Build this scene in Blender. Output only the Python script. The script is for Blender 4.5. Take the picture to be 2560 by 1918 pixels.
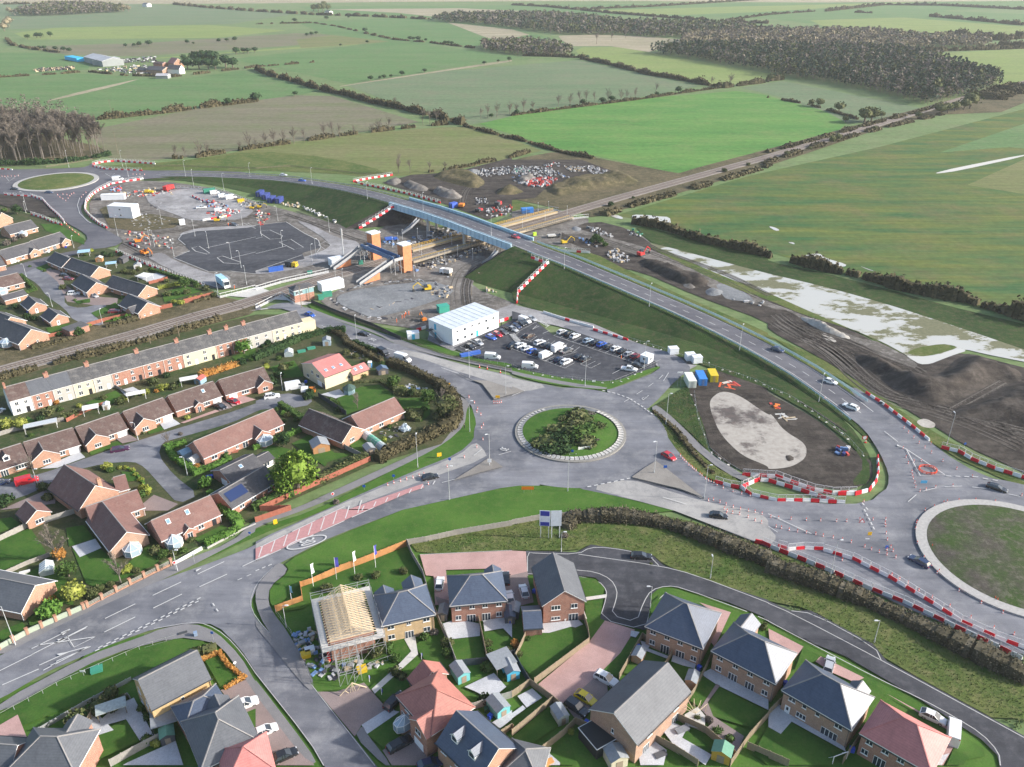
import bpy, math, random
from mathutils import Vector, Matrix
from mathutils.geometry import tessellate_polygon
R=math.radians; rnd=random.Random(7)
sc=bpy.context.scene
for o in list(bpy.data.objects): bpy.data.objects.remove(o)
# ---------------- camera, sky, sun, exposure
CF=2070.; CT=R(27.55); CH=118.
cam=bpy.data.objects.new("camera",bpy.data.cameras.new("camera")); sc.collection.objects.link(cam)
cam.location=(0,0,CH); cam.rotation_euler=(R(90)-CT,0,0)
cam.data.sensor_width=36; cam.data.lens=36*CF/2560; cam.data.clip_start=1; cam.data.clip_end=12000
sc.camera=cam
SAZ=-4; SEL=24      # sun azimuth measured from +x towards +y, elevation
w=bpy.data.worlds.new("World"); sc.world=w; w.use_nodes=True
nt=w.node_tree; bg=nt.nodes['Background']; sky=nt.nodes.new('ShaderNodeTexSky'); sky.sky_type='NISHITA'
sky.sun_disc=False; sky.sun_elevation=R(SEL); sky.sun_rotation=R(90-SAZ); sky.altitude=100; sky.air_density=1.0; sky.dust_density=2.5; sky.ozone_density=1.2
nt.links.new(sky.outputs[0],bg.inputs[0]); bg.inputs[1].default_value=0.13
sl=bpy.data.lights.new("sun","SUN"); sl.energy=4.0; sl.angle=R(1.5); sl.color=(1,.95,.88)
so=bpy.data.objects.new("sun",sl); sc.collection.objects.link(so)
so.rotation_euler=Vector((-math.cos(R(SAZ))*math.cos(R(SEL)),-math.sin(R(SAZ))*math.cos(R(SEL)),-math.sin(R(SEL)))).to_track_quat('-Z','Y').to_euler()
sc.view_settings.view_transform='Standard'; sc.view_settings.look='None'; sc.view_settings.exposure=0.95; sc.view_settings.gamma=1
try:
    sc.cycles.max_bounces=5; sc.cycles.diffuse_bounces=2; sc.cycles.glossy_bounces=2; sc.cycles.volume_bounces=1; sc.cycles.transparent_max_bounces=6; sc.cycles.volume_step_rate=10
except Exception: pass
# ---------------- survey: points read off the map tiles -> world ground coordinates
TT={}
for i,l in enumerate('abcdefghijkl'): TT[l]=((i%4)*640,(i//4)*400,3.4516)
for i,l in enumerate('mnop'): TT[l]=(i*640,1278,2.589)
TT['z']=(0,0,.8641); TT['s']=(0,0,1)
def G(t,x,y,z=0.):
    a=TT[t]; u=(a[0]+x/a[2]-1280)/CF; v=(a[1]+y/a[2]-959)/CF
    dy=math.cos(CT)-v*math.sin(CT); dz=-math.sin(CT)-v*math.cos(CT); k=(z-CH)/dz
    return Vector((u*k,dy*k,z))
def GL(s,z=0.):
    """'k 1,2 3,4 l 5,6' -> list of ground points"""
    out=[];t=None
    for w_ in s.split():
        if w_.isalpha(): t=w_
        else:
            c=w_.split(','); out.append(G(t,float(c[0]),float(c[1]),float(c[2]) if len(c)>2 else z))
    return out
# ---------------- materials
MATS={}
def nodes(name,rough=.8,metal=0.,spec=.3):
    m=bpy.data.materials.new(name); m.use_nodes=True; n=m.node_tree; b=n.nodes['Principled BSDF']
    b.inputs['Roughness'].default_value=rough; b.inputs['Metallic'].default_value=metal; b.inputs['Specular IOR Level'].default_value=spec
    MATS[name]=m; return m,n,b
def noise(n,scale,detail=4,vec=None,rough=.6):
    t=n.nodes.new('ShaderNodeTexNoise'); t.inputs['Scale'].default_value=scale; t.inputs['Detail'].default_value=detail; t.inputs['Roughness'].default_value=rough
    if vec is not None: n.links.new(vec,t.inputs['Vector'])
    return t.outputs['Fac']
def ramp(n,f,stops):
    r=n.nodes.new('ShaderNodeValToRGB'); e=r.color_ramp.elements
    while len(e)<len(stops): e.new(.5)
    for k,(p,c) in enumerate(stops): e[k].position=p; e[k].color=(*c,1)
    n.links.new(f,r.inputs[0]); return r.outputs[0]
def mixc(n,a,b,f,mode='MIX'):
    x=n.nodes.new('ShaderNodeMix'); x.data_type='RGBA'; x.blend_type=mode
    for i,v in ((6,a),(7,b)):
        if isinstance(v,tuple): x.inputs[i].default_value=(*v,1)
        else: n.links.new(v,x.inputs[i])
    if isinstance(f,float): x.inputs[0].default_value=f
    else: n.links.new(f,x.inputs[0])
    return x.outputs[2]
def coord(n,rot=0,scale=(1,1,1)):
    tc=n.nodes.new('ShaderNodeTexCoord'); mp=n.nodes.new('ShaderNodeMapping'); mp.inputs['Rotation'].default_value[2]=rot; mp.inputs['Scale'].default_value=scale
    n.links.new(tc.outputs['Object'],mp.inputs[0]); return mp.outputs[0]
def bump(n,b,f,st,dist):
    k=n.nodes.new('ShaderNodeBump'); k.inputs['Strength'].default_value=st; k.inputs['Distance'].default_value=dist
    n.links.new(f,k.inputs['Height']); n.links.new(k.outputs[0],b.inputs['Normal'])
def dk(c,f): return tuple(min(1,x*f) for x in c)
def mat(name,c,rough=.75,var=.12,scale=3.,metal=0.,bm=0.,spec=.3):
    if name in MATS: return MATS[name]
    m,n,b=nodes(name,rough,metal,spec)
    if var>0:
        f=noise(n,scale,4,coord(n)); n.links.new(ramp(n,f,[(.3,dk(c,1-var)),(.7,dk(c,1+var))]),b.inputs['Base Color'])
        if bm: bump(n,b,f,.5,bm)
    else: b.inputs['Base Color'].default_value=(*c,1)
    return m
def ground(name,c1,c2,c3,s1=.02,s2=.35,rot=None,stretch=8,sm=.5,rough=.95,bm=.15,fine=1.6):
    """large patches c1/c2, finer flecks of c3, optional drill lines"""
    m,n,b=nodes(name,rough,0,.15)
    v=coord(n); 
    big=noise(n,s1,5,coord(n,rot or 0,(1,stretch,1)) if rot is not None else v,.65)
    col=ramp(n,big,[(.36,c1),(.62,c2)])
    f2=noise(n,s2,6,v,.75)
    col=mixc(n,col,c3,ramp(n,f2,[(.48,(0,0,0)),(.68,(sm,sm,sm))]))
    if rot is not None:
        l=noise(n,.5,3,coord(n,rot,(.03,1,1)),.5); col=mixc(n,col,ramp(n,l,[(.35,(.84,.84,.84)),(.65,(1.16,1.16,1.14))]),.7,'MULTIPLY')
    f3=noise(n,fine,5,v,.8)
    col=mixc(n,col,ramp(n,f3,[(.3,(.72,.72,.72)),(.7,(1.28,1.28,1.28))]),.85,'MULTIPLY')
    n.links.new(col,b.inputs['Base Color'])
    if bm: bump(n,b,f3,.6,bm)
    return m
def roofmat(name,c,c2=None,rough=.5,spec=.5,lich=0.):
    m,n,b=nodes(name,rough,0,spec); c2=c2 or dk(c,.75)
    tc=n.nodes.new('ShaderNodeTexCoord'); sp=n.nodes.new('ShaderNodeSeparateXYZ'); n.links.new(tc.outputs['Object'],sp.inputs[0])
    def mth(op,a,bb=None):
        q=n.nodes.new('ShaderNodeMath'); q.operation=op
        for i,v in enumerate((a,bb)):
            if v is None: continue
            if isinstance(v,(int,float)): q.inputs[i].default_value=v
            else: n.links.new(v,q.inputs[i])
        return q.outputs[0]
    row=mth('FRACT',mth('MULTIPLY',sp.outputs[2],4.2)); 
    gx=noise(n,2.2,3,tc.outputs['Object'],.6); g2=noise(n,.35,5,tc.outputs['Object'],.7)
    col=ramp(n,gx,[(.3,c2),(.7,c)])
    col=mixc(n,col,ramp(n,row,[(0,(.62,.62,.62)),(.16,(1,1,1)),(1,(1.08,1.08,1.08))]),.75,'MULTIPLY')
    col=mixc(n,col,ramp(n,g2,[(.3,(.8,.8,.8)),(.7,(1.15,1.15,1.12))]),.8,'MULTIPLY')
    if lich: col=mixc(n,col,(.33,.32,.29),ramp(n,noise(n,.5,8,tc.outputs['Object'],.85),[(.5,(0,0,0)),(.68,(lich,)*3)]))
    n.links.new(col,b.inputs['Base Color']); bump(n,b,row,.35,.05); return m
def brick(name,c,c2,mortar=(.42,.38,.33)):
    m,n,b=nodes(name,.9,0,.1)
    tc=n.nodes.new('ShaderNodeTexCoord'); sp=n.nodes.new('ShaderNodeSeparateXYZ'); n.links.new(tc.outputs['Object'],sp.inputs[0])
    ad=n.nodes.new('ShaderNodeMath'); n.links.new(sp.outputs[0],ad.inputs[0]); n.links.new(sp.outputs[1],ad.inputs[1])
    cb=n.nodes.new('ShaderNodeCombineXYZ'); n.links.new(ad.outputs[0],cb.inputs[0]); n.links.new(sp.outputs[2],cb.inputs[1])
    t=n.nodes.new('ShaderNodeTexBrick'); t.inputs['Scale'].default_value=2.2; t.inputs['Mortar Size'].default_value=.025
    t.inputs['Color1'].default_value=(*c,1); t.inputs['Color2'].default_value=(*c2,1); t.inputs['Mortar'].default_value=(*mortar,1); t.inputs['Bias'].default_value=-.1
    n.links.new(cb.outputs[0],t.inputs['Vector'])
    f=noise(n,.9,5,tc.outputs['Object'],.7)
    n.links.new(mixc(n,t.outputs[0],ramp(n,f,[(.3,(.78,.78,.78)),(.7,(1.2,1.18,1.15))]),.8,'MULTIPLY'),b.inputs['Base Color']); return m
def leafmat(name,c1,c2,c3=None):
    m,n,b=nodes(name,.8,0,.12)
    g=n.nodes.new('ShaderNodeNewGeometry'); v=coord(n)
    f=noise(n,.55,3,v,.6); col=ramp(n,f,[(.35,c1),(.65,c2)])
    col=mixc(n,col,c3 or dk(c2,1.5),ramp(n,g.outputs['Random Per Island'],[(.35,(0,0,0)),(1,(.8,.8,.8))]))
    n.links.new(col,b.inputs['Base Color']); return m
# ---------------- mesh collecting
class MB:
    def __init__(s): s.v=[];s.f=[];s.m=[]
    def face(s,pts,m=0):
        k=len(s.v); s.v+= [tuple(p) for p in pts]; s.f.append(tuple(range(k,k+len(pts)))); s.m.append(m); return s
    def poly(s,pts,m=0):
        k=len(s.v); s.v+=[tuple(p) for p in pts]
        for t in tessellate_polygon([[Vector(p) for p in pts]]):
            a,b,c=[Vector(pts[i]) for i in t]; q=tuple(k+i for i in t)
            if (b-a).cross(c-a).z<0: q=q[::-1]
            s.f.append(q); s.m.append(m)
        return s
    def box(s,x0,x1,y0,y1,z0,z1,m=0,M=None,top=1.,taper=None):
        P=[(x0,y0,z0),(x1,y0,z0),(x1,y1,z0),(x0,y1,z0),(x0,y0,z1),(x1,y0,z1),(x1,y1,z1),(x0,y1,z1)]
        if taper:
            tx,ty=taper; P=P[:4]+[(x0+tx,y0+ty,z1),(x1-tx,y0+ty,z1),(x1-tx,y1-ty,z1),(x0+tx,y1-ty,z1)]
        k=len(s.v); s.v+=[tuple(M@Vector(p)) if M else p for p in P]
        for q in ((3,2,1,0),(4,5,6,7),(0,1,5,4),(1,2,6,5),(2,3,7,6),(3,0,4,7)): s.f.append(tuple(k+i for i in q)); s.m.append(m)
        return s
    def bar(s,a,b,r=.05,m=0,n=4,r2=None):
        a=Vector(a);b=Vector(b);d=b-a
        if d.length<1e-6: return s
        q=d.to_track_quat('Z','Y'); r2=r if r2 is None else r2; k=len(s.v)
        for p,rr in ((a,r),(b,r2)):
            for i in range(n):
                an=2*math.pi*(i+.5)/n; s.v.append(tuple(p+q@Vector((rr*math.cos(an),rr*math.sin(an),0))))
        for i in range(n):
            j=(i+1)%n; s.f.append((k+i,k+j,k+n+j,k+n+i)); s.m.append(m)
        s.f.append(tuple(k+n-1-i for i in range(n))); s.m.append(m); s.f.append(tuple(k+n+i for i in range(n))); s.m.append(m)
        return s
    def lathe(s,prof,n=12,m=0,c=(0,0,0)):
        k=len(s.v)
        for r,z in prof:
            for i in range(n): a=2*math.pi*i/n; s.v.append((c[0]+r*math.cos(a),c[1]+r*math.sin(a),c[2]+z))
        for j in range(len(prof)-1):
            for i in range(n):
                i2=(i+1)%n; s.f.append((k+j*n+i,k+j*n+i2,k+(j+1)*n+i2,k+(j+1)*n+i)); s.m.append(m)
        s.f.append(tuple(k+(len(prof)-1)*n+i for i in range(n))); s.m.append(m)
        return s
    def prism(s,pts,z0,z1,m=0,mt=None):
        """vertical prism over a plan outline"""
        if sum(pts[i-1][0]*pts[i][1]-pts[i][0]*pts[i-1][1] for i in range(len(pts)))<0: pts=pts[::-1]
        s.poly([(p[0],p[1],z1) for p in pts],m if mt is None else mt)
        for i in range(len(pts)):
            a,b=pts[i-1],pts[i]; s.face([(a[0],a[1],z0),(b[0],b[1],z0),(b[0],b[1],z1),(a[0],a[1],z1)],m)
        return s
    def mesh(s,name,mats):
        me=bpy.data.meshes.new(name); me.from_pydata(s.v,[],s.f)
        for m in (mats if isinstance(mats,(list,tuple)) else [mats]): me.materials.append(m)
        if len(me.materials)>1: me.polygons.foreach_set('material_index',s.m)
        me.update(); return me
    def obj(s,name,mats,parent=None,loc=None,rz=0):
        o=bpy.data.objects.new(name,s.mesh(name,mats)); sc.collection.objects.link(o)
        if parent: o.parent=parent
        if loc is not None: o.location=loc
        o.rotation_euler.z=rz; return o
def tag(o,label,cat,group=None):
    o['label']=label; o['category']=cat
    if group: o['group']=group
    return o
def struct(o): o['kind']='structure'; return o
def stuff(o,label=None,cat=None):
    o['kind']='stuff'
    if label: o['label']=label; o['category']=cat
    return o
def empty(name,loc,rz,label,cat,group=None):
    o=bpy.data.objects.new(name,None); o.empty_display_size=.3; sc.collection.objects.link(o); o.location=loc; o.rotation_euler.z=rz
    return tag(o,label,cat,group)
KIDS={}
def dup(o,loc=None,rz=None,label=None,group=None,scale=None,parent=None):
    c=o.copy(); sc.collection.objects.link(c)
    if parent: c.parent=parent
    if loc is not None: c.location=loc
    if rz is not None: c.rotation_euler.z=rz
    if scale is not None: c.scale=(scale,scale,scale) if isinstance(scale,(int,float)) else scale
    if label: c['label']=label
    if group: c['group']=group
    for ch in KIDS.get(o.name,()): dup(ch,parent=c)
    return c
def kids(o,*ch): KIDS[o.name]=list(ch); return o
ORD="first second third fourth fifth sixth seventh eighth ninth tenth eleventh twelfth thirteenth fourteenth fifteenth sixteenth seventeenth eighteenth nineteenth twentieth".split()
TEN={20:'twenty',30:'thirty',40:'forty',50:'fifty',60:'sixty',70:'seventy',80:'eighty',90:'ninety'}
def od(i):
    i+=1
    if i<=20: return ORD[i-1]
    if i==100: return 'hundredth'
    if i>100: return 'hundred-and-'+od(i-101)
    t,u=i//10*10,i%10
    return TEN[t]+'-'+ORD[u-1] if u else TEN[t][:-1]+'ieth'
def walk(pts,step,off=0.):
    """points every step metres along a polyline with headings"""
    out=[];d=off
    for a,b in zip(pts[:-1],pts[1:]):
        L=(b-a).length
        while d<L: out.append((a.lerp(b,d/L),math.atan2(b.y-a.y,b.x-a.x))); d+=step
        d-=L
    return out
def offs(pts,dist):
    out=[]
    for i,p in enumerate(pts):
        a=pts[max(0,i-1)];b=pts[min(len(pts)-1,i+1)]; d=Vector((b.x-a.x,b.y-a.y,0)).normalized(); out.append(p+Vector((-d.y,d.x,0))*dist)
    return out
def smooth(pts,k=2):
    for _ in range(k):
        q=[pts[0]]
        for a,b in zip(pts[:-1],pts[1:]): q+=[a.lerp(b,.25),a.lerp(b,.75)]
        q.append(pts[-1]); pts=q
    return pts
def strip(mb,pts,w_,dz=0.,m=0):
    l=offs(pts,w_/2); r=offs(pts,-w_/2); u=Vector((0,0,dz))
    for i in range(len(pts)-1): mb.face([r[i]+u,r[i+1]+u,l[i+1]+u,l[i]+u],m)
    return mb
def wallstrip(mb,pts,w_,z0,z1,m=0):
    for a,b in zip(pts[:-1],pts[1:]):
        d=b-a; L=math.hypot(d.x,d.y)
        if L<.01: continue

        n=Vector((-d.y,d.x,0)).normalized()*w_/2
        k=len(mb.v); mb.v+=[tuple(q) for q in (a-n+Vector((0,0,z0)),b-n+Vector((0,0,z0)),b+n+Vector((0,0,z0)),a+n+Vector((0,0,z0)),a-n+Vector((0,0,z1)),b-n+Vector((0,0,z1)),b+n+Vector((0,0,z1)),a+n+Vector((0,0,z1)))]
        for q in ((3,2,1,0),(4,5,6,7),(0,1,5,4),(1,2,6,5),(2,3,7,6),(3,0,4,7)): mb.f.append(tuple(k+i for i in q)); mb.m.append(m)
    return mb
# ---------------- palette
TAR=ground('asphalt',(.115,.12,.138),(.195,.20,.222),(.29,.29,.295),.045,.16,sm=.55,rough=.8,bm=.01,fine=6)
TARN=ground('new_asphalt',(.042,.044,.052),(.070,.072,.082),(.12,.12,.13),.05,.4,sm=.5,rough=.75,bm=.01,fine=6)
TARL=ground('link_asphalt',(.09,.09,.105),(.135,.135,.15),(.18,.18,.19),.03,.2,sm=.4,rough=.75,bm=.01,fine=6)
TARP=ground('pale_surfacing',(.27,.265,.26),(.36,.35,.335),(.20,.20,.205),.08,.4,sm=.7,rough=.9,bm=.01,fine=5)
PAVE=ground('pavement_tarmac',(.17,.17,.175),(.21,.205,.21),(.26,.25,.25),.1,.6,sm=.4,bm=.01,fine=6)
REDS=mat('red_surfacing',(.42,.22,.22),.85,.12,1.5)
PINK=ground('block_paving',(.38,.24,.22),(.46,.30,.275),(.33,.23,.21),.15,.8,sm=.5,bm=.01,fine=5)
PINKD=ground('brown_block_paving',(.22,.175,.165),(.27,.215,.205),(.2,.17,.16),.15,.8,sm=.5,bm=.01,fine=5)
SLAB=ground('patio_slabs',(.42,.43,.45),(.52,.53,.55),(.36,.37,.38),.2,1.2,sm=.5,bm=.01,fine=4)
CONC=mat('concrete',(.5,.49,.46),.85,.12,1.2,bm=.01)
WHT=mat('white_road_paint',(.55,.55,.54),.7,.12,3)
LINE=mat('worn_road_paint',(.55,.55,.54),.8,.15,2)
GRS=ground('mown_grass',(.040,.105,.016),(.072,.150,.026),(.11,.15,.045),.06,.5,sm=.5,bm=.08,fine=2.5)
LAWN=ground('garden_lawn',(.030,.085,.014),(.058,.125,.022),(.09,.12,.035),.12,.7,sm=.5,bm=.06,fine=3)
RGH=ground('rough_grass_ground',(.050,.095,.02),(.11,.13,.04),(.20,.18,.09),.07,.35,sm=.6,bm=.3,fine=1.2)
BANK=ground('embankment_grass',(.022,.048,.014),(.045,.08,.022),(.085,.072,.042),.05,.4,sm=.85,bm=.3,fine=1.5)
DIRT=ground('site_dirt',(.085,.078,.070),(.17,.155,.14),(.30,.285,.265),.06,.3,sm=.75,bm=.2,fine=.9)
SOIL=ground('dark_soil',(.030,.026,.024),(.068,.058,.051),(.13,.115,.10),.05,.25,rot=.6,stretch=4,sm=.5,bm=.35,fine=.8)
GRAV=ground('crushed_stone',(.13,.14,.15),(.21,.22,.23),(.30,.30,.30),.07,.5,sm=.6,bm=.1,fine=1.5)
YARD=ground('yard_hardcore',(.20,.195,.20),(.34,.335,.34),(.15,.145,.14),.05,.22,sm=.75,bm=.05,fine=1.5)
BALL=ground('rail_ballast',(.20,.175,.16),(.26,.23,.205),(.36,.33,.30),.06,.7,sm=.5,bm=.1,fine=3)
SCRUB=ground('scrub',(.06,.058,.03),(.12,.10,.058),(.22,.18,.11),.06,.35,sm=.6,bm=.5,fine=1.1)
MUD=ground('wet_mud',(.30,.27,.23),(.44,.41,.36),(.22,.19,.16),.08,.3,sm=.7,rough=.35,bm=.05,fine=1)
GARD=ground('garden_ground',(.035,.065,.02),(.075,.075,.037),(.15,.12,.08),.09,.5,sm=.5,bm=.2,fine=1.6)
def fld(name,a,b,c,rot=.25,s=.006): return ground(name,a,b,c,s,.03,rot=rot,stretch=5,sm=.55,bm=0,fine=.25)
FBASE=fld('pasture',(.11,.17,.065),(.145,.20,.085),(.19,.19,.11),.4)
FBRI=fld('winter_wheat_bright',(.070,.185,.042),(.11,.225,.055),(.16,.21,.075),.35)
FGRN=fld('meadow_green',(.085,.165,.058),(.11,.185,.07),(.15,.17,.09),.3)
FGRY=fld('meadow_grey',(.11,.165,.085),(.14,.18,.10),(.17,.16,.11),.3)
FBRN=fld('stubble_brown',(.135,.14,.08),(.175,.155,.11),(.12,.16,.06),.2)
FYEL=fld('pasture_yellow',(.17,.23,.07),(.20,.24,.085),(.14,.18,.07),.1)
FOLV=fld('stubble_olive',(.13,.15,.055),(.165,.165,.075),(.11,.17,.045),.15)
FBIG=fld('wet_pasture',(.040,.105,.036),(.115,.14,.036),(.15,.12,.06),-.3,.016)
FSND=fld('pale_heath',(.25,.225,.15),(.34,.29,.21),(.19,.20,.11),.1,.01)
WATER,_n,_b=nodes('water',.06,0,.6); _b.inputs['Base Color'].default_value=(.55,.53,.47,1); _b.inputs['Metallic'].default_value=.1  # pale cream base colour stands in for the reflected white sky
# flood: open water broken by olive grass where the land stands a little higher
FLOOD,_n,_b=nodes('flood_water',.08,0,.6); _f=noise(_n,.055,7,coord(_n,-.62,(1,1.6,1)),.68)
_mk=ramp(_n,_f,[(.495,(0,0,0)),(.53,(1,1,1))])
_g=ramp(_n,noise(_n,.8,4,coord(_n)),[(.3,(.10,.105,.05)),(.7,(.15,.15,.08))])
_n.links.new(mixc(_n,(.50,.485,.43),_g,_mk),_b.inputs['Base Color'])  # open water is painted cream to carry the bright sky reflection
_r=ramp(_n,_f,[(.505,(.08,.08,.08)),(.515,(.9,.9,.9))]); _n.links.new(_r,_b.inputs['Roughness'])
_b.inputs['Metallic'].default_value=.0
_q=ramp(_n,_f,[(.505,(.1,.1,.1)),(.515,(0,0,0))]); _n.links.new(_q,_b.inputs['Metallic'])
LAY=[0.02]
def chai(pts,k):
    for _ in range(k):
        q=[]
        for i in range(len(pts)): a=pts[i];b=pts[(i+1)%len(pts)]; q+=[a.lerp(b,.22),a.lerp(b,.78)]
        pts=q
    return pts
for _m in (TAR,TARL,TARN):
    _n=_m.node_tree; _b=_n.nodes['Principled BSDF']; _c=_b.inputs['Base Color'].links[0].from_socket; _f=noise(_n,.35,6,coord(_n,.75,(.12,1,1)),.7); _n.links.new(mixc(_n,_c,ramp(_n,_f,[(.35,(.78,.78,.79)),(.5,(1,1,1)),(.7,(1.22,1.21,1.18))]),.8,'MULTIPLY'),_b.inputs['Base Color'])
SM={'road':1,'verge':1,'mud':2,'flood_water':2,'embankment_verge':1,'puddle':1,'dark_bank':1,'estate_road':0,'new_resurfacing':1,'footway':1,'grass_island':1,'grass_bank':1,'site_ground':1,'gravel':1,'track':1,'ditch_water':1,'lawn':0,'bank_grass':1,'bare_soil':1,'scrub_bank':1}
def sheet(name,m,s,z=None,pts=None):
    if z is None: LAY[0]+=.004 if LAY[0]<.15 else .0025; z=LAY[0]
    if pts is None: pts=chai(GL(s,0),SM.get(name,0))
    mb=MB(); mb.poly([(p.x,p.y,0) for p in pts]); o=mb.obj(name,m); o.location.z=z; return struct(o)
# ---------------- ground and fields
mb=MB(); mb.face([(-9000,-300,0),(9000,-300,0),(9000,11000,0),(-9000,11000,0)]); struct(mb.obj('ground',FBASE))
sheet('field',FSND,'z -400,-14 2600,-14 2600,10 1800,6 1300,2 900,4 500,8 -400,12')
sheet('field',FGRN,'z 640,14 1050,12 1500,8 2212,2 2212,16 1640,40 1300,34 950,38 700,30')
sheet('field',FSND,'z 700,20 1000,18 1180,26 1160,36 990,42 860,28')
sheet('field',FYEL,'z 1290,22 1600,14 1700,12 2000,4 1650,26 1480,32 1320,30')
sheet('field',FGRN,'z 1640,38 1900,20 2212,30 2300,50 2212,56 1900,56 1740,50')
sheet('field',FYEL,'z 1750,44 1950,38 2212,58 2212,76 2050,74 1800,66')
sheet('field',FYEL,'z 30,72 120,60 450,54 620,66 470,82 60,86')
sheet('field',FBRN,'z 60,100 300,94 640,72 740,76 640,98 300,122 120,118')
sheet('field',FGRY,'z 0,8 330,10 560,22 640,30 500,52 200,58 0,64')
sheet('field',FYEL,'z 300,128 560,108 860,84 760,98 480,116 330,128')
sheet('field',FOLV,'z 640,86 790,66 880,78 830,92 650,104')
sheet('field',FGRN,'z 640,48 900,38 1090,52 1240,98 1130,108 1000,98 860,92 700,74')
sheet('field',FGRN,'z 500,128 700,106 860,88 1130,124 980,146 750,182 640,156')
sheet('field',FGRY,'z 745,184 900,160 1250,130 1510,186 1420,204 1180,244 1000,272 860,226')
sheet('field',FYEL,'z 1243,110 1260,102 1340,102 1700,166 1640,176 1560,186 1400,156 1260,126')
sheet('field',FGRY,'z 1600,190 1690,175 2000,236 1900,262 1830,268 1680,208')
sheet('field',FYEL,'z 1985,118 2212,106 2400,110 2400,170 2212,182 2170,186 2050,146')
sheet('field',FGRN,'z -200,176 180,160 380,172 530,152 590,168 690,196 560,224 170,262 0,240 -200,260')
sheet('field',FGRN,'z -200,110 130,116 200,130 190,150 0,166 -200,180')
sheet('field',FBRN,'z 190,282 440,232 640,206 720,208 905,264 700,300 420,338 270,352 235,340')
sheet('field',FOLV,'z 400,352 560,318 740,292 940,276 1035,274 1170,326 1090,344 960,374 800,384 640,366 480,352')
sheet('field',FBRI,'z 1035,268 1170,236 1400,212 1590,197 1650,205 1780,240 1830,266 1800,292 1640,340 1480,374 1420,372 1350,350 1190,318')
sheet('field',FBIG,'z 1330,466 1620,380 1900,318 2212,236 3000,80 3300,900 2500,760 2212,690 1980,632 1640,540 1400,478')
sheet('field',FGRN,'z 2030,330 2212,268 2500,215 2600,280 2300,330 2180,318')
sheet('field',FOLV,'z 2212,345 2500,300 2600,380 2212,420 2090,400',)
sheet('field',FSND,'b 1650,195 c 0,255 150,300 0,330 b 2209,350 2000,330')
sheet('field',FSND,'c 400,310 700,300 1050,310 1450,340 1480,375 1180,450 850,400 520,400 430,350')
sheet('track',CONC,'d 1440,1495 1620,1450 2209,1335 2209,1352 1640,1476 1470,1500')
sheet('track',FSND,'a 370,880 700,790 1250,670 1000,745 500,860')
sheet('track',FSND,'b 715,745 1460,630 2209,515 2209,535 1460,640 730,750')
# ---------------- rough banks, railway land, dug ground
sheet('verge',GRS,'m -600,1250 300,1110 1240,735 n 100,420 290,470 980,200 1657,250 o 1657,600 p 765,980 1657,1460 2300,1800 2300,2300 m -600,2300')
sheet('bank_grass',BANK,'f 0,190 500,240 960,345 1200,420 900,610 700,560 400,440 200,350 e 2209,300 1900,230 1500,170 1250,190 1240,160 2209,180')
sheet('bank_grass',BANK,'g 0,1000 160,870 330,890 700,1080 1200,1290 2000,1680 l 100,420 430,690 700,900 860,1130 900,1260 880,1420 700,1420 860,1250 700,1060 400,820 0,600 k 2209,560 1900,470 1600,385 1290,270 1000,170 g 700,1420 250,1310 60,1250 0,1200')
sheet('wood_floor',SCRUB,'a -600,1440 0,1432 400,1410 800,1378 960,1335 840,1260 640,1220 0,1080 -600,1080')
sheet('verge',RGH,'a -200,1490 0,1475 800,1440 1500,1400 2209,1300 b 640,1360 1170,1490 850,1510 0,1470 a 2209,1480 1240,1480 800,1450')
sheet('scrub_bank',SCRUB,'c 0,1380 430,1300 900,1400 1480,1505 1700,1560 g 900,340 650,410 450,440 300,400 0,340 f 1900,100')
sheet('verge',RGH,'f 1900,120 g 0,340 300,430 120,500 0,440 f 1500,260 1340,130')
sheet('railway_verge',SCRUB,'i -300,160 0,270 500,130 900,20 e 1000,1380 1500,1270 1850,1170 2150,1230 f 0,1240 200,1160 e 2150,1340 1600,1480 1100,1657 i 1000,300 500,440 0,560 -400,660')
sheet('scrub_bank',SCRUB,'g 560,430 1400,120 d 0,1290 2209,690 2209,960 1300,1000 0,1440 g 800,480 650,500')
sheet('site_ground',DIRT,'e 745,420 850,250 1000,190 1240,180 1500,195 1900,255 2209,370 f 250,430 600,530 900,610 1000,640 1300,470 1420,520 1600,600 1900,620 2209,520 g 0,430 400,420 520,500 660,500 660,560 1100,640 1250,760 1000,900 700,820 300,720 0,700 f 2209,760 1900,1000 1860,1100 2209,1230 g 300,1390 1000,1560 k 1650,350 1500,420 1250,400 900,250 400,20 f 2209,1260 1500,1480 1100,1420 900,1390 640,1280 540,1210 800,1080 600,990 0,1110 e 2209,1090 1850,1130 1500,1000 1180,850 1000,780 1080,690 900,600')
sheet('dirt_yard',SOIL,'f 1090,200 1340,130 1700,110 2209,-20 g 0,0 600,0 900,110 600,180 300,240 200,330 0,350 f 2209,450 2000,520 1620,380 1250,250')
sheet('site_ground',SOIL,'g 350,660 700,520 1020,600 1250,760 1700,940 2209,1190 h 300,1340 700,1460 1050,1640 l 1180,300 1330,390 1480,340 1700,280 2100,390 2500,480 2500,1480 2209,1320 1700,1090 1400,900 900,600 400,300 0,90 g 2209,1400 1600,1180 1100,960 800,930 700,800')
sheet('embankment_verge',RGH,'g 380,760 700,800 1000,960 1500,1190 2209,1490 h 0,1520 l 400,300 900,620 1400,960 2209,1390 2209,1460 1500,1140 840,640 300,330 0,130 g 1960,1560 1300,1160 700,930 360,790')
sheet('mud',MUD,'l 460,110 520,130 600,190 560,200 470,160'); sheet('mud',MUD,'l 1270,880 1350,850 1450,900 1430,940 1330,930'); sheet('mud',MUD,'l 1640,790 1700,740 1745,790 1690,812')
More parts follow.
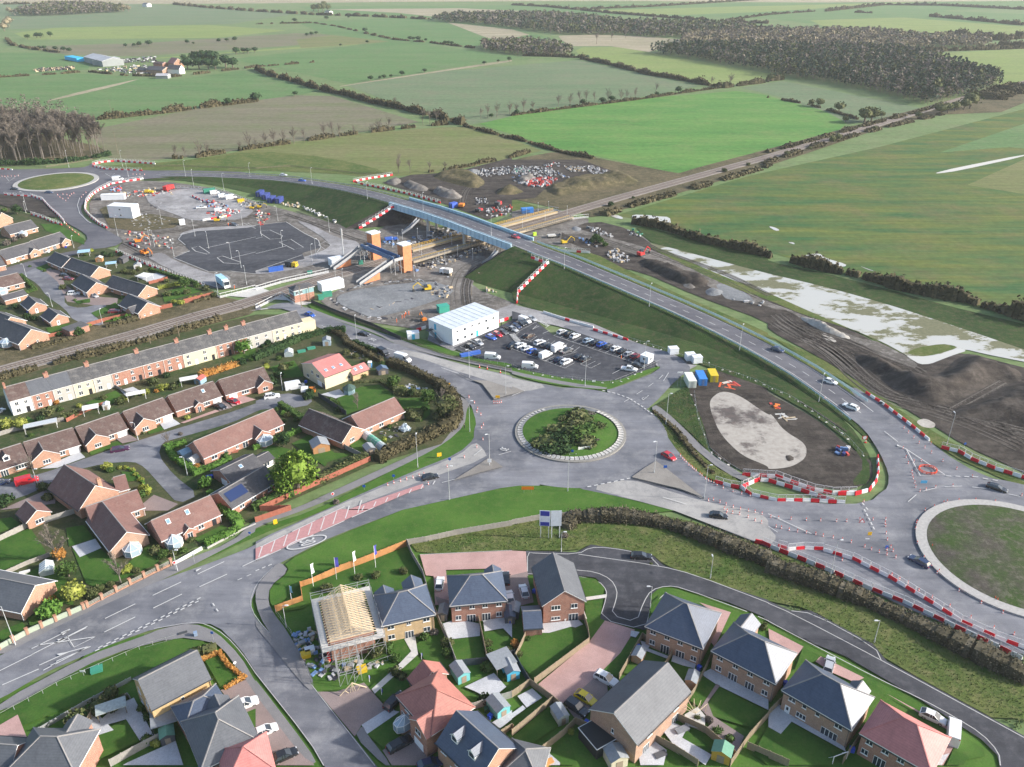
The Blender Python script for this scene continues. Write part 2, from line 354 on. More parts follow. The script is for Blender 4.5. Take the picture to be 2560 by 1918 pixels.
sheet('track',DIRT,'g 440,560 900,690 1100,740 1500,900 2209,1230 h 200,1300 760,1540 l 1000,200 1300,380 1250,440 600,120 h 0,1260 g 2000,1240 1500,1000 1000,790 640,690 420,640')
sheet('gravel',GRAV,'g 1750,1070 1900,1080 2060,1180 2090,1230 1850,1210 1800,1150')
sheet('gravel',SOIL,'h 30,1290 180,1300 400,1460 430,1510 250,1500 100,1420')
# flood land
sheet('dark_bank',BANK,'g 1050,560 1400,640 2209,830 h 0,880 400,960 1000,1110 1500,1250 2209,1420 3000,1620 3000,1900 2209,1640 1500,1440 1000,1270 500,1120 0,985 g 1700,850 1280,740 1170,700')
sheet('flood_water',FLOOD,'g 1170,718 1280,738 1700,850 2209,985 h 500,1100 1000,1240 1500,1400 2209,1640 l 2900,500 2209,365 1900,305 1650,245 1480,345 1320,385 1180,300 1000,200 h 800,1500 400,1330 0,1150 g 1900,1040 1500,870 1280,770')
sheet('ditch_water',WATER,'l 1190,310 1320,322 1450,310 1640,245 1720,270 1620,300 1500,345 1400,385 1310,388 1230,340')
sheet('embankment_verge',RGH,'l 1180,290 1300,240 1500,210 1600,225 1640,245 1450,305 1320,320')
for s in ('g 845,485 900,475 960,500 950,515 900,505','g 1040,475 1170,478 1250,490 1360,495 1375,560 1200,535 1030,510','h 0,575 60,585 105,612 60,615','h 165,712 225,716 230,735','h 290,830 440,806 490,850 680,905 660,928 540,912 400,865','h 790,918 835,935 930,968 860,950'):
    sheet('puddle',WATER,s)
sheet('embankment_verge',RGH,'g 1150,740 1300,770 1500,870 1900,1040 h 0,1150 400,1330 800,1500 l 1000,215 1180,310 1100,260 800,110 h 300,1340 0,1210 g 1900,1110 1500,920')
# wheel ruts worn by the site traffic
mb=MB(); rr=random.Random(5)
for q in ('l 0,40 200,170 420,250 700,500 950,690 1300,760 1700,870 2209,1000','l 100,0 400,180 620,330 850,560 1100,700 1500,800 1900,950 2209,1100','l 350,130 600,190 900,330 1200,440 1240,470','l 1600,830 1900,900 2300,1060','l 1500,810 1800,640 2000,530','k 1650,850 1760,1020 1950,1190 2209,1320 l 200,1400 500,1430','k 1800,600 2100,600 2209,640 l 300,820 560,1000','g 1130,770 1500,900 1800,1010 2150,1190','h 60,1340 200,1450 440,1560','g 440,680 640,680 900,760 1100,830','f 1800,1260 1780,1100 1840,950 2000,880','f 1990,60 1900,200 1820,280 1800,400','e 1300,640 1700,600 2209,480','e 1050,720 1400,900 1900,1080','f 300,460 700,600 900,680 1100,720'):
    p=smooth(GL(q),2)
    for k in range(4):
        o_=rr.uniform(-4,4); strip(mb,offs(p,o_),.4,.02*k,k%2); strip(mb,offs(p,o_+1.8),.4,.02*k,k%2)
o=mb.obj('wheel_ruts',[ground('rut_light',(.09,.08,.07),(.16,.145,.13),(.05,.045,.04),.1,.9,sm=.9,fine=2),ground('rut_dark',(.03,.027,.024),(.06,.05,.045),(.20,.18,.16),.1,.9,sm=.9,fine=2)]); o.location.z=LAY[0]+.004; struct(o); LAY[0]+=.07
# ---------------- new car park, compound yard, site laydown
sheet('gravel',YARD,'e 1230,270 1500,260 1700,250 2000,340 2209,430 2100,520 1740,530 1620,520 1500,470 1300,400')
sheet('gravel',YARD,'e 1250,830 1400,800 1500,870 1800,985 2000,1000 1960,1110 1850,1110 1420,930')
sheet('gravel',YARD,'f 330,520 480,560 700,680 900,710 860,790 700,860 300,960 0,1000 0,950 400,850 600,780 650,740 560,660')
sheet('gravel',YARD,'e 1540,640 1720,590 2130,570 f 0,570 0,600 e 2130,600 1700,640 1600,690')
sheet('rough_ground',SCRUB,'e 860,430 1000,370 1150,500 1300,470 1600,520 1500,590 1200,620 950,590')
sheet('new_car_park',TARN,'e 1600,740 1540,690 1570,650 1700,620 2130,590 f 100,560 260,540 420,640 540,700 560,760 400,810 420,860 0,960 e 2209,985 1990,960 1800,965 1500,850 1640,790')
sheet('concrete_apron',CONC,'f 560,1240 e 1980,1180 2209,1110 f 0,1090 230,1180 340,1240 60,1290 e 2150,1310')
sheet('gravel',GRAV,'f 700,1180 850,1130 1100,1090 1500,1050 1650,1090 1720,1150 1500,1240 1200,1330 1000,1370 850,1310 700,1240')
sheet('site_compound',YARD,'f 1490,1520 2100,1290 2209,1250 g 200,1300 700,1420 1100,1590 k 1300,250 1450,380 1600,400 1440,480 1290,430 1100,300 800,180 400,60 0,-30 f 2209,1350 1700,1657 1480,1560')
sheet('car_park',TARN,'j 1700,250 f 2209,1390 g 0,1310 100,1340 k 220,30 360,140 530,110 740,160 1000,260 1250,370 1230,420 880,550 500,520 0,430 j 1950,350')
sheet('verge',GRS,'f 420,1260 700,1400 1060,1520 j 1200,215 1700,345 2209,440 k 0,480 300,560 760,615 860,600 1270,430 1290,400 1150,440 870,545 500,520 0,420 j 2209,385 1950,350 1600,245 1480,190 f 1300,1500 900,1400 600,1280 540,1220')
sheet('footway',PAVE,'f 430,1270 700,1375 1100,1500 j 1500,270 1900,370 2209,425 k 0,450 500,550 830,590 800,608 500,580 0,478 j 2209,455 1900,395 1450,290 1180,205 f 1050,1510 700,1392 430,1300')
sheet('green_bank',BANK,'k 1240,740 1500,580 1600,630 1650,900 1700,1150 1560,1000 1400,860')
sheet('grass_island',RGH,'k 1205,790 1300,870 1440,1000 1750,1280 1930,1370 2000,1460 1760,1400 1600,1330 1440,1160 1330,1000')
sheet('site_ground',SOIL,'k 1500,560 1560,440 1780,440 2100,550 2209,620 l 0,640 400,850 700,1100 830,1200 900,1230 900,1400 700,1480 400,1440 0,1340 k 2209,1400 1900,1270 1720,1150 1650,900')
MUDX,_n,_b=nodes('patchy_wet_mud',.5,0,.4); _f=noise(_n,.09,7,coord(_n),.7); _n.links.new(mixc(_n,ramp(_n,noise(_n,.7,5,coord(_n)),[(.3,(.42,.39,.345)),(.7,(.30,.27,.235))]),ramp(_n,noise(_n,.5,5,coord(_n)),[(.3,(.13,.10,.085)),(.7,(.07,.06,.053))]),ramp(_n,_f,[(.50,(0,0,0)),(.60,(1,1,1))])),_b.inputs['Base Color'])
sheet('mud',MUDX,'k 1700,700 1800,620 1950,650 2209,830 l 30,820 130,960 330,1080 330,1200 200,1280 0,1300 k 2209,1270 1980,1180 1800,1000 1720,820')
0 and sheet('mud',MUD,'k 1735,710 1880,660 2000,720 2209,910 l 0,890 90,1000 250,1100 200,1210 0,1260 k 2209,1230 2000,1150 1850,950 1760,800')
sheet('bank_grass',BANK,'k 900,100 1400,230 2209,560 l 0,520 600,960 870,1210 880,1420 700,1440 840,1260 720,1080 400,830 0,610 k 2209,600 1900,490 1600,380 1350,290 1000,180')
sheet('footway',PAVE,'k 1205,760 1250,740 1400,860 1700,1160 2000,1350 2100,1400 1950,1390 1700,1230 1330,890 1215,790')
mb=MB()
for q in ('e 1640,790 1500,850 1800,970 1990,965 2209,990 f 0,965 400,825','e 1600,740 1540,690 1570,650 1700,620 2130,590 2209,570 f 0,565 260,540 420,640 540,700 560,760 530,800','e 1655,765 1720,750 1810,810 1790,820 1690,795 1655,765','e 1875,850 1920,835 2080,890 2060,905 1930,895 1875,850','f 40,620 120,610 230,660 215,685 120,690 40,640 40,620','f 200,715 300,690 410,760 330,780 200,715','f 540,740 600,710 650,740 600,780 540,740','e 2100,550 2209,600 2140,550'): strip(mb,GL(q),.35)
o=struct(mb.obj('kerb_line',mat('pale_kerb',(.42,.42,.41),.8,.15,2))); o.location.z=LAY[0]+.02
# ---------------- estate ground and gardens (lawns, patios and drives go on top)
sheet('verge',GRS,'j 1900,780 1905,900 1890,1030 1750,1160 1400,1300 1000,1470 600,1650 m 1657,170 1030,460 1000,470 1300,330 1657,130 n 0,120 j 500,1657 1000,1400 1300,1240 1680,1000 1750,800 1820,760')
sheet('footway',PAVE,'j 1750,660 1850,720 1820,780 1800,920 1650,1060 1400,1200 900,1440 450,1640 n 0,110 m 1650,150 1150,410 600,650 200,850 0,950 0,870 180,800 600,615 1130,350 1500,210 n 0,60 j 300,1657 850,1400 1400,1150 1650,1000 1740,880 1755,720')
sheet('verge',GRS,'k 0,1435 500,1445 900,1530 1400,1657 o 1050,5 900,20 500,0 300,20 0,60 n 1657,80 980,190 290,470 130,640 90,600 90,500 220,395 180,340 500,180 950,0 j 1230,1657 2209,1440')
sheet('grass_bank',RGH,'n 985,200 1657,80 o 0,60 400,10 1050,30 1657,250 p 400,420 900,660 1657,1010 1657,1460 760,970 560,810 270,640 0,590 o 1650,580 1100,400 980,350 900,280 500,222 430,262 0,262 n 1657,262 1060,290')
sheet('garden_ground',GARD,'i -400,330 0,540 1000,250 2209,-40 f 400,1340 420,1420 600,1480 850,1580 j 1060,320 1640,580 1760,700 1740,900 1600,1080 1000,1260 100,1657 m 1657,60 1030,350 560,600 180,790 0,870 -300,1000 -400,0')
sheet('verge',GRS,'m 0,1250 300,1110 540,960 560,930 930,800 940,815 300,1090 0,1240')
sheet('lawn',LAWN,'m 0,1330 500,1020 1150,830 1330,850 1250,900 870,1100 150,1400 0,1450')
sheet('garden_ground',GARD,'e -200,450 0,400 560,560 760,720 1000,790 1850,1140 1400,1270 900,1400 400,1560 0,1657 i -400,300')
# ---------------- roads
C1=Vector((16.1,196.2,0)); C2=Vector((111.3,143.4,0)); C3=Vector((-262.3,476.6,0))
def circ(c,r,n=72,a0=0,a1=360): return [c+Vector((r*math.cos(R(a0+(a1-a0)*i/n)),r*math.sin(R(a0+(a1-a0)*i/n)),0)) for i in range(n)]
ROADS=[]
def road(m,s,pts=None): ROADS.append(sheet('road',m,s,pts=pts)); return ROADS[-1]
road(TAR,'f 60,1290 200,1240 340,1240 520,1330 800,1430 1060,1530 j 1200,215 1800,400 2209,490 k 0,505 350,580 700,640 j 2000,1050 1890,1030 1905,900 1850,720 1640,560 1500,490 1180,370 1060,300 f 800,1560 600,1480 420,1400 270,1290')
road(TAR,'j 1905,900 1890,1030 1750,1160 1400,1300 1000,1470 600,1650 n 0,200 m 1657,230 1400,330 1030,460 800,560 400,740 0,950 -500,1170 -500,1450 0,1230 300,1050 560,940 800,840 1000,770 1240,735 1400,740 1560,900 1657,1050 n 0,1060 350,1500 480,1720 830,1720 640,1480 380,1160 150,860 0,710 m 1620,610 n 20,470 110,370 300,270 500,170 950,0 j 1230,1657 1800,1530 2209,1440 k 300,1440 300,1100')
road(TAR,'k 900,700 1200,780 1320,990 1440,1160 1620,1340 1750,1420 2209,1560 l 0,1560 700,1610 950,1550 1035,1450 1040,1330 960,1150 830,950 600,770 460,660 700,560 1000,740 1500,1150 1800,1330 2209,1470 2500,1560 2500,2500 p 1657,980 1300,800 900,640 400,390 0,240 o 1657,240 1050,5 k 1400,1657 1000,1550 500,1450 400,1200')
road(TAR,None,circ(C1,26.6)); road(TAR,None,circ(C2,32,72,20,300))
road(TAR,'k 800,610 880,600 1290,440 1240,360 1000,260 600,130 400,50 g 700,1450 1000,1570 k 1330,280 1450,330 1560,440 1440,500 1200,760 1100,800 900,700')
sheet('new_resurfacing',TARP,'j 1300,260 1800,400 2209,500 k 0,510 330,580 110,630 0,610 j 2209,600 1900,500 1700,440 1450,350 1200,285')
sheet('new_resurfacing',TARP,'j 1890,1060 1750,1180 1400,1320 1000,1490 600,1657 n 0,215 m 1657,250 n 0,290 140,210 350,100 600,0 j 900,1600 1400,1410 2000,1200 1960,1120')
sheet('new_resurfacing',TARP,'k 650,1455 1030,1380 1300,1470 1700,1590 2100,1657 o 1657,60 p 0,110 60,180 0,235 o 1657,235 1050,5 k 1400,1657 1000,1550')
road(TAR,'e 2209,1240 f 60,1290 e 2209,1310')
# left roundabout and roads
road(TARL,'e -400,60 0,90 700,75 780,50 830,20 a 760,1430 800,1420 e 850,70 1240,98 1600,95 2209,112 2209,180 1700,150 1250,165 950,220 830,270 750,350 690,420 740,520 900,600 1080,700 980,760 640,790 760,700 740,640 560,540 460,430 370,350 50,300 -400,290')
road(TARL,'e 980,740 640,790 450,830 0,950 -300,1030 -300,1120 150,1020 250,980 400,900 560,850 760,790')
# close: left estate lane
road(TAR,'e 240,970 400,900 440,940 500,1020 560,1150 560,1260 700,1290 900,1240 940,1300 800,1340 900,1420 850,1440 640,1400 560,1290 400,1180 330,1080 200,1000')
sheet('driveway',PINKD,'e 370,950 520,960 560,1080 700,1180 1020,1200 1010,1260 800,1260 580,1230 500,1060')
# cul de sac of the old bungalows
road(TAR,'i -400,1500 0,1440 200,1380 450,1310 700,1220 1100,1080 2209,740 j 0,700 250,640 400,660 500,700 430,760 60,780 0,800 i 2000,900 1500,1040 1400,1070 1370,1180 1500,1350 1720,1520 1540,1600 1400,1450 1250,1280 1150,1230 900,1250 600,1320 300,1500 0,1600 -400,1700')
sheet('driveway',PINKD,'i 1160,1657 1330,1520 1540,1600 1450,1657')
# new estate road
sheet('estate_road',TARN,'o 90,265 420,275 510,225 900,285 980,360 1657,585 p 0,590 150,655 270,650 680,870 765,980 1657,1465 2200,1760 2100,2100 1500,1680 1480,1590 1380,1490 1000,1240 500,950 300,870 0,720 o 1620,690 1400,600 1050,495 960,500 890,560 900,600 860,780 560,710 610,570 600,500 540,440 430,425 400,412 100,418')
for s in ('o 100,400 100,275 150,282 430,288 500,245 620,243 880,290 950,362','o 430,288 950,362 1180,420 1657,602 p 0,607 150,670 760,990 1657,1478','p 150,655 290,672 690,890 730,975','o 410,390 540,402 640,450 680,520 675,580 640,682 805,728 850,600 900,520 1000,492 1100,505 1520,660','o 1590,690 1657,720 p 0,722 300,880 700,1090 1000,1230 1200,1340 1380,1450 1490,1570 1500,1657','o 100,415 430,430 560,460 612,520 610,570 568,706 860,780 900,620 1000,535','n 110,372 60,420 0,490 m 1630,560 1620,610 1657,700 n 150,865 640,1490 770,1657','n 0,1060 350,1500 440,1657','m 1000,770 1240,727 1340,740 1460,810 1570,930 1657,1060','n 1060,290 1657,262'):
    mb=MB(); strip(mb,smooth(GL(s),1),.17 if s[0]=='o' or s[0]=='p' else .12,0); o=mb.obj('kerb_line',mat('pale_kerb',(.42,.42,.41),.8,.15,2)); o.location.z=LAY[0]+.012; struct(o)
LAY[0]+=.02
sheet('driveway',PINK,'n 1062,292 1657,265 o 90,270 98,395 130,600 n 1590,620 1560,380 1230,390 1250,600 1160,620 1150,430 1100,425')
sheet('driveway',PINKD,'n 1160,560 1250,590 1265,640 1180,620'); sheet('driveway',PINKD,'n 1590,440 o 100,400 140,600 n 1640,640')
sheet('driveway',PINK,'o 600,718 795,778 700,930 600,1030 430,1180 330,1255 170,1130 500,855')
sheet('driveway',PINKD,'o 600,1030 620,1180 430,1380 330,1255 430,1180')
sheet('driveway',PINK,'o 1210,600 1415,665 1310,890 1280,850 1340,690'); sheet('driveway',PINK,'p 0,770 228,888 130,1020 20,960')
sheet('driveway',PINK,'p 300,980 340,950 620,1090 560,1120 400,1050'); sheet('driveway',PINK,'p 760,1190 1245,1450 1130,1657 1080,1657 1180,1440')
sheet('driveway',PINKD,'n 400,1180 520,1180 700,1120 850,1290 685,1395 640,1470'); sheet('driveway',SLAB,'n 685,1395 850,1290 930,1310 720,1455')
sheet('driveway',PINKD,'n 820,1560 1050,1400 1150,1580 1050,1657 880,1657'); sheet('footway',PAVE,'n 640,1470 690,1395 720,1455 880,1657 830,1657')
sheet('driveway',PINKD,'m 1430,1170 1600,1100 1657,1150 n 0,1170 200,1390 350,1600 380,1657 100,1657 0,1500 m 1657,1500 1500,1250')
sheet('footway',PAVE,'n 0,710 150,860 260,1010 380,1160 340,1170 220,1030 100,880 0,760')
sheet('footway',PAVE,'n 215,395 90,500 80,600 120,680 200,780 380,1100 340,1150 60,760 0,620 0,500 110,370 160,340')
sheet('footway',PAVE,'m 0,1250 560,950 930,820 1050,770 1250,735 1400,790 1560,950 1657,1120 n 0,1100 350,1560 400,1657 300,1600 0,1200 m 1600,1110 1430,880 1330,850 1150,825 700,940 300,1150 0,1320')
# lawns, patios and paths: (material, outline)
GZ=LAY[0]+.004; GI=[0]
for m_,s in ((LAWN,'n 300,500 600,390 980,240 1080,420 1150,640 800,640 700,480 380,560 310,640 180,660 160,620'),(LAWN,'n 840,860 970,830 1000,910 960,1000 880,960'),(LAWN,'n 1030,880 1150,780 1290,1010 1250,1030 1100,980 1060,930'),
 (LAWN,'n 730,1160 890,1010 900,1120 800,1180'),(CONC,'n 960,840 1030,820 1050,940 770,1195 750,1165 920,1010 1005,920'),(LAWN,'n 760,1180 960,1080 1000,1150 870,1210 830,1250'),(LAWN,'n 720,1455 930,1320 1010,1400 830,1550'),
 (SLAB,'n 1210,740 1300,710 1450,740 1450,820 1250,842'),(SLAB,'n 1470,720 1657,690 1657,830 1600,770 1480,790'),(LAWN,'n 1250,845 1450,822 1480,970 1300,1000'),(LAWN,'n 1475,795 1600,780 1657,850 1657,950 1500,970'),
 (LAWN,'o 0,840 60,850 20,940 0,940'),(SLAB,'o 190,740 430,715 460,745 410,765 380,760 240,800 195,800'),(LAWN,'o 90,830 200,800 470,740 500,815 140,1100 60,1000 30,950'),(LAWN,'o 430,435 540,450 600,510 590,550 480,570'),(LAWN,'o 470,600 590,580 570,705 600,720 510,840 480,700'),
 (CONC,'o 470,570 612,550 610,572 475,592'),(CONC,'o 460,640 485,710 470,712 455,680'),(LAWN,'o 100,430 145,430 150,560 120,520'),(LAWN,'o 985,535 920,620 880,700 905,600'),(SLAB,'o 770,785 825,795 800,830 765,820'),(LAWN,'o 770,830 830,850 690,1090 590,1040 700,930'),
 (SLAB,'o 830,850 900,870 880,900 1010,950 1010,970 930,940 850,910'),(LAWN,'o 880,905 935,925 930,945 1005,970 930,1100 720,1060 760,980'),(SLAB,'o 1040,940 1190,1000 1180,1030 1100,1010 1030,985'),(LAWN,'o 1030,960 1170,1015 1110,1120 1000,1310 940,1110'),
 (SLAB,'o 1230,1060 1290,1030 1657,1220 1657,1300 1330,1140 1240,1080'),(LAWN,'o 1220,1080 1320,1130 1215,1280 1150,1240'),(LAWN,'o 1340,1150 1640,1310 1560,1420 1300,1340 1270,1260'),(CONC,'o 1115,1330 1200,1280 1250,1340 1245,1430 1120,1400'),(PINKD,'o 1320,1130 1345,1140 1265,1250 1300,1340 1500,1470 1450,1580 1240,1430 1300,1380 1215,1290'),
 (SLAB,'o 950,1400 1020,1370 1130,1420 1100,1480 1290,1590 1250,1657 1040,1520'),(LAWN,'o 1130,1430 1290,1540 1270,1580 1100,1480'),(LAWN,'o 1080,1500 1240,1600 1200,1657 1140,1657 1040,1540'),(SLAB,'o 820,1600 920,1500 1000,1560 980,1657 830,1657'),
 (LAWN,'o 0,1480 270,1250 330,1300 300,1400 60,1570 10,1590'),(LAWN,'o 240,1580 370,1480 420,1657 320,1657'),(SLAB,'o 180,1620 230,1570 310,1640 310,1657 190,1657'),(SLAB,'o 35,1210 130,1160 195,1220 95,1285'),(SLAB,'o 0,1320 70,1270 90,1290 0,1355'),
 (LAWN,'o 1560,1580 1657,1400 1657,1657 1530,1560'),(LAWN,'p 0,1420 130,1370 480,1580 400,1657 130,1657 0,1590'),(SLAB,'p 0,1310 60,1260 480,1500 500,1570 150,1375 80,1455 0,1410'),(LAWN,'p 650,1120 760,1180 640,1320'),(LAWN,'p 225,890 335,950 310,980 170,1040'),
 (LAWN,'p 1250,1460 1390,1550 1400,1600 1280,1620 1260,1657 1150,1657 1200,1540'),(SLAB,'p 1100,1600 1170,1580 1120,1657 1090,1657'),(LAWN,'n 1657,1480 1600,1440 1657,1380'),
 (SLAB,'n 1350,1150 1540,1060 1620,1150 1520,1230 1420,1180'),(LAWN,'n 1500,1240 1640,1160 1657,1190 1560,1250'),(SLAB,'n 1530,1380 1657,1300 1657,1360 1580,1420'),
 (LAWN,'m 1330,980 1420,940 1560,1080 1440,1170'),(SLAB,'m 580,1430 760,1270 870,1220 1000,1470 910,1500 820,1360'),(LAWN,'m 570,1480 820,1360 910,1500 560,1657 530,1600'),(LAWN,'m 1560,1330 1657,1290 1657,1440'),(SLAB,'m 830,1640 1140,1500 1190,1657 800,1657'),
 (SLAB,'m 600,1340 640,1330 740,1430 560,1490'),(PINK,'m 0,1400 120,1330 180,1480 60,1580 0,1590'),
 (LAWN,'m 0,60 80,50 140,100 0,150'),(LAWN,'m 0,200 200,120 300,270 290,310 0,400'),(LAWN,'m 100,460 330,330 470,500 480,620 280,590 180,590'),(LAWN,'m 430,120 550,100 610,190 450,240'),(SLAB,'m 470,240 620,190 660,250 520,310'),(LAWN,'m 470,250 660,260 800,380 860,320 960,230 1030,250 1030,350 850,430 640,510 560,480'),
 (LAWN,'m 1260,190 1440,100 1490,130 1300,220'),(LAWN,'m 180,700 240,680 260,730 200,760'),(LAWN,'m 0,790 150,730 190,780 0,860'),(PINKD,'m 60,500 100,480 260,600 150,610'),(PINKD,'i 0,1657 500,1440 480,1600'),
 (LAWN,'j 700,690 900,590 1060,570 1200,660 1190,680 780,830'),(LAWN,'j 1230,690 1500,680 1500,830 1430,890 1280,830'),(LAWN,'j 310,1080 470,1000 680,1160 840,1170 620,1240 600,1280'),(LAWN,'j 800,1080 920,1020 1050,1110 960,1150 880,1170'),(SLAB,'j 560,655 720,610 775,660 690,690'),
 (LAWN,'j 0,1200 120,1090 300,1130 100,1270'),(LAWN,'i 235,840 310,880 270,930 240,930'),(LAWN,'i 740,730 1000,620 1090,690 850,780'),(LAWN,'i 1270,970 1390,930 1430,960 1290,1000'),(LAWN,'i 760,1130 1020,1060 1060,1085 790,1180'),(SLAB,'i 350,1300 690,1150 740,1200 500,1290'),(PINKD,'i 990,1030 1100,990 1200,1050 1060,1080'),
 (SLAB,'i 1370,890 1490,860 1560,910 1420,960'),(PINK,'i 1560,900 1860,790 1900,800 1590,905'),(PINKD,'i 1860,740 1930,700 2010,770 1900,800'),(PINK,'i 1960,700 2080,660 2209,700 2010,760'),(LAWN,'i 110,1370 230,1310 260,1350 150,1410'),(LAWN,'i 1050,1320 1180,1330 1200,1400 1080,1410'),(SLAB,'i 1040,620 1150,590 1240,640 1090,670'),
 (LAWN,'e 310,940 420,900 440,940 360,965'),(LAWN,'e 790,1330 1000,1240 1030,1280 830,1365'),(LAWN,'e 890,1410 1050,1340 1200,1340 1000,1400'),(LAWN,'e 400,1460 600,1420 620,1480 430,1520'),(LAWN,'e 640,1230 780,1205 780,1240 680,1250'),(LAWN,'e 350,560 500,560 730,690 730,740 620,700 400,620'),
 (LAWN,'e 1400,1160 1600,1090 1750,1140 1420,1240'),(SLAB,'e 1160,1010 1400,980 1440,1010 1300,1070'),(LAWN,'i 2000,330 2209,250 2209,330 2050,370'),(LAWN,'j 120,420 330,360 420,500 200,520'),
 (SOIL,'e -200,300 50,310 260,325 380,370 520,510 400,490 0,400'),):
    nm=m_.name; GI[0]+=1
    sheet({'garden_lawn':'lawn','patio_slabs':'patio','concrete':'path','block_paving':'paving','brown_block_paving':'paving','dark_soil':'bare_soil'}[m_.name],m_,s,GZ+{'garden_lawn':0,'concrete':.055,'patio_slabs':.03}.get(nm,.04)+.0003*GI[0])
LAY[0]=GZ+.12
# ---------------- road markings
MK=MB(); MZ=LAY[0]+.01
def dash(s,L=3,gap=3,w_=.15,mb=None,z=0):
    pts=GL(s,z) if isinstance(s,str) else s
    for p,h in walk(pts,L+gap):
        d=Vector((math.cos(h),math.sin(h),0)); strip(mb or MK,[p,p+d*L],w_)
def solid(s,w_=.15): strip(MK,GL(s),w_)
dash('m 0,1050 130,985 570,765 970,570 1370,380 1540,310',6,3.6,.2); dash('m 20,1140 210,940 640,720'.replace('20,1140 210,940 640,720','20,1140 580,895'),6,3,.2); dash('m 680,797 1020,630 1400,455 1657,330',6,3.6,.2)
solid('m 210,905 460,780',.2); solid('m 210,943 570,760',.2); solid('m 250,882 620,828',.2); solid('m 285,1045 580,890',.2); solid('m 260,1012 450,925 580,890',.2); solid('m 440,825 485,895 620,828',.15)
for s in ('m 400,800 460,775 415,815 400,812','m 375,845 450,830 400,860','m 370,940 445,925 395,950','m 330,1012 385,988 345,1018','m 1270,395 1310,380 1275,405'): MK.poly(GL(s))
dash('m 620,920 1000,740 1290,595',.8,.7,.25); dash('m 640,900 1000,725 1280,585',.8,.7,.25); dash('n 0,400 110,355',.8,.6,.2); dash('m 1380,610 1420,670',1,1,.2); dash('m 1540,460 1657,410',1,1,.15)
for s in ('k 780,622 900,650 1010,690 1120,760 1205,825',): dash(s,.9,.7,.3)
dash('k 650,1457 860,1415 1020,1380',1,.8,.3); solid('k 0,668 110,625',.2); solid('j 1880,1185 1950,1130'); solid('j 2095,1180 2200,1150'); solid('j 1605,1420 1750,1382')
dash('k 1300,490 1260,530 1130,620 1010,695',3,3.5,.15); solid('k 1305,540 1350,470'); solid('k 1130,705 1180,665 1120,690 1130,705'); dash('k 1300,1545 1450,1590',6,2,.15)
dash('f 440,1395 520,1420 830,1560 j 900,190 1080,240 1200,280',4,4,.15); solid('j 1600,425 1700,460 1760,480')
solid('l 1205,1585 1275,1525'); solid('l 1330,1495 1450,1465'); solid('l 1520,1457 1670,1450'); solid('l 1755,1458 1880,1472'); solid('l 2070,1518 2170,1540'); dash('l 1535,1362 1780,1370 1960,1400',1.2,1,.25); dash('l 810,1595 860,1657',1,.8,.25); dash('p 620,0 680,120',1,.7,.25)
solid('l 1110,1090 1190,1130 1310,1360 1520,1350 1190,1130',.2); solid('l 1140,1105 1110,1100',.5); solid('p 0,30 150,100 280,160',.15); solid('p 0,110 60,150',.12)
solid('l 1000,975 1115,1065',.15)
solid('e 690,335 670,400 690,470 760,540 790,555',.25); dash('e 780,105 900,110'); solid('e 910,125 960,155 990,125 910,125',.2); dash('e 60,210 140,150 180,120',1,1,.2); solid('e 55,160 130,165 80,190 55,160',.2)
# speed roundel and chevron arrows
rc=G('n',331,214); 
def ring(mb,c,rx,ry,w_,rz,n=40):
    M=Matrix.Rotation(rz,3,'Z'); P1=[c+M@Vector((rx*math.cos(2*math.pi*i/n),ry*math.sin(2*math.pi*i/n),0)) for i in range(n+1)]; strip(mb,P1,w_)
ring(MK,rc,4.4,1.7,.3,R(27)); ring(MK,G('s',1188,853),2.2,1.3,.25,R(-20))
def painted(txt,c,size,rz,z,m,sy=1.,name='road_lettering'):
    cu=bpy.data.curves.new(name,'FONT'); cu.body=txt; cu.size=size; cu.align_x='CENTER'; cu.align_y='CENTER'
    o=bpy.data.objects.new(name,cu); me=bpy.data.meshes.new_from_object(o); bpy.data.objects.remove(o)
    o=bpy.data.objects.new(name,me); sc.collection.objects.link(o); me.materials.append(m); o.location=(c.x,c.y,z); o.rotation_euler.z=rz; o.scale=(1,sy,1); return o
struct(painted('30',rc,2.2,R(-63),MZ+.02,WHT,2.2))
struct(painted('30',G('j',1010,185),1.8,R(55),MZ+.02,WHT,2.)); struct(painted('30',G('j',2140,1130),1.6,R(-120),MZ+.02,WHT,2.))
# car park bays (written in world metres along the car park's own axes)
def bays(a,b,t,n,depth,flip=1):
    A=G(t,*a);B=G(t,*b); d=(B-A)/n; u=d.normalized(); nrm=Vector((-u.y,u.x,0))*depth*flip
    strip(MK,[A,B],.1)
    for i in range(n+1): strip(MK,[A+d*i,A+d*i+nrm],.1)
bays((360,148),(860,318),'k',9,5); bays((860,318),(1140,410),'k',6,5); bays((0,262),(455,430),'k',11,5); bays((0,262),(455,430),'k',11,5,-1) if 0 else None
bays((280,370),(560,290),'k',1,.1); bays((0,160),(525,292),'k',10,5); bays((590,395),(680,430),'k',2,5); bays((630,370),(700,400),'k',2,5) if 0 else None
bays((1760,245),(1880,290),'j',2,5); bays((1850,240),(2209,85),'j',6,.1)
bays((40,120),(230,20),'k',1,.1); solid('k 175,95 235,65 215,60 175,95'); solid('k 265,130 325,105'); solid('k 290,80 330,55'); solid('k 865,478 940,440'); solid('j 1200,215 1200,216')
dash('k 0,135 50,195',.5,.5,2.); dash('k 240,25 320,65',.4,.5,1.5)
for s in ('e 1780,770 2209,675','e 1990,860 2209,805','f 0,690 60,675','f 0,820 260,755','e 1560,815 1640,800'): solid(s,.25)
o=MK.obj('road_markings',WHT); o.location.z=MZ; struct(o)
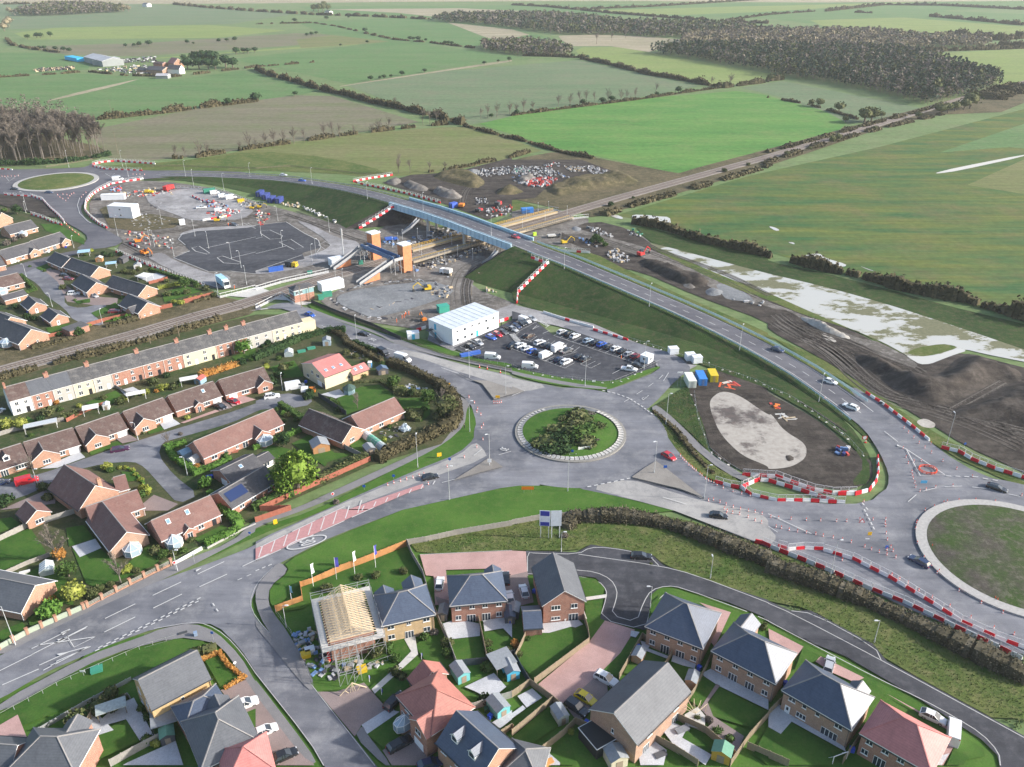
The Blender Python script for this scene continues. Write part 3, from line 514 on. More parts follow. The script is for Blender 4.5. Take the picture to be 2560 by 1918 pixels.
mb=MB(); mb.poly(GL('j 1440,1430 1452,1462 1300,1515 1000,1645 960,1657 790,1657 1000,1578 1240,1498')); o=mb.obj('red_hatching',REDS); o.location.z=MZ-.003; struct(o)
mb=MB(); mb.poly(GL('n 735,0 0,332 0,255 150,190 540,0')); o=mb.obj('red_hatching',REDS); o.location.z=MZ-.003; struct(o)
mb=MB()
for i in range(9):
    t0=i/8.5; a=G('n',20+t0*700,245-t0*258+10); b=G('n',60+t0*700,310-t0*262+20) ; strip(mb,[G('n',45+80*i,238-37*i),G('n',20+80*i,312-36*i)],.22)
for i in range(7): strip(mb,[G('j',935+102*i,1620-36*i),G('j',915+102*i,1664-38*i)],.22)
solid_=GL('n 0,335 90,288'); strip(mb,solid_,.2)
dash('n 0,335 740,0',6,2,.2,mb); dash('n 30,245 540,0',6,2,.2,mb)
o=mb.obj('road_markings',WHT); o.location.z=MZ+.004; struct(o)
# ---------------- link road on its embankment, the rail bridge
def frame(p,q,z=None):
    """matrix at p whose x axis points to q (level)"""
    return Matrix.Translation(p)@Matrix.Rotation(math.atan2(q.y-p.y,q.x-p.x),4,'Z')
cl=smooth(GL('e 1180,125,0.1 1300,129,0.1 1700,126,0.9 2209,148,2.2 f 240,165,3 480,200,4.1 720,235,5.2 980,290,6.3 1240,365,7.2'),1)
cm=GL('f 1240,365,7.2 1500,440,7.4 1740,520,7.5 1950,600,7.5 2130,665,7.5 g 90,725,7.4')
cr=smooth(GL('g 90,725,7.4 265,795,7 460,865,6.5 640,940,5.9 1050,1115,4.5 1495,1305,3.1 1970,1530,1.7 l 240,410,.9 480,570,.45 800,800,.18 1070,1040,.15'),1)
full=cl+cm[1:]+cr[1:]
mb=MB(); strip(mb,full,9.2,.14); o=struct(mb.obj('link_road',TARL))
mb=MB(); 
for k in (-3.9,3.9): strip(mb,offs(full,k),.18,.16)
for p,h in walk(full,6.2):
    d=Vector((math.cos(h),math.sin(h),0)); q=p+d*3.2
    i=min(range(len(full)),key=lambda i:(full[i]-q).length); 
    n2=[x for x in walk(full,6.2,0)]; break
W1=walk(full,1.0)
# heights follow the polyline because walk() interpolates x, y and z
for i in range(0,len(W1)-3,6): strip(mb,[W1[i][0],W1[i+1][0],W1[i+2][0],W1[i+3][0]],.17,.16)
o=struct(mb.obj('road_markings',WHT))
NF=3.7
def bank(pts,mn,mf,name='embankment'):
    mb=MB(); prof=lambda p:[(-6.3-NF*p.z-.3,-p.z-.3),(-6.3,-.02),(-4.6,.06),(4.6,.06),(6.3,-.02),(6.3+2.1*p.z+.3,-p.z-.3)]
    rows=[]
    for i,p in enumerate(pts):
        a=pts[max(0,i-1)];b=pts[min(len(pts)-1,i+1)]; d=Vector((b.x-a.x,b.y-a.y,0)).normalized(); n=Vector((-d.y,d.x,0)); rows.append([p+n*x+Vector((0,0,z)) for x,z in prof(p)])
    for r,s in zip(rows[:-1],rows[1:]):
        for j in range(5): mb.face([r[j],s[j],s[j+1],r[j+1]],0 if j<2 else (1 if j>2 else 2))
    o=mb.obj(name,[mn,mf,DIRT]); return struct(o)
bank(cl,BANK,RGH); bank(cr,BANK,RGH)
def abut(p,d,m=SOIL,s=1):
    """earth slope under the bridge end"""
    d=Vector((d.x,d.y,0)).normalized(); n=Vector((-d.y,d.x,0)); z=p.z; mb=MB()
    top=[p+n*-6.3+Vector((0,0,-.1)),p+n*6.3+Vector((0,0,-.1))]; f=[p+d*13-n*7+Vector((0,0,-z)),p+d*13+n*7+Vector((0,0,-z))]
    nl,nr=((NF,2.1) if s>0 else (2.1,NF)); l=p-n*(6.3+nl*z)+Vector((0,0,-z)); r=p+n*(6.3+nr*z)+Vector((0,0,-z)); c1=p+d*9-n*16+Vector((0,0,-z)); c2=p+d*9+n*16+Vector((0,0,-z))
    mb.face([top[0],f[0],f[1],top[1]]); mb.face([top[0],l,c1]); mb.face([top[0],c1,f[0]]); mb.face([top[1],f[1],c2]); mb.face([top[1],c2,r])
    struct(mb.obj('abutment_slope',m))
dd=cm[-1]-cm[0]; abut(cm[0],dd); abut(cm[-1],-dd,SOIL,-1)
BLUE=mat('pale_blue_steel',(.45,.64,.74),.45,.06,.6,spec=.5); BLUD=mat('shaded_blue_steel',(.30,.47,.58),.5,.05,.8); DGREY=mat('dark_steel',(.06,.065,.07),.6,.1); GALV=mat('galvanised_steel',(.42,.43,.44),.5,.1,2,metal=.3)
br=empty('road_bridge',(0,0,0),0,'pale blue steel girder road bridge carrying the link road over the railway','bridge')
n0=Vector((-dd.y,dd.x,0)).normalized(); L=dd.length
mb=MB(); wallstrip(mb,cm,12.6,-1.0,.05); mb.obj('deck',mat('deck_soffit',(.25,.26,.27),.8),br)
for sgn in (-1,1):
    mb=MB(); e=offs(cm,sgn*6.5); wallstrip(mb,e,.3,-1.7,1.25); wallstrip(mb,e,.75,-1.75,-1.6,0); wallstrip(mb,e,.75,1.2,1.32)
    mb.obj('girder',BLUE,br)
    mb=MB()
    for p,h in walk(e,3.0): 
        M=Matrix.Translation(p)@Matrix.Rotation(h,4,'Z'); mb.box(-.06,.06,-.34,.34,-1.6,1.2,0,M)
    wallstrip(mb,e,.42,-.5,-.42); mb.obj('girder_stiffener',BLUD,br)['kind']='stuff' if 0 else ''
    mb=MB(); wallstrip(mb,offs(cm,sgn*6.0),.12,1.55,1.65); wallstrip(mb,offs(cm,sgn*6.0),.12,.9,.98)
    for p,h in walk(offs(cm,sgn*6.0),2.5): mb.bar(p,p+Vector((0,0,1.6)),.06)
    mb.obj('parapet_rail',BLUE,br)
for t in (.33,.63):
    p=cm[0].lerp(cm[-1],t); mb=MB()
    for k in (-5,0,5): q=p+n0*k; mb.lathe([(.7,0),(.7,q.z-1.9)],10,0,(q.x,q.y,0))
    a=p-n0*6.2;b=p+n0*6.2; wallstrip(mb,[Vector((a.x,a.y,p.z)),Vector((b.x,b.y,p.z))],1.5,-2.1,-1.1); mb.obj('pier',CONC,br)
for p,s in ((cm[0],1),(cm[-1],-1)):
    d=dd.normalized()*s; mb=MB(); a=p-n0*7+d*.6;b=p+n0*7+d*.6; wallstrip(mb,[a,b],1.4,-4,-1.0); mb.obj('abutment',mat('abutment_blue_grey',(.33,.45,.52),.7),br)
def scaffold(name,c,rz,lx,ly,lz,label,step=2.2,group=None,m=None,z0=0):
    mb=MB(); nx=max(1,int(lx/step)); ny=max(1,int(ly/step)); nz=max(1,int(lz/2))
    for i in range(nx+1):
        for j in range(ny+1):
            if 0<i<nx and 0<j<ny: continue
            x=lx*i/nx-lx/2; y=ly*j/ny-ly/2; mb.bar((x,y,z0),(x,y,z0+lz+.8),.05)
    for k in range(1,nz+1):
        z=z0+k*lz/nz
        for y in (-ly/2,ly/2):
            mb.bar((-lx/2,y,z),(lx/2,y,z),.045); mb.bar((-lx/2,y,z+.6),(lx/2,y,z+.6),.04)
            for i in range(nx): mb.bar((-lx/2+lx*i/nx,y,z-lz/nz),(-lx/2+lx*(i+1)/nx,y,z),.04)
        for x in (-lx/2,lx/2): mb.bar((x,-ly/2,z),(x,ly/2,z),.045)
    o=mb.obj(name,m or GALV,None,c,rz); return tag(o,label,'scaffold',group)
p=cm[0].lerp(cm[-1],.17); scaffold('scaffold',(p.x-4,p.y-2,0),math.atan2(dd.y,dd.x),13,6,4.6,'grey scaffold under the left span of the blue bridge',2,m=DGREY)
p=cm[0].lerp(cm[-1],.80); scaffold('scaffold',(p.x-4,p.y-4,0),math.atan2(dd.y,dd.x),12,7,4.6,'dark scaffold under the right span of the blue bridge',2,m=DGREY)
# crash barriers and verge fence along the approach roads
AQ=mat('pale_blue_rail',(.33,.47,.52),.5,.1,1)
def guard(name,pts,label,m=AQ,h=.7,step=3.2,post=.06,rails=(.55,.75),cat='guard rail',w_=.1):
    r=empty(name,tuple(pts[0]),0,label,cat); o0=pts[0]; mb=MB()
    for z in rails: hw=.03 if w_<.03 else (.09 if w_>.045 else .06); wallstrip(mb,[q-o0 for q in pts],w_,z-hw,z+hw)
    mb.obj('rail',m,r); mb=MB()
    for p,hh in walk(pts,step): mb.bar(p-o0,p-o0+Vector((0,0,h)),post)
    mb.obj('post',m,r)['kind']='stuff'; return r
guard('crash_barrier',offs(cr,5.6)[1:-3],'pale blue crash barrier along the far edge of the link road, right of the bridge',rails=(.5,.8,1.1),h=1.3)
guard('crash_barrier',offs(cr,-5.6)[2:-2],'pale blue crash barrier along the near edge of the link road, right of the bridge')
guard('crash_barrier',offs(cl,5.4)[6:],'grey crash barrier along the far edge of the link road, left of the bridge',GALV)
guard('crash_barrier',offs(cl,-5.4)[9:],'grey crash barrier along the near edge of the link road, left of the bridge',GALV)
WOOD=mat('weathered_timber',(.20,.165,.12),.9,.2,3)
def railfence(s,label,m=WOOD,h=1.2,step=2.6,z=0,pts=None,name='post_and_rail_fence'):
    return guard(name,pts or GL(s,z),label,m,h,step,.06,(.4,.75,1.1),'fence',.04)
railfence('e 1240,60 1500,60 2209,80 f 300,60 640,95 1010,140','timber post and rail fence running along the field edge above the link road')
railfence('a 0,1440 400,1450 800,1385','timber post and rail fence in front of the bare wood')
railfence('f 480,1240 700,1340 900,1420 1200,1530 j 1650,320 k 0,440','low timber fence between the footway and the stone laydown area')
# ---------------- railway
rc0=GL('i -500,585 0,452 600,287 1200,122 e 1700,1355 2050,1262 f 60,1193 300,1118 700,995 1000,912 1400,800 1870,680 g 100,570 520,450 900,337 1500,172 d 0,1358 900,1092 1750,832 2209,712 3200,420')
mb=MB(); wallstrip(mb,rc0,8.6,0,.32); struct(mb.obj('railway_ballast',BALL))
RST=mat('rusty_rail',(.10,.075,.06),.6,.15,2); SLP=mat('sleepers',(.17,.15,.135),.9,.15,2)
near=[p for p in rc0 if p.y<600]
for k,lab in ((1.75,'far'),(-1.75,'near')):
    t=empty('railway_track',tuple(near[0]),0,'%s pair of rusty rails on sleepers running through the whole scene'%lab,'railway track'); mb=MB()
    for q in (-.72,.72): wallstrip(mb,[p-near[0] for p in offs(rc0,k+q)],.16,.34,.5)
    mb.obj('rail',RST,t); mb=MB()
    for p,h in walk(offs(near,k),1.3):
        M=Matrix.Translation(p-near[0])@Matrix.Rotation(h,4,'Z'); mb.box(-.15,.15,-1.3,1.3,.33,.36,0,M)
    mb.obj('sleeper',SLP,t)['kind']='stuff'
BUFF=mat('platform_paving',(.33,.28,.21),.85,.12,1); YEL=mat('yellow_paint',(.62,.38,.05),.6,.08,1); ORB=brick('orange_brick',(.62,.24,.11),(.56,.20,.09),(.45,.25,.16))
WHITE=mat('white_panel',(.78,.79,.80),.5,.05,1); GLASS,_n,_b=nodes('window_glass',.08,0,.8); _b.inputs['Base Color'].default_value=(.035,.045,.06,1)
NAVY=mat('navy_steel',(.05,.09,.20),.5,.08)
def platform(a,b,w_,label,side,rail=YEL):
    d=b-a; L=math.hypot(d.x,d.y); r=empty('station_platform',tuple(a),math.atan2(d.y,d.x),label,'platform')
    mb=MB(); mb.box(0,L,-w_/2,w_/2,0,.95); mb.obj('platform_slab',BUFF,r)
    mb=MB(); mb.box(0,L,-w_/2*side-.05,-w_/2*side+.4*side+.05,.953,.97) if side>0 else mb.box(0,L,w_/2-.45,w_/2,.953,.97); mb.obj('edge_stripe',YEL,r)
    mb=MB(); y=side*(w_/2-.1)
    for z in (1.5,2.1): mb.box(0,L,y-.04,y+.04,z-.05,z+.05)
    for i in range(int(L/1.5)+1): mb.bar((i*1.5,y,.95),(i*1.5,y,2.15),.05)
    mb.obj('handrail',rail,r)
    mb=MB(); mb.box(L*.35,L*.35+6,side*.6-1,side*.6+1,3.1,3.25)
    for x in (.2,5.8):
        for y in (-.9,.9): mb.bar((L*.35+x,side*.6+y*.95,.95),(L*.35+x,side*.6+y*.95,3.1),.06)
    mb.obj('waiting_shelter',WHITE,r); return r
platform(G('f',1335,790,.9),G('g',375,455,.9),3.4,'buff station platform on the far side of the tracks, with yellow handrails',1)
platform(G('f',1340,885,.9),G('g',510,500,.9),3.4,'buff station platform on the near side of the tracks, with black handrails',-1,DGREY)
for s,l in (('f 1450,900 1780,800','right of the lift towers'),('g 110,640 520,530','by the site end of the platform'),('f 2080,560 2209,500 g 110,470 300,430','along the back of the far platform')):
    guard('palisade_fence',GL(s),'black palisade fence '+l,DGREY,1.9,.5,.05,(.4,1.6),'fence')
def rot2(x,y,a): return Vector((x*math.cos(a)-y*math.sin(a),x*math.sin(a)+y*math.cos(a),0))
AX=R(-47)
for (x,y),lab in (((-59.3,343.2),'the far side of the tracks'),((-44.3,327.6),'the near side of the tracks')):
    t=empty('lift_tower',(x,y,0),AX,'tall orange brick lift tower with pale flat roof on '+lab,'lift tower')
    MB().box(-1.9,1.9,-2.1,2.1,0,11.7).obj('tower_shaft',ORB,t)
    mb=MB(); mb.box(-2.15,2.15,-2.35,2.35,11.7,12.0); mb.obj('roof',WHITE,t); mb=MB(); mb.box(-1.93,1.93,-2.13,2.13,11.35,11.69); mb.obj('trim_band',GALV,t)
u=rot2(1,0,AX); v=rot2(0,1,AX)  # u across the tracks towards the camera, v along the tracks
fb=empty('footbridge',(-59.3,343.2,0),AX,'dark blue steel footbridge with stairs spanning the tracks between the lift towers','footbridge')
FBX=21.6
mb=MB(); mb.box(-1,FBX+1,-6,-2.9,5.9,6.15); mb.obj('deck',NAVY,fb)
FBC=mat('footbridge_blue',(.13,.21,.36),.45,.08)
for y in (-6,-2.9):
    mb=MB(); mb.box(-1,FBX+1,y-.07,y+.07,6.15,7.6); mb.box(-1,FBX+1,y-.12,y+.12,7.6,7.75)
    for i in range(13): mb.box(-1+i*1.95,-.85+i*1.95,y-.13,y+.13,6.0,7.6)
    mb.obj('side_truss',FBC,fb)
GST=mat('grey_stair',(.22,.25,.28),.6,.1)
for x0,sg,l in ((FBX-1.4,1,17),(-2.2,1,15)):
    mb=MB(); mb.box(x0-.2,x0+3.2,-6.2,1.0,5.85,6.1)      # landing
    n=26
    for i in range(n):
        y=-6.2-l*(i+1)/n; mb.box(x0+.3,x0+2.7,y,y+l/n,max(0,5.9*(1-(i+1)/n)-.25),5.95*(1-(i+.6)/n))
    mb.obj('staircase',GST,fb)
    mb=MB()
    for x in (x0+.25,x0+2.75):
        k=len(mb.v); mb.face([(x,-6.2,5.9),(x,-6.2-l,.2),(x,-6.2-l,1.3),(x,-6.2,7.1)]); mb.face([(x+.04,-6.2,7.1),(x+.04,-6.2-l,1.3),(x+.04,-6.2-l,.2),(x+.04,-6.2,5.9)])
    for x in (x0-.2,x0+3.2): mb.box(x-.04,x+.04,-6.2,1,6.1,7.2)
    mb.obj('stair_parapet',GALV,fb)
    mb=MB(); xa,xb=x0+.3,x0+2.7; ya,yb=-6.2-l*.42,-6.2-l*.97; h=3.2
    mb.face([(xb,ya,0),(xb,yb,0),(xb,yb,.1),(xb,ya,h)][::-1]); mb.face([(xa,ya,0),(xa,ya,h),(xa,yb,.1),(xa,yb,0)][::-1]); mb.face([(xa,ya,0),(xb,ya,0),(xb,ya,h),(xa,ya,h)][::-1])
    mb.obj('brick_stair_base',ORB,fb)
    mb=MB()
    for x in (x0,x0+3):
        for y in (-6,-3,.6): mb.bar((x,y,0),(x,y,5.9),.12)
    mb.bar((x0,-6,0),(x0,.6,5.9),.07); mb.bar((x0+3,-6,5.9),(x0+3,.6,0),.07); mb.obj('support_frame',GALV,fb)
for s,l,g in (('f 1260,640,.5 1330,590,3 1400,520,6','temporary grey stair tower climbing the left bridge abutment',0),('f 1950,905,0 2020,860,2.5 2080,790,5.5','temporary grey stair tower climbing the right bridge abutment',0)):
    pts=GL(s); mb=MB(); strip(mb,pts,2.2); [wallstrip(mb,offs(pts,k),.06,0,1.1) for k in (-1.1,1.1)]
    tag(mb.obj('access_stair',GALV),l,'stairs')
# ---------------- haze
HZ,_n,_b=nodes('haze_air'); _n.nodes.remove(_b); _v=_n.nodes.new('ShaderNodeVolumePrincipled'); _v.inputs['Color'].default_value=(.93,.96,1,1); _v.inputs['Density'].default_value=.00007; _v.inputs['Anisotropy'].default_value=.2
_n.links.new(_v.outputs[0],[x for x in _n.nodes if x.type=='OUTPUT_MATERIAL'][0].inputs['Volume'])
hz=MB().box(-9500,9500,-500,11500,-1.2,124).obj('haze',HZ); stuff(hz,'pale grey haze fading the far fields','haze')
# ---------------- houses
BR_RED=brick('red_brick',(.36,.145,.095),(.30,.115,.075)); BR_BUF=brick('buff_brick',(.55,.38,.19),(.48,.32,.15)); BR_MIX=brick('mixed_brown_brick',(.38,.22,.15),(.29,.16,.11)); BR_OR=brick('orange_red_brick',(.40,.195,.12),(.33,.155,.095)); BR_YEL=brick('yellow_brick',(.58,.39,.16),(.52,.34,.13))
CREAM=mat('cream_render',(.60,.53,.37),.85,.06,.6); WREND=mat('white_render',(.72,.72,.70),.85,.06,.6); GREND=mat('grey_beige_render',(.42,.405,.375),.85,.07,.6); PAINT=mat('white_upvc',(.78,.78,.77),.35,.0)
R_BLU=roofmat('blue_slate_tiles',(.075,.098,.15),(.055,.074,.115),.42,.5); R_GRY=roofmat('grey_slate_tiles',(.115,.123,.14),(.09,.097,.112),.55,.35); R_BRN=roofmat('brown_concrete_tiles',(.115,.078,.070),(.085,.056,.052),.7,.3,.35); R_PNK=roofmat('faded_red_tiles',(.20,.112,.098),(.155,.085,.076),.7,.3,.2); R_RED=roofmat('red_clay_tiles',(.40,.17,.14),(.32,.135,.115),.6,.35); R_DRK=roofmat('dark_concrete_tiles',(.085,.085,.095),(.06,.06,.068),.65,.35,.2); R_SLT=roofmat('old_mossy_slates',(.095,.095,.10),(.06,.06,.066),.65,.35,.4); R_FELT=mat('roofing_felt',(.10,.10,.105),.9,.2,1)
R_ROS=roofmat('rose_red_tiles',(.50,.20,.19),(.43,.17,.16),.6,.35)
DOORC={'k':mat('black_door',(.03,.03,.035),.4,0),'w':PAINT,'b':mat('blue_door',(.08,.3,.6),.4,0)}
PANE_V={}
def window(parent,M,w_,h,kind='w',name='window'):
    """framed opening standing 4 cm proud of the wall; x along the wall, z up, outward is -y"""
    fr=MB(); g=MB(); t=.09
    fr.box(-w_/2,w_/2,-.05,.06,0,t,0,M); fr.box(-w_/2,w_/2,-.05,.06,h-t,h,0,M)
    if kind=='c': t=.05
    n=1 if w_<.8 or kind=='c' else (2 if w_<1.7 else (3 if w_<2.6 else 4))
    for i in range(n+1): x=-w_/2+w_*i/n; fr.box(max(-w_/2,x-t/2),min(w_/2,x+t/2),-.048,.058,t,h-t,0,M)
    if kind=='w': fr.box(-w_/2-.08,w_/2+.08,-.12,.05,-.08,-.002,0,M)
    o=fr.obj(name,PAINT,parent)
    g.box(-w_/2+.03,w_/2-.03,-.02,.05,.03,h-.03,0,M); g.obj('pane',GLASS,o); return o
def gable(mb,x0,x1,y0,y1,ze,zr,ax,m=0):
    """gabled wall block; ridge along x or y"""
    xm,ym=(x0+x1)/2,(y0+y1)/2
    if ax=='x':
        mb.face([(x0,y0,0),(x1,y0,0),(x1,y0,ze),(x0,y0,ze)],m); mb.face([(x1,y1,0),(x0,y1,0),(x0,y1,ze),(x1,y1,ze)],m)
        mb.face([(x1,y0,0),(x1,y1,0),(x1,y1,ze),(x1,ym,zr),(x1,y0,ze)],m); mb.face([(x0,y1,0),(x0,y0,0),(x0,y0,ze),(x0,ym,zr),(x0,y1,ze)],m)
    else:
        mb.face([(x0,y0,0),(x1,y0,0),(x1,y0,ze),(xm,y0,zr),(x0,y0,ze)],m); mb.face([(x1,y1,0),(x0,y1,0),(x0,y1,ze),(xm,y1,zr),(x1,y1,ze)],m)
        mb.face([(x1,y0,0),(x1,y1,0),(x1,y1,ze),(x1,y0,ze)],m); mb.face([(x0,y1,0),(x0,y0,0),(x0,y0,ze),(x0,y1,ze)],m)
def chevron(mb,x0,x1,y0,y1,ze,zr,ax,ov=.35,ogx=.15,t=.16,m=0):
    """two roof slopes with thickness; returns nothing"""
    W=(y1-y0)/2 if ax=='x' else (x1-x0)/2; s=(zr-ze)/W; zo=ze-ov*s
    if ax=='x':
        a,b=x0-ogx,x1+ogx; ym=(y0+y1)/2; pr=[(y0-ov,zo),(y0-ov,zo+t),(ym,zr+t*1.1),(y1+ov,zo+t),(y1+ov,zo),(ym,zr+.02)]
        A=[(a,p,z) for p,z in pr]; B=[(b,p,z) for p,z in pr]
    else:
        a,b=y0-ogx,y1+ogx; xm=(x0+x1)/2; pr=[(x0-ov,zo),(x0-ov,zo+t),(xm,zr+t*1.1),(x1+ov,zo+t),(x1+ov,zo),(xm,zr+.02)]
        A=[(p,b,z) for p,z in pr]; B=[(p,a,z) for p,z in pr]
    n=6
    for i in range(n):
        j=(i+1)%n; mb.face([A[i],B[i],B[j],A[j]],m)
    mb.face([A[0],A[1],A[2],A[5]][::-1],m+1 if m==0 else m); mb.face([A[5],A[2],A[3],A[4]][::-1],m+1 if m==0 else m); mb.face([B[0],B[1],B[2],B[5]],m+1 if m==0 else m); mb.face([B[5],B[2],B[3],B[4]],m+1 if m==0 else m)
def hip(mb,x0,x1,y0,y1,ze,pitch,ov=.4,m=0,t=.16):
    x0-=ov;x1+=ov;y0-=ov;y1+=ov; z0=ze-.05; z1=z0+t; Wd=min(x1-x0,y1-y0)/2; zr=z1+Wd*pitch
    if x1-x0>=y1-y0: r0=(x0+Wd,(y0+y1)/2,zr); r1=(x1-Wd,(y0+y1)/2,zr); q=[[(x0,y0),(x1,y0),r1,r0],[(x1,y0),(x1,y1),r1],[(x1,y1),(x0,y1),r0,r1],[(x0,y1),(x0,y0),r0]]
    else: r0=((x0+x1)/2,y0+Wd,zr); r1=((x0+x1)/2,y1-Wd,zr); q=[[(x0,y0),(x1,y0),r0],[(x1,y0),(x1,y1),r1,r0],[(x1,y1),(x0,y1),r1],[(x0,y1),(x0,y0),r0,r1]]
    for f in q: mb.face([(p[0],p[1],z1) if len(p)==2 else p for p in f],m)
    c=[(x0,y0),(x1,y0),(x1,y1),(x0,y1)]
    for i in range(4): a,b=c[i],c[(i+1)%4]; mb.face([(*a,z0),(*b,z0),(*b,z1),(*a,z1)],m+1)
    mb.face([(*p,z0) for p in c[::-1]],m+1)
    return r0,r1,[(x0,y0,z1),(x1,y0,z1),(x1,y1,z1),(x0,y1,z1)]
def ridge(parent,segs,m,name='ridge_tiles'):
    mb=MB(); [mb.bar(a,b,.13,0,4) for a,b in segs]; mb.obj(name,m,parent)
RIDG=mat('ridge_tile_mortar',(.26,.25,.245),.85,.1,2)
def house(t,A,B,dep,ze,typ,wall,roof,label,op='',cat='house',name='detached_house',pitch=.75,group=None,wr=None,ridgem=None):
    """A,B: ends of the near eave line on the photo, dep: depth away from the viewer, op: openings and wings
    tokens side:kind:u:z:w:h  (side f b l r; kind w d g p) and W:u0:u1:proj:ze:ridgedir  C:u:v  V:u (dormer)  S:u:v (skylight)"""
    tb=t[1] if len(t)>1 else t[0]; a=G(t[0],*A,ze); b=G(tb,*B,ze); a.z=b.z=0; L=(b-a).length
    H=empty(name,tuple(a),math.atan2(b.y-a.y,b.x-a.x),label,cat,group)
    rf=MB(); wl=MB(); segs=[]; zr=ze
    if typ=='g': zr=ze+dep/2*pitch; gable(wl,0,L,0,dep,ze,zr,'x'); chevron(rf,0,L,0,dep,ze,zr,'x'); segs=[((0,dep/2,zr+.18),(L,dep/2,zr+.18))]
    elif typ=='x': zr=ze+L/2*pitch; gable(wl,0,L,0,dep,ze,zr,'y'); chevron(rf,0,L,0,dep,ze,zr,'y'); segs=[((L/2,0,zr+.18),(L/2,dep,zr+.18))]
    elif typ=='h':
        wl.box(0,L,0,dep,0,ze-.05); r0,r1,c=hip(rf,0,L,0,dep,ze,pitch); segs=[(r0,r1)]; zr=r0[2]
        segs+= [(c[0],r0),(c[3],r0),(c[1],r1),(c[2],r1)] if L>=dep else [(c[0],r0),(c[1],r0),(c[2],r1),(c[3],r1)]
    elif typ=='f': wl.box(0,L,0,dep,0,ze-.1); rf.box(-.15,L+.15,-.15,dep+.15,ze-.1,ze+.12,0)
    WN=[]; rest=[]
    for tk in op.split():
        p=tk.split(':')
        if p[0]=='W':   # gabled wing towards the viewer (proj>0) or away (proj<0)
            u0,u1,pr,zw=map(float,p[1:5]); x0,x1=u0*L,u1*L; zg=zw+(x1-x0)/2*pitch; din=min(dep/2,(zg-ze)/pitch if zg>ze else 1)+.3
            y0,y1=(-pr,din) if pr>=0 else (dep-din,dep-pr)
            yy=(-pr,0) if pr>=0 else (dep,dep-pr)
            gable(wl,x0,x1,yy[0]+.0,yy[1],zw,zg,'y'); chevron(rf,x0,x1,y0,y1,zw,zg,'y',.3); segs.append((((x0+x1)/2,y0,zg+.18),((x0+x1)/2,y1,zg+.18)))
            WN.append((x0,x1,-pr))
        else: rest.append(p)
    wo=wl.obj('wall',wall,H); ro=rf.obj('roof',[roof,PAINT],H)
    if segs: ridge(ro,segs,ridgem or RIDG)
    if typ in 'ghx':
        gm=DGREY if name!='bungalow' else PAINT
        if typ!='x': MB().box(-.3,L+.3,-.52,-.4,ze-.26,ze-.1).obj('gutter',gm,H); MB().box(-.3,L+.3,dep+.4,dep+.52,ze-.26,ze-.1).obj('gutter',gm,H); MB().bar((L-.15,-.1,0),(L-.15,-.1,ze-.2),.05).obj('downpipe',gm,H)
        else: MB().box(-.5,-.38,0,dep,ze-.36,ze-.2).obj('gutter',gm,H); MB().box(L+.38,L+.5,0,dep,ze-.36,ze-.2).obj('gutter',gm,H)
    for p in rest:
        k=p[0]
        if k=='C':
            u,v=float(p[1])*L,float(p[2])*dep; mb=MB(); mb.box(u-.45,u+.45,v-.35,v+.35,zr-1.4,zr+1.1); mb.box(u-.52,u+.52,v-.42,v+.42,zr+1.1,zr+1.22)
            for q in (-.2,.2): mb.lathe([(.13,0),(.1,.45)],8,0,(u+q,v,zr+1.22))
            mb.obj('chimney',wall if wall.name.find('brick')>=0 else BR_RED,ro)
        elif k=='V':    # dormer on the near slope
            u=float(p[1])*L; v=.22*dep; z=ze+v*pitch; mb=MB(); gable(mb,u-.75,u+.75,v-.6,v+2.0,z+.9,z+1.6,'y'); dm=mb.obj('dormer',PAINT,ro)
            mb=MB(); chevron(mb,u-.75,u+.75,v-.6,v+2.2,z+.9,z+1.6,'y',.15); mb.obj('dormer_roof',[roof,PAINT],dm)
            mb=MB(); mb.box(u-.5,u+.5,v-.64,v-.6,z+.0,z+.9); mb.obj('pane',GLASS,dm)
        elif k=='S':    # skylight in the near slope
            u,v=float(p[1])*L,float(p[2])*dep; z=ze+v*pitch+.17; mb=MB(); hh=.5
            P=[(u-.45,v-hh,z-hh*pitch),(u+.45,v-hh,z-hh*pitch),(u+.45,v+hh,z+hh*pitch),(u-.45,v+hh,z+hh*pitch)]; top=[(x,y-.07,z_+.1) for x,y,z_ in P]; mb.face(top)
            for i in range(4): mb.face([P[i],P[(i+1)%4],top[(i+1)%4],top[i]])
            sk=mb.obj('skylight',PAINT,ro); inn=[(x*.8+u*.2,y*.8+v*.2-.03,z_*.8+(z+.1)*.2+.02) for x,y,z_ in top]; MB().face(inn).obj('pane',mat('sky_glass',(.18,.30,.42),.1,0,spec=.8),sk)
        elif k=='P':    # solar panels on the near slope
            u0,u1=float(p[1])*L,float(p[2])*L; v0,v1=.12*dep,.4*dep; mb=MB(); q=[(u0,v0),(u1,v0),(u1,v1),(u0,v1)]; mb.face([(x,y-.05,ze+y*pitch+.26) for x,y in q]); mb.obj('solar_panel',mat('solar_glass',(.02,.035,.10),.15,0,spec=.7),ro)
        elif k=='K':    # conservatory against the near wall
            u,w_=float(p[1])*L,float(p[2]); d=2.6; y=-float(p[3]) if len(p)>3 else 0; mb=MB(); o=[(u-w_/2,y-.02),(u-w_/2,y-d*.6),(u-w_/4,y-d),(u+w_/4,y-d),(u+w_/2,y-d*.6),(u+w_/2,y-.02)]
            cs=MB(); cs.prism(o,0,.6); cs=cs.obj('conservatory',wall,H)
            for i in range(5): a_,b_=o[i],o[i+1]; mb.face([(*a_,.6),(*b_,.6),(*b_,2.1),(*a_,2.1)]) ; mb.face([(*a_,2.1),(*b_,2.1),(u,y-.5,3.1)])
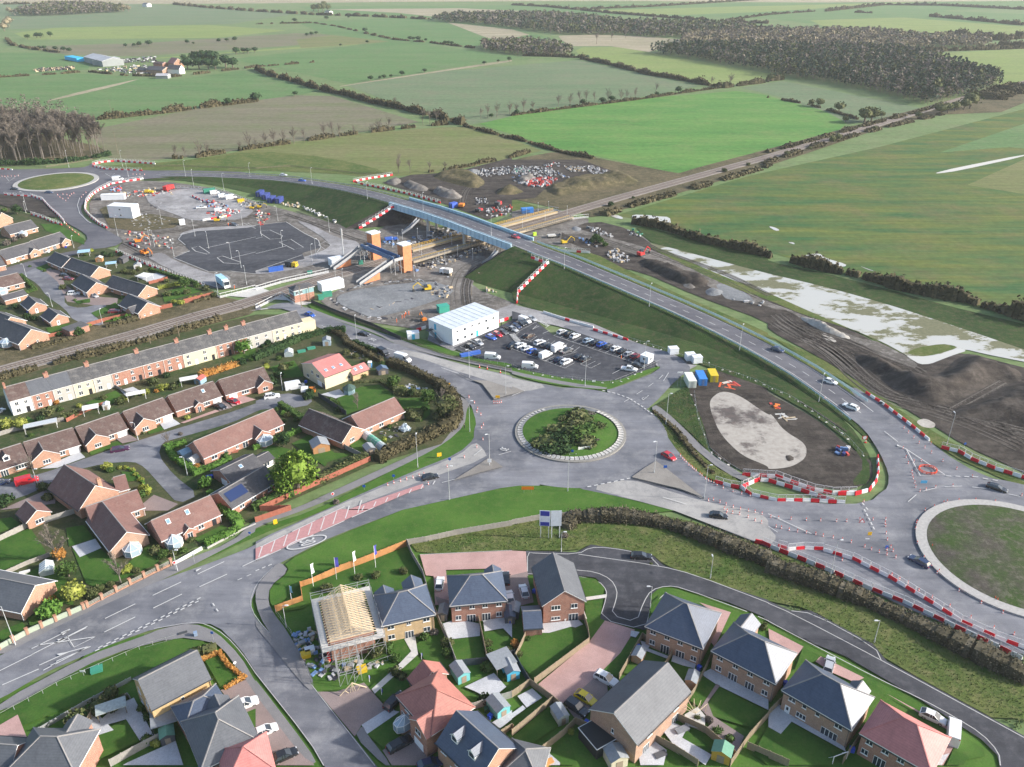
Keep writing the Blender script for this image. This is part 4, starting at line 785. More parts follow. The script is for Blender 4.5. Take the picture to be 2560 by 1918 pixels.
            mb.face([(*o[5],2.1),(u,y-.02,3.15),(u,y-.5,3.1)]); mb.obj('pane',mat('conservatory_glass',(.32,.40,.47),.12,.05,1,spec=.8),cs); mb=MB()
            for q in o: mb.bar((*q,.6),(*q,2.1),.06); mb.bar((*q,2.1),(u,y-.5,3.12),.05)
            for i in range(5): mb.bar((*o[i],2.1),(*o[i+1],2.1),.07); mb.bar((*o[i],.62),(*o[i+1],.62),.06)
            mb.obj('frame',PAINT,cs)
        else:
            side,kd,u,z=p[0],p[1],float(p[2]),float(p[3]); w_=float(p[4]) if len(p)>4 else {'k':.95,'w':1.3,'d':.95,'g':2.4,'p':1.7}[kd]; h=float(p[5]) if len(p)>5 else {'k':2.05,'w':1.15,'d':2.05,'g':2.1,'p':2.05}[kd]
            w_={'k':.95}.get(kd,w_); h={'k':2.05}.get(kd,h)
            if side=='f':
                x=u*L; y=0
                for x0,x1,yp in WN:
                    if x0<x<x1 and yp<0: y=yp
                M=Matrix.Translation((x,y-.0,z))
            elif side=='b': M=Matrix.Translation((u*L,dep,z))@Matrix.Rotation(math.pi,4,'Z')
            elif side=='r': M=Matrix.Translation((L,u*dep,z))@Matrix.Rotation(math.pi/2,4,'Z')
            else: M=Matrix.Translation((0,u*dep,z))@Matrix.Rotation(-math.pi/2,4,'Z')
            if kd=='w': window(H,M,w_,h)
            elif kd=='p': window(H,M,w_,h,'p','patio_door')
            elif kd=='g': mb=MB(); mb.box(-w_/2,w_/2,-.05,.03,0,h,0,M); [mb.box(-w_/2+.1,w_/2-.1,-.065,-.05,.2+.5*i,.22+.5*i,0,M) for i in range(4)]; mb.obj('garage_door',WHITE,H)
            elif kd in 'dk':
                mb=MB(); mb.box(-w_/2,w_/2,-.06,.03,0,h,0,M); dr=mb.obj('door',DOORC['k' if kd=='k' else 'w'],H); mb=MB(); mb.box(-.2,.2,-.075,-.06,1.1,1.8,0,M); mb.obj('pane',GLASS,dr)
    return H
D_='detached_house'; S_='semi_detached_house'; BG='bungalow'
f2='f:w:.15:3.5 f:w:.5:3.6:.8:.9 f:w:.85:3.5 f:w:.15:1 f:p:.5:.05 f:w:.85:1 '
semi='f:w:.12:3.6:1.1 f:w:.38:3.6:1 f:w:.62:3.6:1 f:w:.88:3.6:1.1 f:w:.12:1:1.1 f:p:.36:.05 f:p:.64:.05 f:w:.88:1:1.1 r:w:.5:3.6:.6:.9 '
house('n',(820,738),(1150,665),8.2,5,'h',BR_BUF,R_BLU,'yellow brick detached house with blue-grey hipped roof beside the scaffolded house',f2+'W:.02:.36:-1.2:5 W:.6:.96:-2.4:5 r:w:.4:3.6:.6',name=D_)
house('n',(1265,608),(1614,576),8.2,5,'h',BR_RED,R_BLU,'red brick semi-detached pair with blue-grey hipped roof between two parked white cars',semi+'W:.72:1:-1.2:5',name=S_)
house('o',(205,610),(470,582),11.5,5,'x',BR_RED,R_GRY,'red brick house with gable towards the lawn, at the head of the new estate road',' f:w:.3:3.5:1.8 f:w:.75:3.5:1.3 f:w:.3:.9:1.8:.9 f:p:.74:.05:1.9 l:w:.3:3.5 l:w:.7:3.5',name=D_)
house('o',(80,755),(195,748),5.6,2.5,'g',BR_RED,R_BLU,'small brick garage with blue-grey roof beside the gable-ended red brick house','',cat='garage',name='garage',pitch=.5)
house('o',(875,745),(1230,882),10,5,'h',BR_MIX,R_BLU,'brown brick semi-detached pair whose lawn carries two small sheds, nearest the block-paved drive',semi,name=S_)
house('op',(1305,905),(45,1110),8.6,5,'h',BR_MIX,R_BLU,'brown brick semi-detached pair with curved garden path and raised beds behind',semi+'W:.0:.3:-3.2:5',name=S_)
house('p',(105,1160),(535,1408),8.6,5,'h',BR_MIX,R_BLU,'brown brick house with dark blue roof and four-pane patio doors, left of the pink-roofed house','f:w:.14:3.5:1.2 f:w:.33:3.6:.7 f:w:.53:3.6:.7 f:w:.84:3.5:1.3 f:d:.1:.05 f:w:.31:1:1.7 f:p:.74:.05:2.8 W:.68:.92:-1.4:5 r:w:.5:3.6:.7',name=D_)
house('p',(610,1440),(1050,1690),8.4,5,'h',BR_RED,R_ROS,'red brick house with pink-red hipped roof at the lower right corner','f:w:.13:3.5:1.1 f:w:.37:3.5:1.1 f:w:.6:3.5:1.1 f:w:.1:1:1.1 f:p:.33:.05:1.9 f:p:.66:.05 r:w:.5:3.6:.7',name=D_,ridgem=R_ROS)
house('o',(510,1285),(805,1503),15,5,'x',BR_MIX,R_GRY,'large brown brick gabled house with plain grey roof, beside the parked yellow car','f:w:.5:3.4:.5:1 r:w:.25:3.5 r:w:.75:3.5 r:p:.2:.05 r:p:.75:.05',name=S_,pitch=.62)
house('n',(925,1200),(1140,1440),8.2,5,'h',BR_RED,R_RED,'red brick house with red clay roof and a black car on its drive','W:.52:1:1.2:5 f:w:.25:3.5 f:w:.76:3.5:1.5 f:g:.76:.05:2.6 K:.25:2.2 f:w:.1:1:1',name=D_,ridgem=R_RED)
house('n',(990,1075),(1045,1150),6,2.4,'g',BR_RED,R_RED,'low red-roofed garage behind the red clay-roofed house','',cat='garage',name='garage',ridgem=R_RED)
house('n',(1175,1492),(1440,1745),8.4,5,'g',BR_OR,R_BLU,'orange brick house with dark blue roof and two front dormers at the bottom edge','V:.28 V:.7 f:w:.15:3.5 f:w:.5:3.5 f:d:.35:.05 r:w:.5:3.6:.7:.9 r:w:.3:1:.7',name=D_,pitch=.85)
house('m',(980,1277),(1357,1078),8.4,5,'g',BR_YEL,R_GRY,'yellow brick gabled house with plain grey roof beside the bottom-left green','f:w:.5:3.2:.6:.8 f:w:.45:.9:1.2:.6 l:w:.3:3.4:1.1 l:w:.75:3.4:1.1 l:p:.3:.05 l:w:.75:1:1.1',name=D_)
house('m',(1200,1405),(1470,1262),5.5,4.2,'h',BR_RED,R_BLU,'lower blue-grey hipped house wedged between the yellow brick house and its red brick neighbour','',name=D_,pitch=.6)
house('m',(1310,1668),(1672,1492),10.6,5,'h',BR_RED,R_GRY,'red brick house with large grey hipped roof next to the pavement on the bottom left','f:w:.35:3.5 f:w:.75:3.5 W:.45:.85:-1.5:5',name=D_)
house('m',(55,1680),(480,1690),7.6,5,'h',BR_RED,R_GRY,'house with grey-blue hipped roof cut by the bottom left edge','W:.45:.8:-2:5',name=D_)
house('m',(-200,1670),(60,1690),6,4.4,'g',BR_RED,R_GRY,'grey roof corner at the very bottom left','',name=D_)
house('n',(-190,1780),(112,1668),7,5,'h',BR_RED,R_ROS,'house with pink-red roof cut by the bottom edge beside the side road','',name=D_,ridgem=R_ROS)
house('o',(-60,1690),(170,1750),6,4,'h',BR_OR,R_GRY,'pale grey hipped roof cut by the bottom edge near the black garden room','',name=D_)
# row of brown bungalows along the lane
LAB=['brown-tiled bungalow with a dormer at the left edge, behind the red and white van','brown-tiled bungalow with pale slab drive and orange gable, second from the left in the row','brown-tiled bungalow with orange gable behind the parked purple car','brown-tiled bungalow with orange gable and blue-grey stone drive','brown-tiled bungalow with small pointed porch, behind the black car','brown-tiled bungalow with red car on its pink drive, right end of the row']
ROW=[((-120,1330),(245,1210),8.6,'V:.55 f:w:.8:1:2.6 f:p:.4:.05'),((262,1203),(685,1072),8.6,'W:.0:.55:1.6:2.6 f:w:.28:.9:1.8 f:w:.63:1 f:g:.87:.05:2.5'),((725,1062),(1095,932),8.6,'W:.0:.52:1.6:2.6 f:w:.25:.9:1.7 f:w:.62:1 f:g:.87:.05:2.5'),((1140,922),(1482,797),8.6,'W:.0:.52:1.6:2.6 f:w:.25:.9:1.7 f:w:.63:1 f:g:.87:.05:2.5'),((1520,782),(1908,652),8.6,'W:.37:.56:1.2:2.4 f:w:.23:1:1.3 f:p:.46:.05:1 f:w:.66:1:1.9 f:g:.89:.05:2.4 S:.7:.3'),]
for (a,b,d,o_),l in zip(ROW,LAB): house('i',a,b,d,2.6,'g',BR_RED if 'porch' in l else BR_OR,R_BRN,l,o_,name=BG,pitch=.68,group='bungalows along the cul-de-sac')
house('ij',(1948,643),(125,528),8.6,2.6,'g',BR_RED,R_BRN,LAB[5],'W:.66:1:1.5:2.5 f:w:.83:.9:1.5 f:g:.15:.05:2.4 f:w:.42:1:2.2',name=BG,pitch=.68,group='bungalows along the cul-de-sac')
house('ij',(1757,1188),(232,893),8.4,2.6,'g',BR_RED,R_PNK,'long pink-brown bungalow with conservatory, behind the clipped corner hedge','W:.6:.78:1.6:2.6 f:w:.12:.9:1.6 f:w:.26:1:.9 f:w:.4:1:.8 f:p:.5:.3:1.5 K:.69:4:1.6 f:w:.92:.9:1.5',name=BG,pitch=.7)
house('i',(685,1637),(1020,1475),14.5,3.0,'x',BR_OR,R_PNK,'big pink-roofed house with tall stone-coloured chimney on its orange gable','C:.62:.02 f:w:.3:1:1',name=D_,pitch=.85)
house('i',(1010,1478),(1110,1450),6,2.6,'g',BR_OR,R_PNK,'low pink-roofed wing right of the chimney gable','',name=BG,pitch=.7)
house('i',(800,1765),(1240,1612),7.5,2.8,'g',BR_OR,R_PNK,'pink-brown roof lying behind the octagonal conservatory house','f:w:.85:1:1',name=BG,pitch=.7)
house('m',(718,255),(955,155),15,2.8,'x',BR_MIX,R_PNK,'brown bungalow with octagonal white conservatory on its gable','K:.5:3.6 ',name=BG,pitch=.72)
house('m',(1045,187),(1425,17),8,2.7,'g',BR_RED,R_PNK,'pink-tiled bungalow with two skylights, small conservatory and white porch by the main road','S:.22:.32 S:.55:.34 K:.16:3.4 W:.34:.52:1:2.4 f:p:.43:.05:1.2 f:w:.65:1:1.3 f:k:.88:.05',name=BG,pitch=.75)
house('m',(175,72),(325,5),5.5,2.5,'x',BR_OR,R_PNK,'small outbuilding with orange gable and white multi-pane window, left of the big chimney house','f:w:.5:.9:1.9',cat='garage',name='outbuilding',pitch=.7)
house('m',(-300,560),(140,650),9,2.8,'g',BR_OR,R_GRY,'orange brick bungalow cut by the left edge above the tall lamp post','',name=BG,pitch=.6)
house('j',(590,492),(822,406),12.5,4.6,'g',CREAM,R_ROS,'tall house with shallow rose-red roof, four skylights and white weatherboarded gable','S:.2:.16 S:.47:.16 S:.76:.16 f:w:.88:1:.7 l:p:.08:.05:1.6 l:g:.25:.05:2.4 l:w:.3:3:1.6 l:w:.55:3.2:1 l:w:.78:1:1.3',name=D_,pitch=.36,ridgem=R_ROS)
house('j',(835,472),(972,420),4.6,2.6,'g',BR_BUF,R_ROS,'low red-roofed annexe beside the rose-red roofed house','S:.3:.25 S:.65:.25',name='annexe',cat='building',pitch=.5,ridgem=R_ROS)
house('j',(745,1052),(925,945),16.5,2.7,'x',BR_OR,R_BRN,'dark brown wing of the L-shaped bungalow, with orange gable and black window','f:w:.45:1:1.7',name=BG,pitch=.72)
house('j',(905,948),(1275,786),8.2,2.65,'g',BR_OR,R_PNK,'pink-brown wing of the L-shaped bungalow facing the vegetable garden','f:w:.22:.9:1.1 f:w:.46:.9:1.4 f:w:.72:1:.8',name=BG,pitch=.66)
house('ij',(2000,1622),(190,1382),8.4,2.6,'g',BR_RED,R_DRK,'dark grey bungalow with solar panels left of the big conifer','P:.05:.42 f:w:.2:1:1.3 f:w:.45:1:1.3 f:w:.8:1:1.2',name=BG,pitch=.6)
house('ij',(1985,1397),(60,1255),7.6,2.6,'g',BR_RED,R_DRK,'mossy grey roofed bungalow behind the solar-panelled one','S:.5:.3 l:g:.35:.05:2.6',name=BG,pitch=.45)
house('j',(0,1262),(150,1186),4,2.5,'g',WREND,R_DRK,'white-framed garden extension behind the mossy grey bungalow','f:w:.6:.9:1.6',name='annexe',cat='building',pitch=.4)
# left estate of dark-roofed bungalows
def bun(a,b,lab,op='f:w:.25:1 f:w:.6:1 r:w:.4:1:.7:.8',dep=8.2,roof=R_DRK,wall=BR_OR,ze=2.6,pitch=.66,t='e',**k): return house(t,a,b,dep,ze,'g',wall,roof,lab,op,name=BG,pitch=pitch,group='bungalows on the left estate',**k)
bun((85,640),(322,580),'grey-roofed bungalow nearest the left roundabout',' f:w:.2:1 f:w:.5:1:2 f:w:.85:1 K:.4:3.5',roof=R_DRK)
house('e',(-40,560),(105,502),8,2.6,'x',BR_OR,R_BRN,'orange gabled bungalow at the left edge near the roundabout','',name=BG,group='bungalows on the left estate')
bun((335,772),(592,690),'grey-roofed bungalow with bay window and white car, beside the green verge','W:.7:1:1.2:2.5 f:w:.86:.9:1.5 f:w:.3:1:1.2 f:p:.5:.05 f:w:.15:1:1',dep=9)
bun((50,862),(330,780),'grey-roofed bungalow with white car on its drive, left of the bay-windowed one','W:.68:1:1.2:2.5 f:w:.84:.9:1.5 f:w:.5:1 f:g:.2:.05:2.4',dep=9)
bun((-200,960),(45,905),'bungalow cut by the left edge above the lane','')
bun((405,868),(535,925),'dark bungalow at the upper left of the close, next to the blue conservatory','f:w:.3:1 f:w:.75:1',dep=8)
bun((535,918),(785,1003),'long dark bungalow with orange gable in front of the glazed garden room','f:w:.12:1 f:w:.5:1 f:g:.75:.05:2.4')
bun((625,1067),(752,1142),'dark bungalow with orange gable behind the two parked white cars','f:w:.25:1 f:g:.75:.05:2.4 r:w:.5:1:.8:.7')
bun((905,1083),(1195,1172),'dark bungalow with wide roof in the middle of the close','f:w:.2:1 f:w:.5:1 r:w:.5:1:.6:.7')
bun((1030,1245),(1195,1322),'dark bungalow with orange gable and porch next to the railway scrub','W:.5:.85:1.2:2.3 f:w:.2:1 r:w:.25:1:.6:.6 r:w:.55:1:.8:.6')
bun((-120,1135),(205,1052),'brown-roofed bungalow with white conservatory at the left edge of the close','f:w:.8:1:1.6 f:w:.55:1:1.5 K:.35:4',roof=R_BRN)
bun((40,1212),(232,1158),'small brick garage below the brown-roofed bungalow at the left edge','f:d:.6:.05',dep=4.5,roof=R_DRK,ze=2.3,pitch=.5)
bun((185,1237),(250,1293),'small gabled garage with white door, left one of the pair','r:d:.4:.05',dep=6,ze=2.3)
bun((357,1342),(437,1398),'small gabled garage with white door, right one of the pair','r:d:.4:.05',dep=6,ze=2.3)
bun((-60,1495),(165,1587),'dark bungalow with orange gable and glass conservatory by the lower left railway fence','K:.55:4.5 r:w:.25:.8:.6:.7 r:w:.6:1:.7:.7',dep=10)
bun((-180,1390),(0,1462),'dark roof cut by the left edge above the lower bungalow','',dep=9)
house('e',(600,1480),(765,1422),5,2.4,'f',BR_RED,R_FELT,'flat-roofed garage beside the railway fence','',cat='garage',name='garage')
# the long terrace
ea=G('i',75,700,5.2); eb=G('f',400,1392,5.2); du=(eb-ea).normalized()
def onT(x,t='i'):
    # parameter along the terrace eave whose picture column is x
    lo,hi=-.1,1.1
    tx=(TT[t][0]+x/TT[t][2]-1280)/CF
    for _ in range(40):
        m=(lo+hi)/2; p=ea.lerp(eb,m); dz=p.z-CH; fz=p.y*math.cos(CT)-dz*math.sin(CT)
        if p.x/fz<tx: lo=m
        else: hi=m
    return lo
TB=[('white rendered end terrace house with red-brown roof',WREND,R_BRN,0,75,'i'),('red brick terrace house with smooth blue-grey roof',BR_RED,R_GRY,1,262,'i'),('white rendered terrace house with shared white doors',GREND,R_GRY,1,445,'i'),('pale cream terrace house with a patio set in its garden',CREAM,R_SLT,1,622,'i'),('grey-beige terrace house with blue-tinted ground floor window',GREND,R_SLT,1,795,'i'),('red brick terrace house with tall narrow windows',BR_RED,R_SLT,1,955,'i'),('red brick terrace house left of the chimney gap',BR_RED,R_SLT,1,1225,'i'),('red brick terrace house with white bay window',BR_RED,R_SLT,1,1400,'i'),('long cream terrace house in the middle of the row',CREAM,R_SLT,1,1570,'i'),('red brick terrace house with black window openings',BR_RED,R_SLT,1,1857,'i'),('red brick terrace house with white sash windows right of centre',BR_RED,R_SLT,1,2000,'i'),('beige rendered terrace house, third from the level crossing end',GREND,R_SLT,1,2130,'i'),('red brick terrace house with small yard, third last of the row',BR_RED,R_SLT,1,-250+640*0,'f'),('beige rendered terrace house second from the level crossing',GREND,R_SLT,1,-60,'f'),('beige end terrace house next to the level crossing road',CREAM,R_SLT,1,135,'f')]
TB=[x for x in TB if x[0]!='red brick terrace house with small yard, third last of the row']
bs=[onT(x[4],x[5]) for x in TB]+[1.0]
for i,(l,w_,r_,_,_,_) in enumerate(TB):
    a=ea.lerp(eb,bs[i])+du*.02; b=ea.lerp(eb,bs[i+1])-du*.02; L=(b-a).length
    H=empty('terraced_house',(a.x,a.y,0),math.atan2(du.y,du.x),l,'house','terraced houses beside the railway'); zr=5.2+7.4/2*.72
    mb=MB(); gable(mb,0,L,0,7.4,5.2,zr,'x'); mb.obj('wall',w_,H)
    mb=MB(); chevron(mb,0,L,0,7.4,5.2,zr+.004*(i%2),'x',.25,0.0); ro=mb.obj('roof',[r_,PAINT],H); ridge(ro,[((0,3.7,zr+.18),(L,3.7,zr+.18))],RIDG)
    MB().box(0,L,-.4,-.3,4.9,5.02).obj('gutter',PAINT,H); MB().bar((.15,-.08,0),(.15,-.08,4.9),.05).obj('downpipe',PAINT,H)
    n=2 if L>8 else 1
    for k in range(n):
        s=L/n*k; q=L/n; M=lambda x,z: Matrix.Translation((s+x*q,0,z))
        window(H,M(.3,3.1),.9,1.25); window(H,M(.72,3.1),.8,1.1) if q>5.5 else None; window(H,M(.3,.9),1.1,1.3)
        mb=MB(); M2=M(.78 if (i+k)%2 else .75,.05); mb.box(-.45,.45,-.06,.03,0,2.1,0,M2); mb.obj('door',DOORC['k' if (i+k)%3==0 else 'w'],H)
    if i%2==0 or i in (9,):
        mb=MB(); mb.box(-.6 if i else .05,.6,3.3,4.1,zr-.6,zr+1.1,0); mb.box(-.7 if i else -.05,.7,3.2,4.2,zr+1.1,zr+1.25,0)
        for q in (.1,.4): mb.lathe([(.14,0),(.1,.5)],8,0,(q,3.7,zr+1.25))
        mb.obj('chimney',BR_RED,ro)
    if l.startswith('beige end'): 
        mb=MB(); mb.box(L+.02,L+5,.5,4.5,0,4.2); mb.obj('side_extension',CREAM,H)
mb=MB(); wallstrip(mb,GL('f 95,1330,0 270,1255,0'),.3,0,.4); 
# ---------------- site cabins, signal box, farm
CAB=mat('white_cabin_panel',(.74,.77,.80),.45,.04,.4); CDOOR=mat('cyan_door',(.05,.42,.65),.5,0)
def cabin(c,rz,lx,ly,h,label,m=CAB,wins=(),floors=1,name='site_cabin',cat='cabin',roofm=None,ribs=8,group=None,door=None):
    H=empty(name,tuple(c),rz,label,cat,group); mb=MB(); mb.box(0,lx,0,ly,.15,h-.12); mb.obj('body',m,H)
    mb=MB(); mb.box(-.08,lx+.08,-.08,ly+.08,h-.12,h); 
    for i in range(1,ribs): mb.box(lx*i/ribs-.04,lx*i/ribs+.04,0,ly,h,h+.07)
    mb.obj('roof',roofm or m,H)
    for s,u,z,w_,hh in wins:
        M={'f':lambda:Matrix.Translation((u*lx,0,z)),'l':lambda:Matrix.Translation((0,u*ly,z))@Matrix.Rotation(-math.pi/2,4,'Z'),'r':lambda:Matrix.Translation((lx,u*ly,z))@Matrix.Rotation(math.pi/2,4,'Z')}[s]()
        if hh>1.6: q=MB(); q.box(-w_/2,w_/2,-.05,.02,0,hh,0,M); q.obj('door',door or CDOOR,H)
        else: window(H,M,w_,hh,'c')
    return H
a=G('f',1700,1610); b=G('f',2095,1452); big=cabin(a,math.atan2(b.y-a.y,b.x-a.x),21.6,12.4,6.3,'large white two-storey site office beside the full car park',wins=[('f',.1+.155*i,4.1,1.1,1.1) for i in range(6)]+[('f',.1,1.2,1.1,1.1),('f',.26,1.2,1.1,1.1),('f',.4,1.2,1.1,1.1),('f',.52,.3,1,2.1),('f',.75,1.2,1.1,1.1),('l',.72,3.4,1,2.1),('l',.72,.3,1,2.1)],ribs=9,name='site_office',roofm=mat('grey_white_roof',(.55,.60,.64),.5,.1,.5),cat='site office')
mb=MB()
for i in range(14): mb.box(-2.2,-.9,9.5-i*.45,9.95-i*.45,3.1-i*.22,3.16-i*.22)
mb.bar((-2.2,9.9,4.2),(-2.2,3.6,1.1),.04); mb.bar((-.9,9.9,4.2),(-.9,3.6,1.1),.04); mb.box(-2.3,-.05,9.7,11.4,3.1,3.2); mb.bar((-2.2,11.3,0),(-2.2,11.3,4.2),.05); mb.bar((-2.2,9.8,0),(-2.2,9.8,4.2),.05); mb.obj('outside_stair',DGREY,big)
a=G('e',1152,512); b=G('e',1290,443); cabin(a,math.atan2(b.y-a.y,b.x-a.x)+.0,6.4,13,6.2,'white two-storey site cabin beside the compound yard',wins=[('l',.5,4.2,.8,.8),('l',.5,1.3,.8,.8)],ribs=3)
cabin(G('e',875,352),R(8),12,3,3,'low white cabin with yellow end by the left roundabout barriers',ribs=3)
cabin(G('f',575,1150),R(38),9.5,4,3.6,'white railway relay cabin beside the signal box',ribs=2)
cabin(G('f',660,930),R(35),5.5,4,3.4,'white equipment cabin next to the station stairs',ribs=2)
cabin(G('f',1310,1560),R(12),4,2.6,2.6,'white open turnstile cabin left of the site office',wins=[('f',.5,.2,1,2)],ribs=2)
cabin(G('k',1172,390),R(50),3.2,3,2.8,'white gatehouse cabin at the car park entrance',wins=[('f',.5,1.2,1,1),('l',.5,1.2,.9,1)],ribs=2)
for x,y,l in ((1362,310,'white skip container by the compound road, first of three'),(1508,362,'white cube cabin by the compound road, second of three'),(1565,385,'white cube cabin by the compound road, third of three')): cabin(G('k',x,y),R(10),3,2.4,2.4,l,ribs=2,name='storage_box')
def container(t,p,rz,m,label,L=6.1): 
    H=empty('shipping_container',tuple(G(t,*p)),rz,label,'container','shipping containers on the site'); mb=MB(); mb.box(0,2.44,0,L,.12,2.55)
    for i in range(int(L/.4)): mb.box(-.03,2.47,.15+i*.4,.32+i*.4,.3,2.4)
    for i in range(5): mb.box(.25+i*.42,.42+i*.42,-.03,0,.3,2.4)
    mb.obj('body',m,H); mb=MB(); mb.box(-.04,2.48,-.04,L+.04,2.55,2.63); mb.obj('roof',m,H); mb=MB(); [mb.bar((x,-.06,.2),(x,-.06,2.5),.03) for x in (.9,1.15,1.3,1.55)]; mb.obj('locking_bars',GALV,H); return H
CW=mat('white_container',(.66,.70,.62),.5,.08,1); CB=mat('blue_container',(.05,.22,.58),.45,.08,1); CY=mat('yellow_container',(.62,.47,.03),.5,.08,1); CN=mat('navy_container',(.05,.07,.25),.5,.08,1); CG=mat('green_container',(.05,.25,.17),.5,.08,1)
container('k',(1520,595),R(3),CW,'cream-white shipping container beside the blue one'); container('k',(1612,577),R(1),CB,'bright blue shipping container between the white and yellow ones'); container('k',(1708,547),R(0),CY,'yellow shipping container right of the blue one',5)
for i,(x,y) in enumerate(((2090,330),(0,0),(0,0))): 
    if x: pass
for i,(x,y) in enumerate(((0,320),(50,345),(100,372),(165,378))): container('f',(x,y),R(-8),CN,['navy site container, leftmost of the four in a row','navy site container, second of the four in a row','navy site container, third of the four in a row','navy site container, rightmost of the four in a row'][i])
container('e',(1755,290),R(-60),CG,'green and white container beside the parked white vans'); container('g',(75,455),R(-75),CB,'blue container beyond the bridge near the far platform'); container('f',(1665,415),R(-40),mat('blue_skip',(.06,.12,.5),.5),'blue site container beside the spoil heaps',4)
sb=empty('signal_box',tuple(G('f',340,1240)),R(38),'old brick signal box with slate roof beside the level crossing','signal box')
mb=MB(); mb.box(0,8,0,4.5,0,3); mb.obj('brick_base',BR_RED,sb); mb=MB(); mb.box(0,8,0,4.5,3,5); mb.obj('upper_floor',mat('blue_green_boarding',(.22,.36,.38),.7),sb); mb=MB(); hip(mb,0,8,0,4.5,5,.5); mb.obj('roof',[R_DRK,PAINT],sb)
for x in (1.2,2.8): window(sb,Matrix.Translation((x,0,3.3)),1.2,1.3)
window(sb,Matrix.Translation((0,2.2,3.3))@Matrix.Rotation(-math.pi/2,4,'Z'),3,1.3)
# farm far away on the left
FW=mat('grey_farm_sheeting',(.28,.30,.30),.8,.1,.1); 
def fh(t,a,b,dep,ze,m,r_,lab,typ='g',cat='farm building',name='farm_building',pitch=.4): return house(t,a,b,dep,ze,typ,m,r_,lab,'',cat,name,pitch)
fh('a',(720,490),(880,530),24,6,FW,mat('pale_sheet_roof',(.42,.43,.45),.6,.1,.1),'large open grey farm shed with pale roof',pitch=.25)
fh('a',(555,485),(660,505),10,4,mat('bright_blue_sheet',(.03,.42,.75),.6),mat('bright_blue_sheet',(.03,.42,.75),.6),'bright blue tarpaulin-covered stack beside the farm shed','f'); fh('a',(885,528),(1035,500),14,5,FW,FW,'grey lean-to shed right of the open farm shed',pitch=.2)
fh('a',(1250,600),(1400,610),14,4,BR_MIX,R_DRK,'dark-roofed stone barn in the middle of the farm'); fh('a',(1180,600),(1260,610),8,3,BR_MIX,R_DRK,'low stone cowshed at the left of the farm yard'); fh('a',(1340,655),(1445,655),9,3,FW,mat('pale_sheet_roof2',(.4,.4,.42),.6),'small grey shed at the front of the farm')
fh('a',(1440,595),(1545,600),9,5,WREND,R_DRK,'white-walled farmhouse with dark roof','g',pitch=.8); fh('a',(1445,540),(1500,548),12,5,BR_OR,R_RED,'orange gabled farmhouse behind the white one','g',pitch=.8); fh('a',(1320,545),(1400,552),8,4,BR_RED,R_BRN,'red-brown barn left of the orange farmhouse')
fh('b',(590,100),(630,103),10,5,WREND,R_GRY,'tiny white house beside the distant clump of trees')
fh('a',(1225,35),(1265,38),12,6,WREND,R_GRY,'far white house near the top edge')
# ---------------- vehicles
TYRE=mat('tyre_rubber',(.02,.02,.022),.85,0); RIM=mat('wheel_rim',(.35,.35,.36),.35,0,metal=.6); LAMP=mat('headlamp_lens',(.6,.62,.65),.2,0); TAIL=mat('tail_lamp_red',(.45,.02,.02),.3,0)
CARC=dict(white=(.72,.73,.74),black=(.018,.019,.022),grey=(.10,.105,.115),silver=(.38,.40,.43),blue=(.03,.11,.50),navy=(.02,.035,.09),red=(.50,.02,.03),maroon=(.20,.02,.03),paleblue=(.33,.42,.52),yellow=(.70,.52,.02),brown=(.07,.045,.035),purple=(.06,.015,.05),darkgrey=(.045,.048,.055),orange=(.75,.28,.03))
def paint(c):
    n='car_paint_'+c
    if n in MATS: return MATS[n]
    m,_,b=nodes(n,.22,0,.6); b.inputs['Base Color'].default_value=(*CARC[c],1); b.inputs['Coat Weight'].default_value=.6; b.inputs['Coat Roughness'].default_value=.08; return m
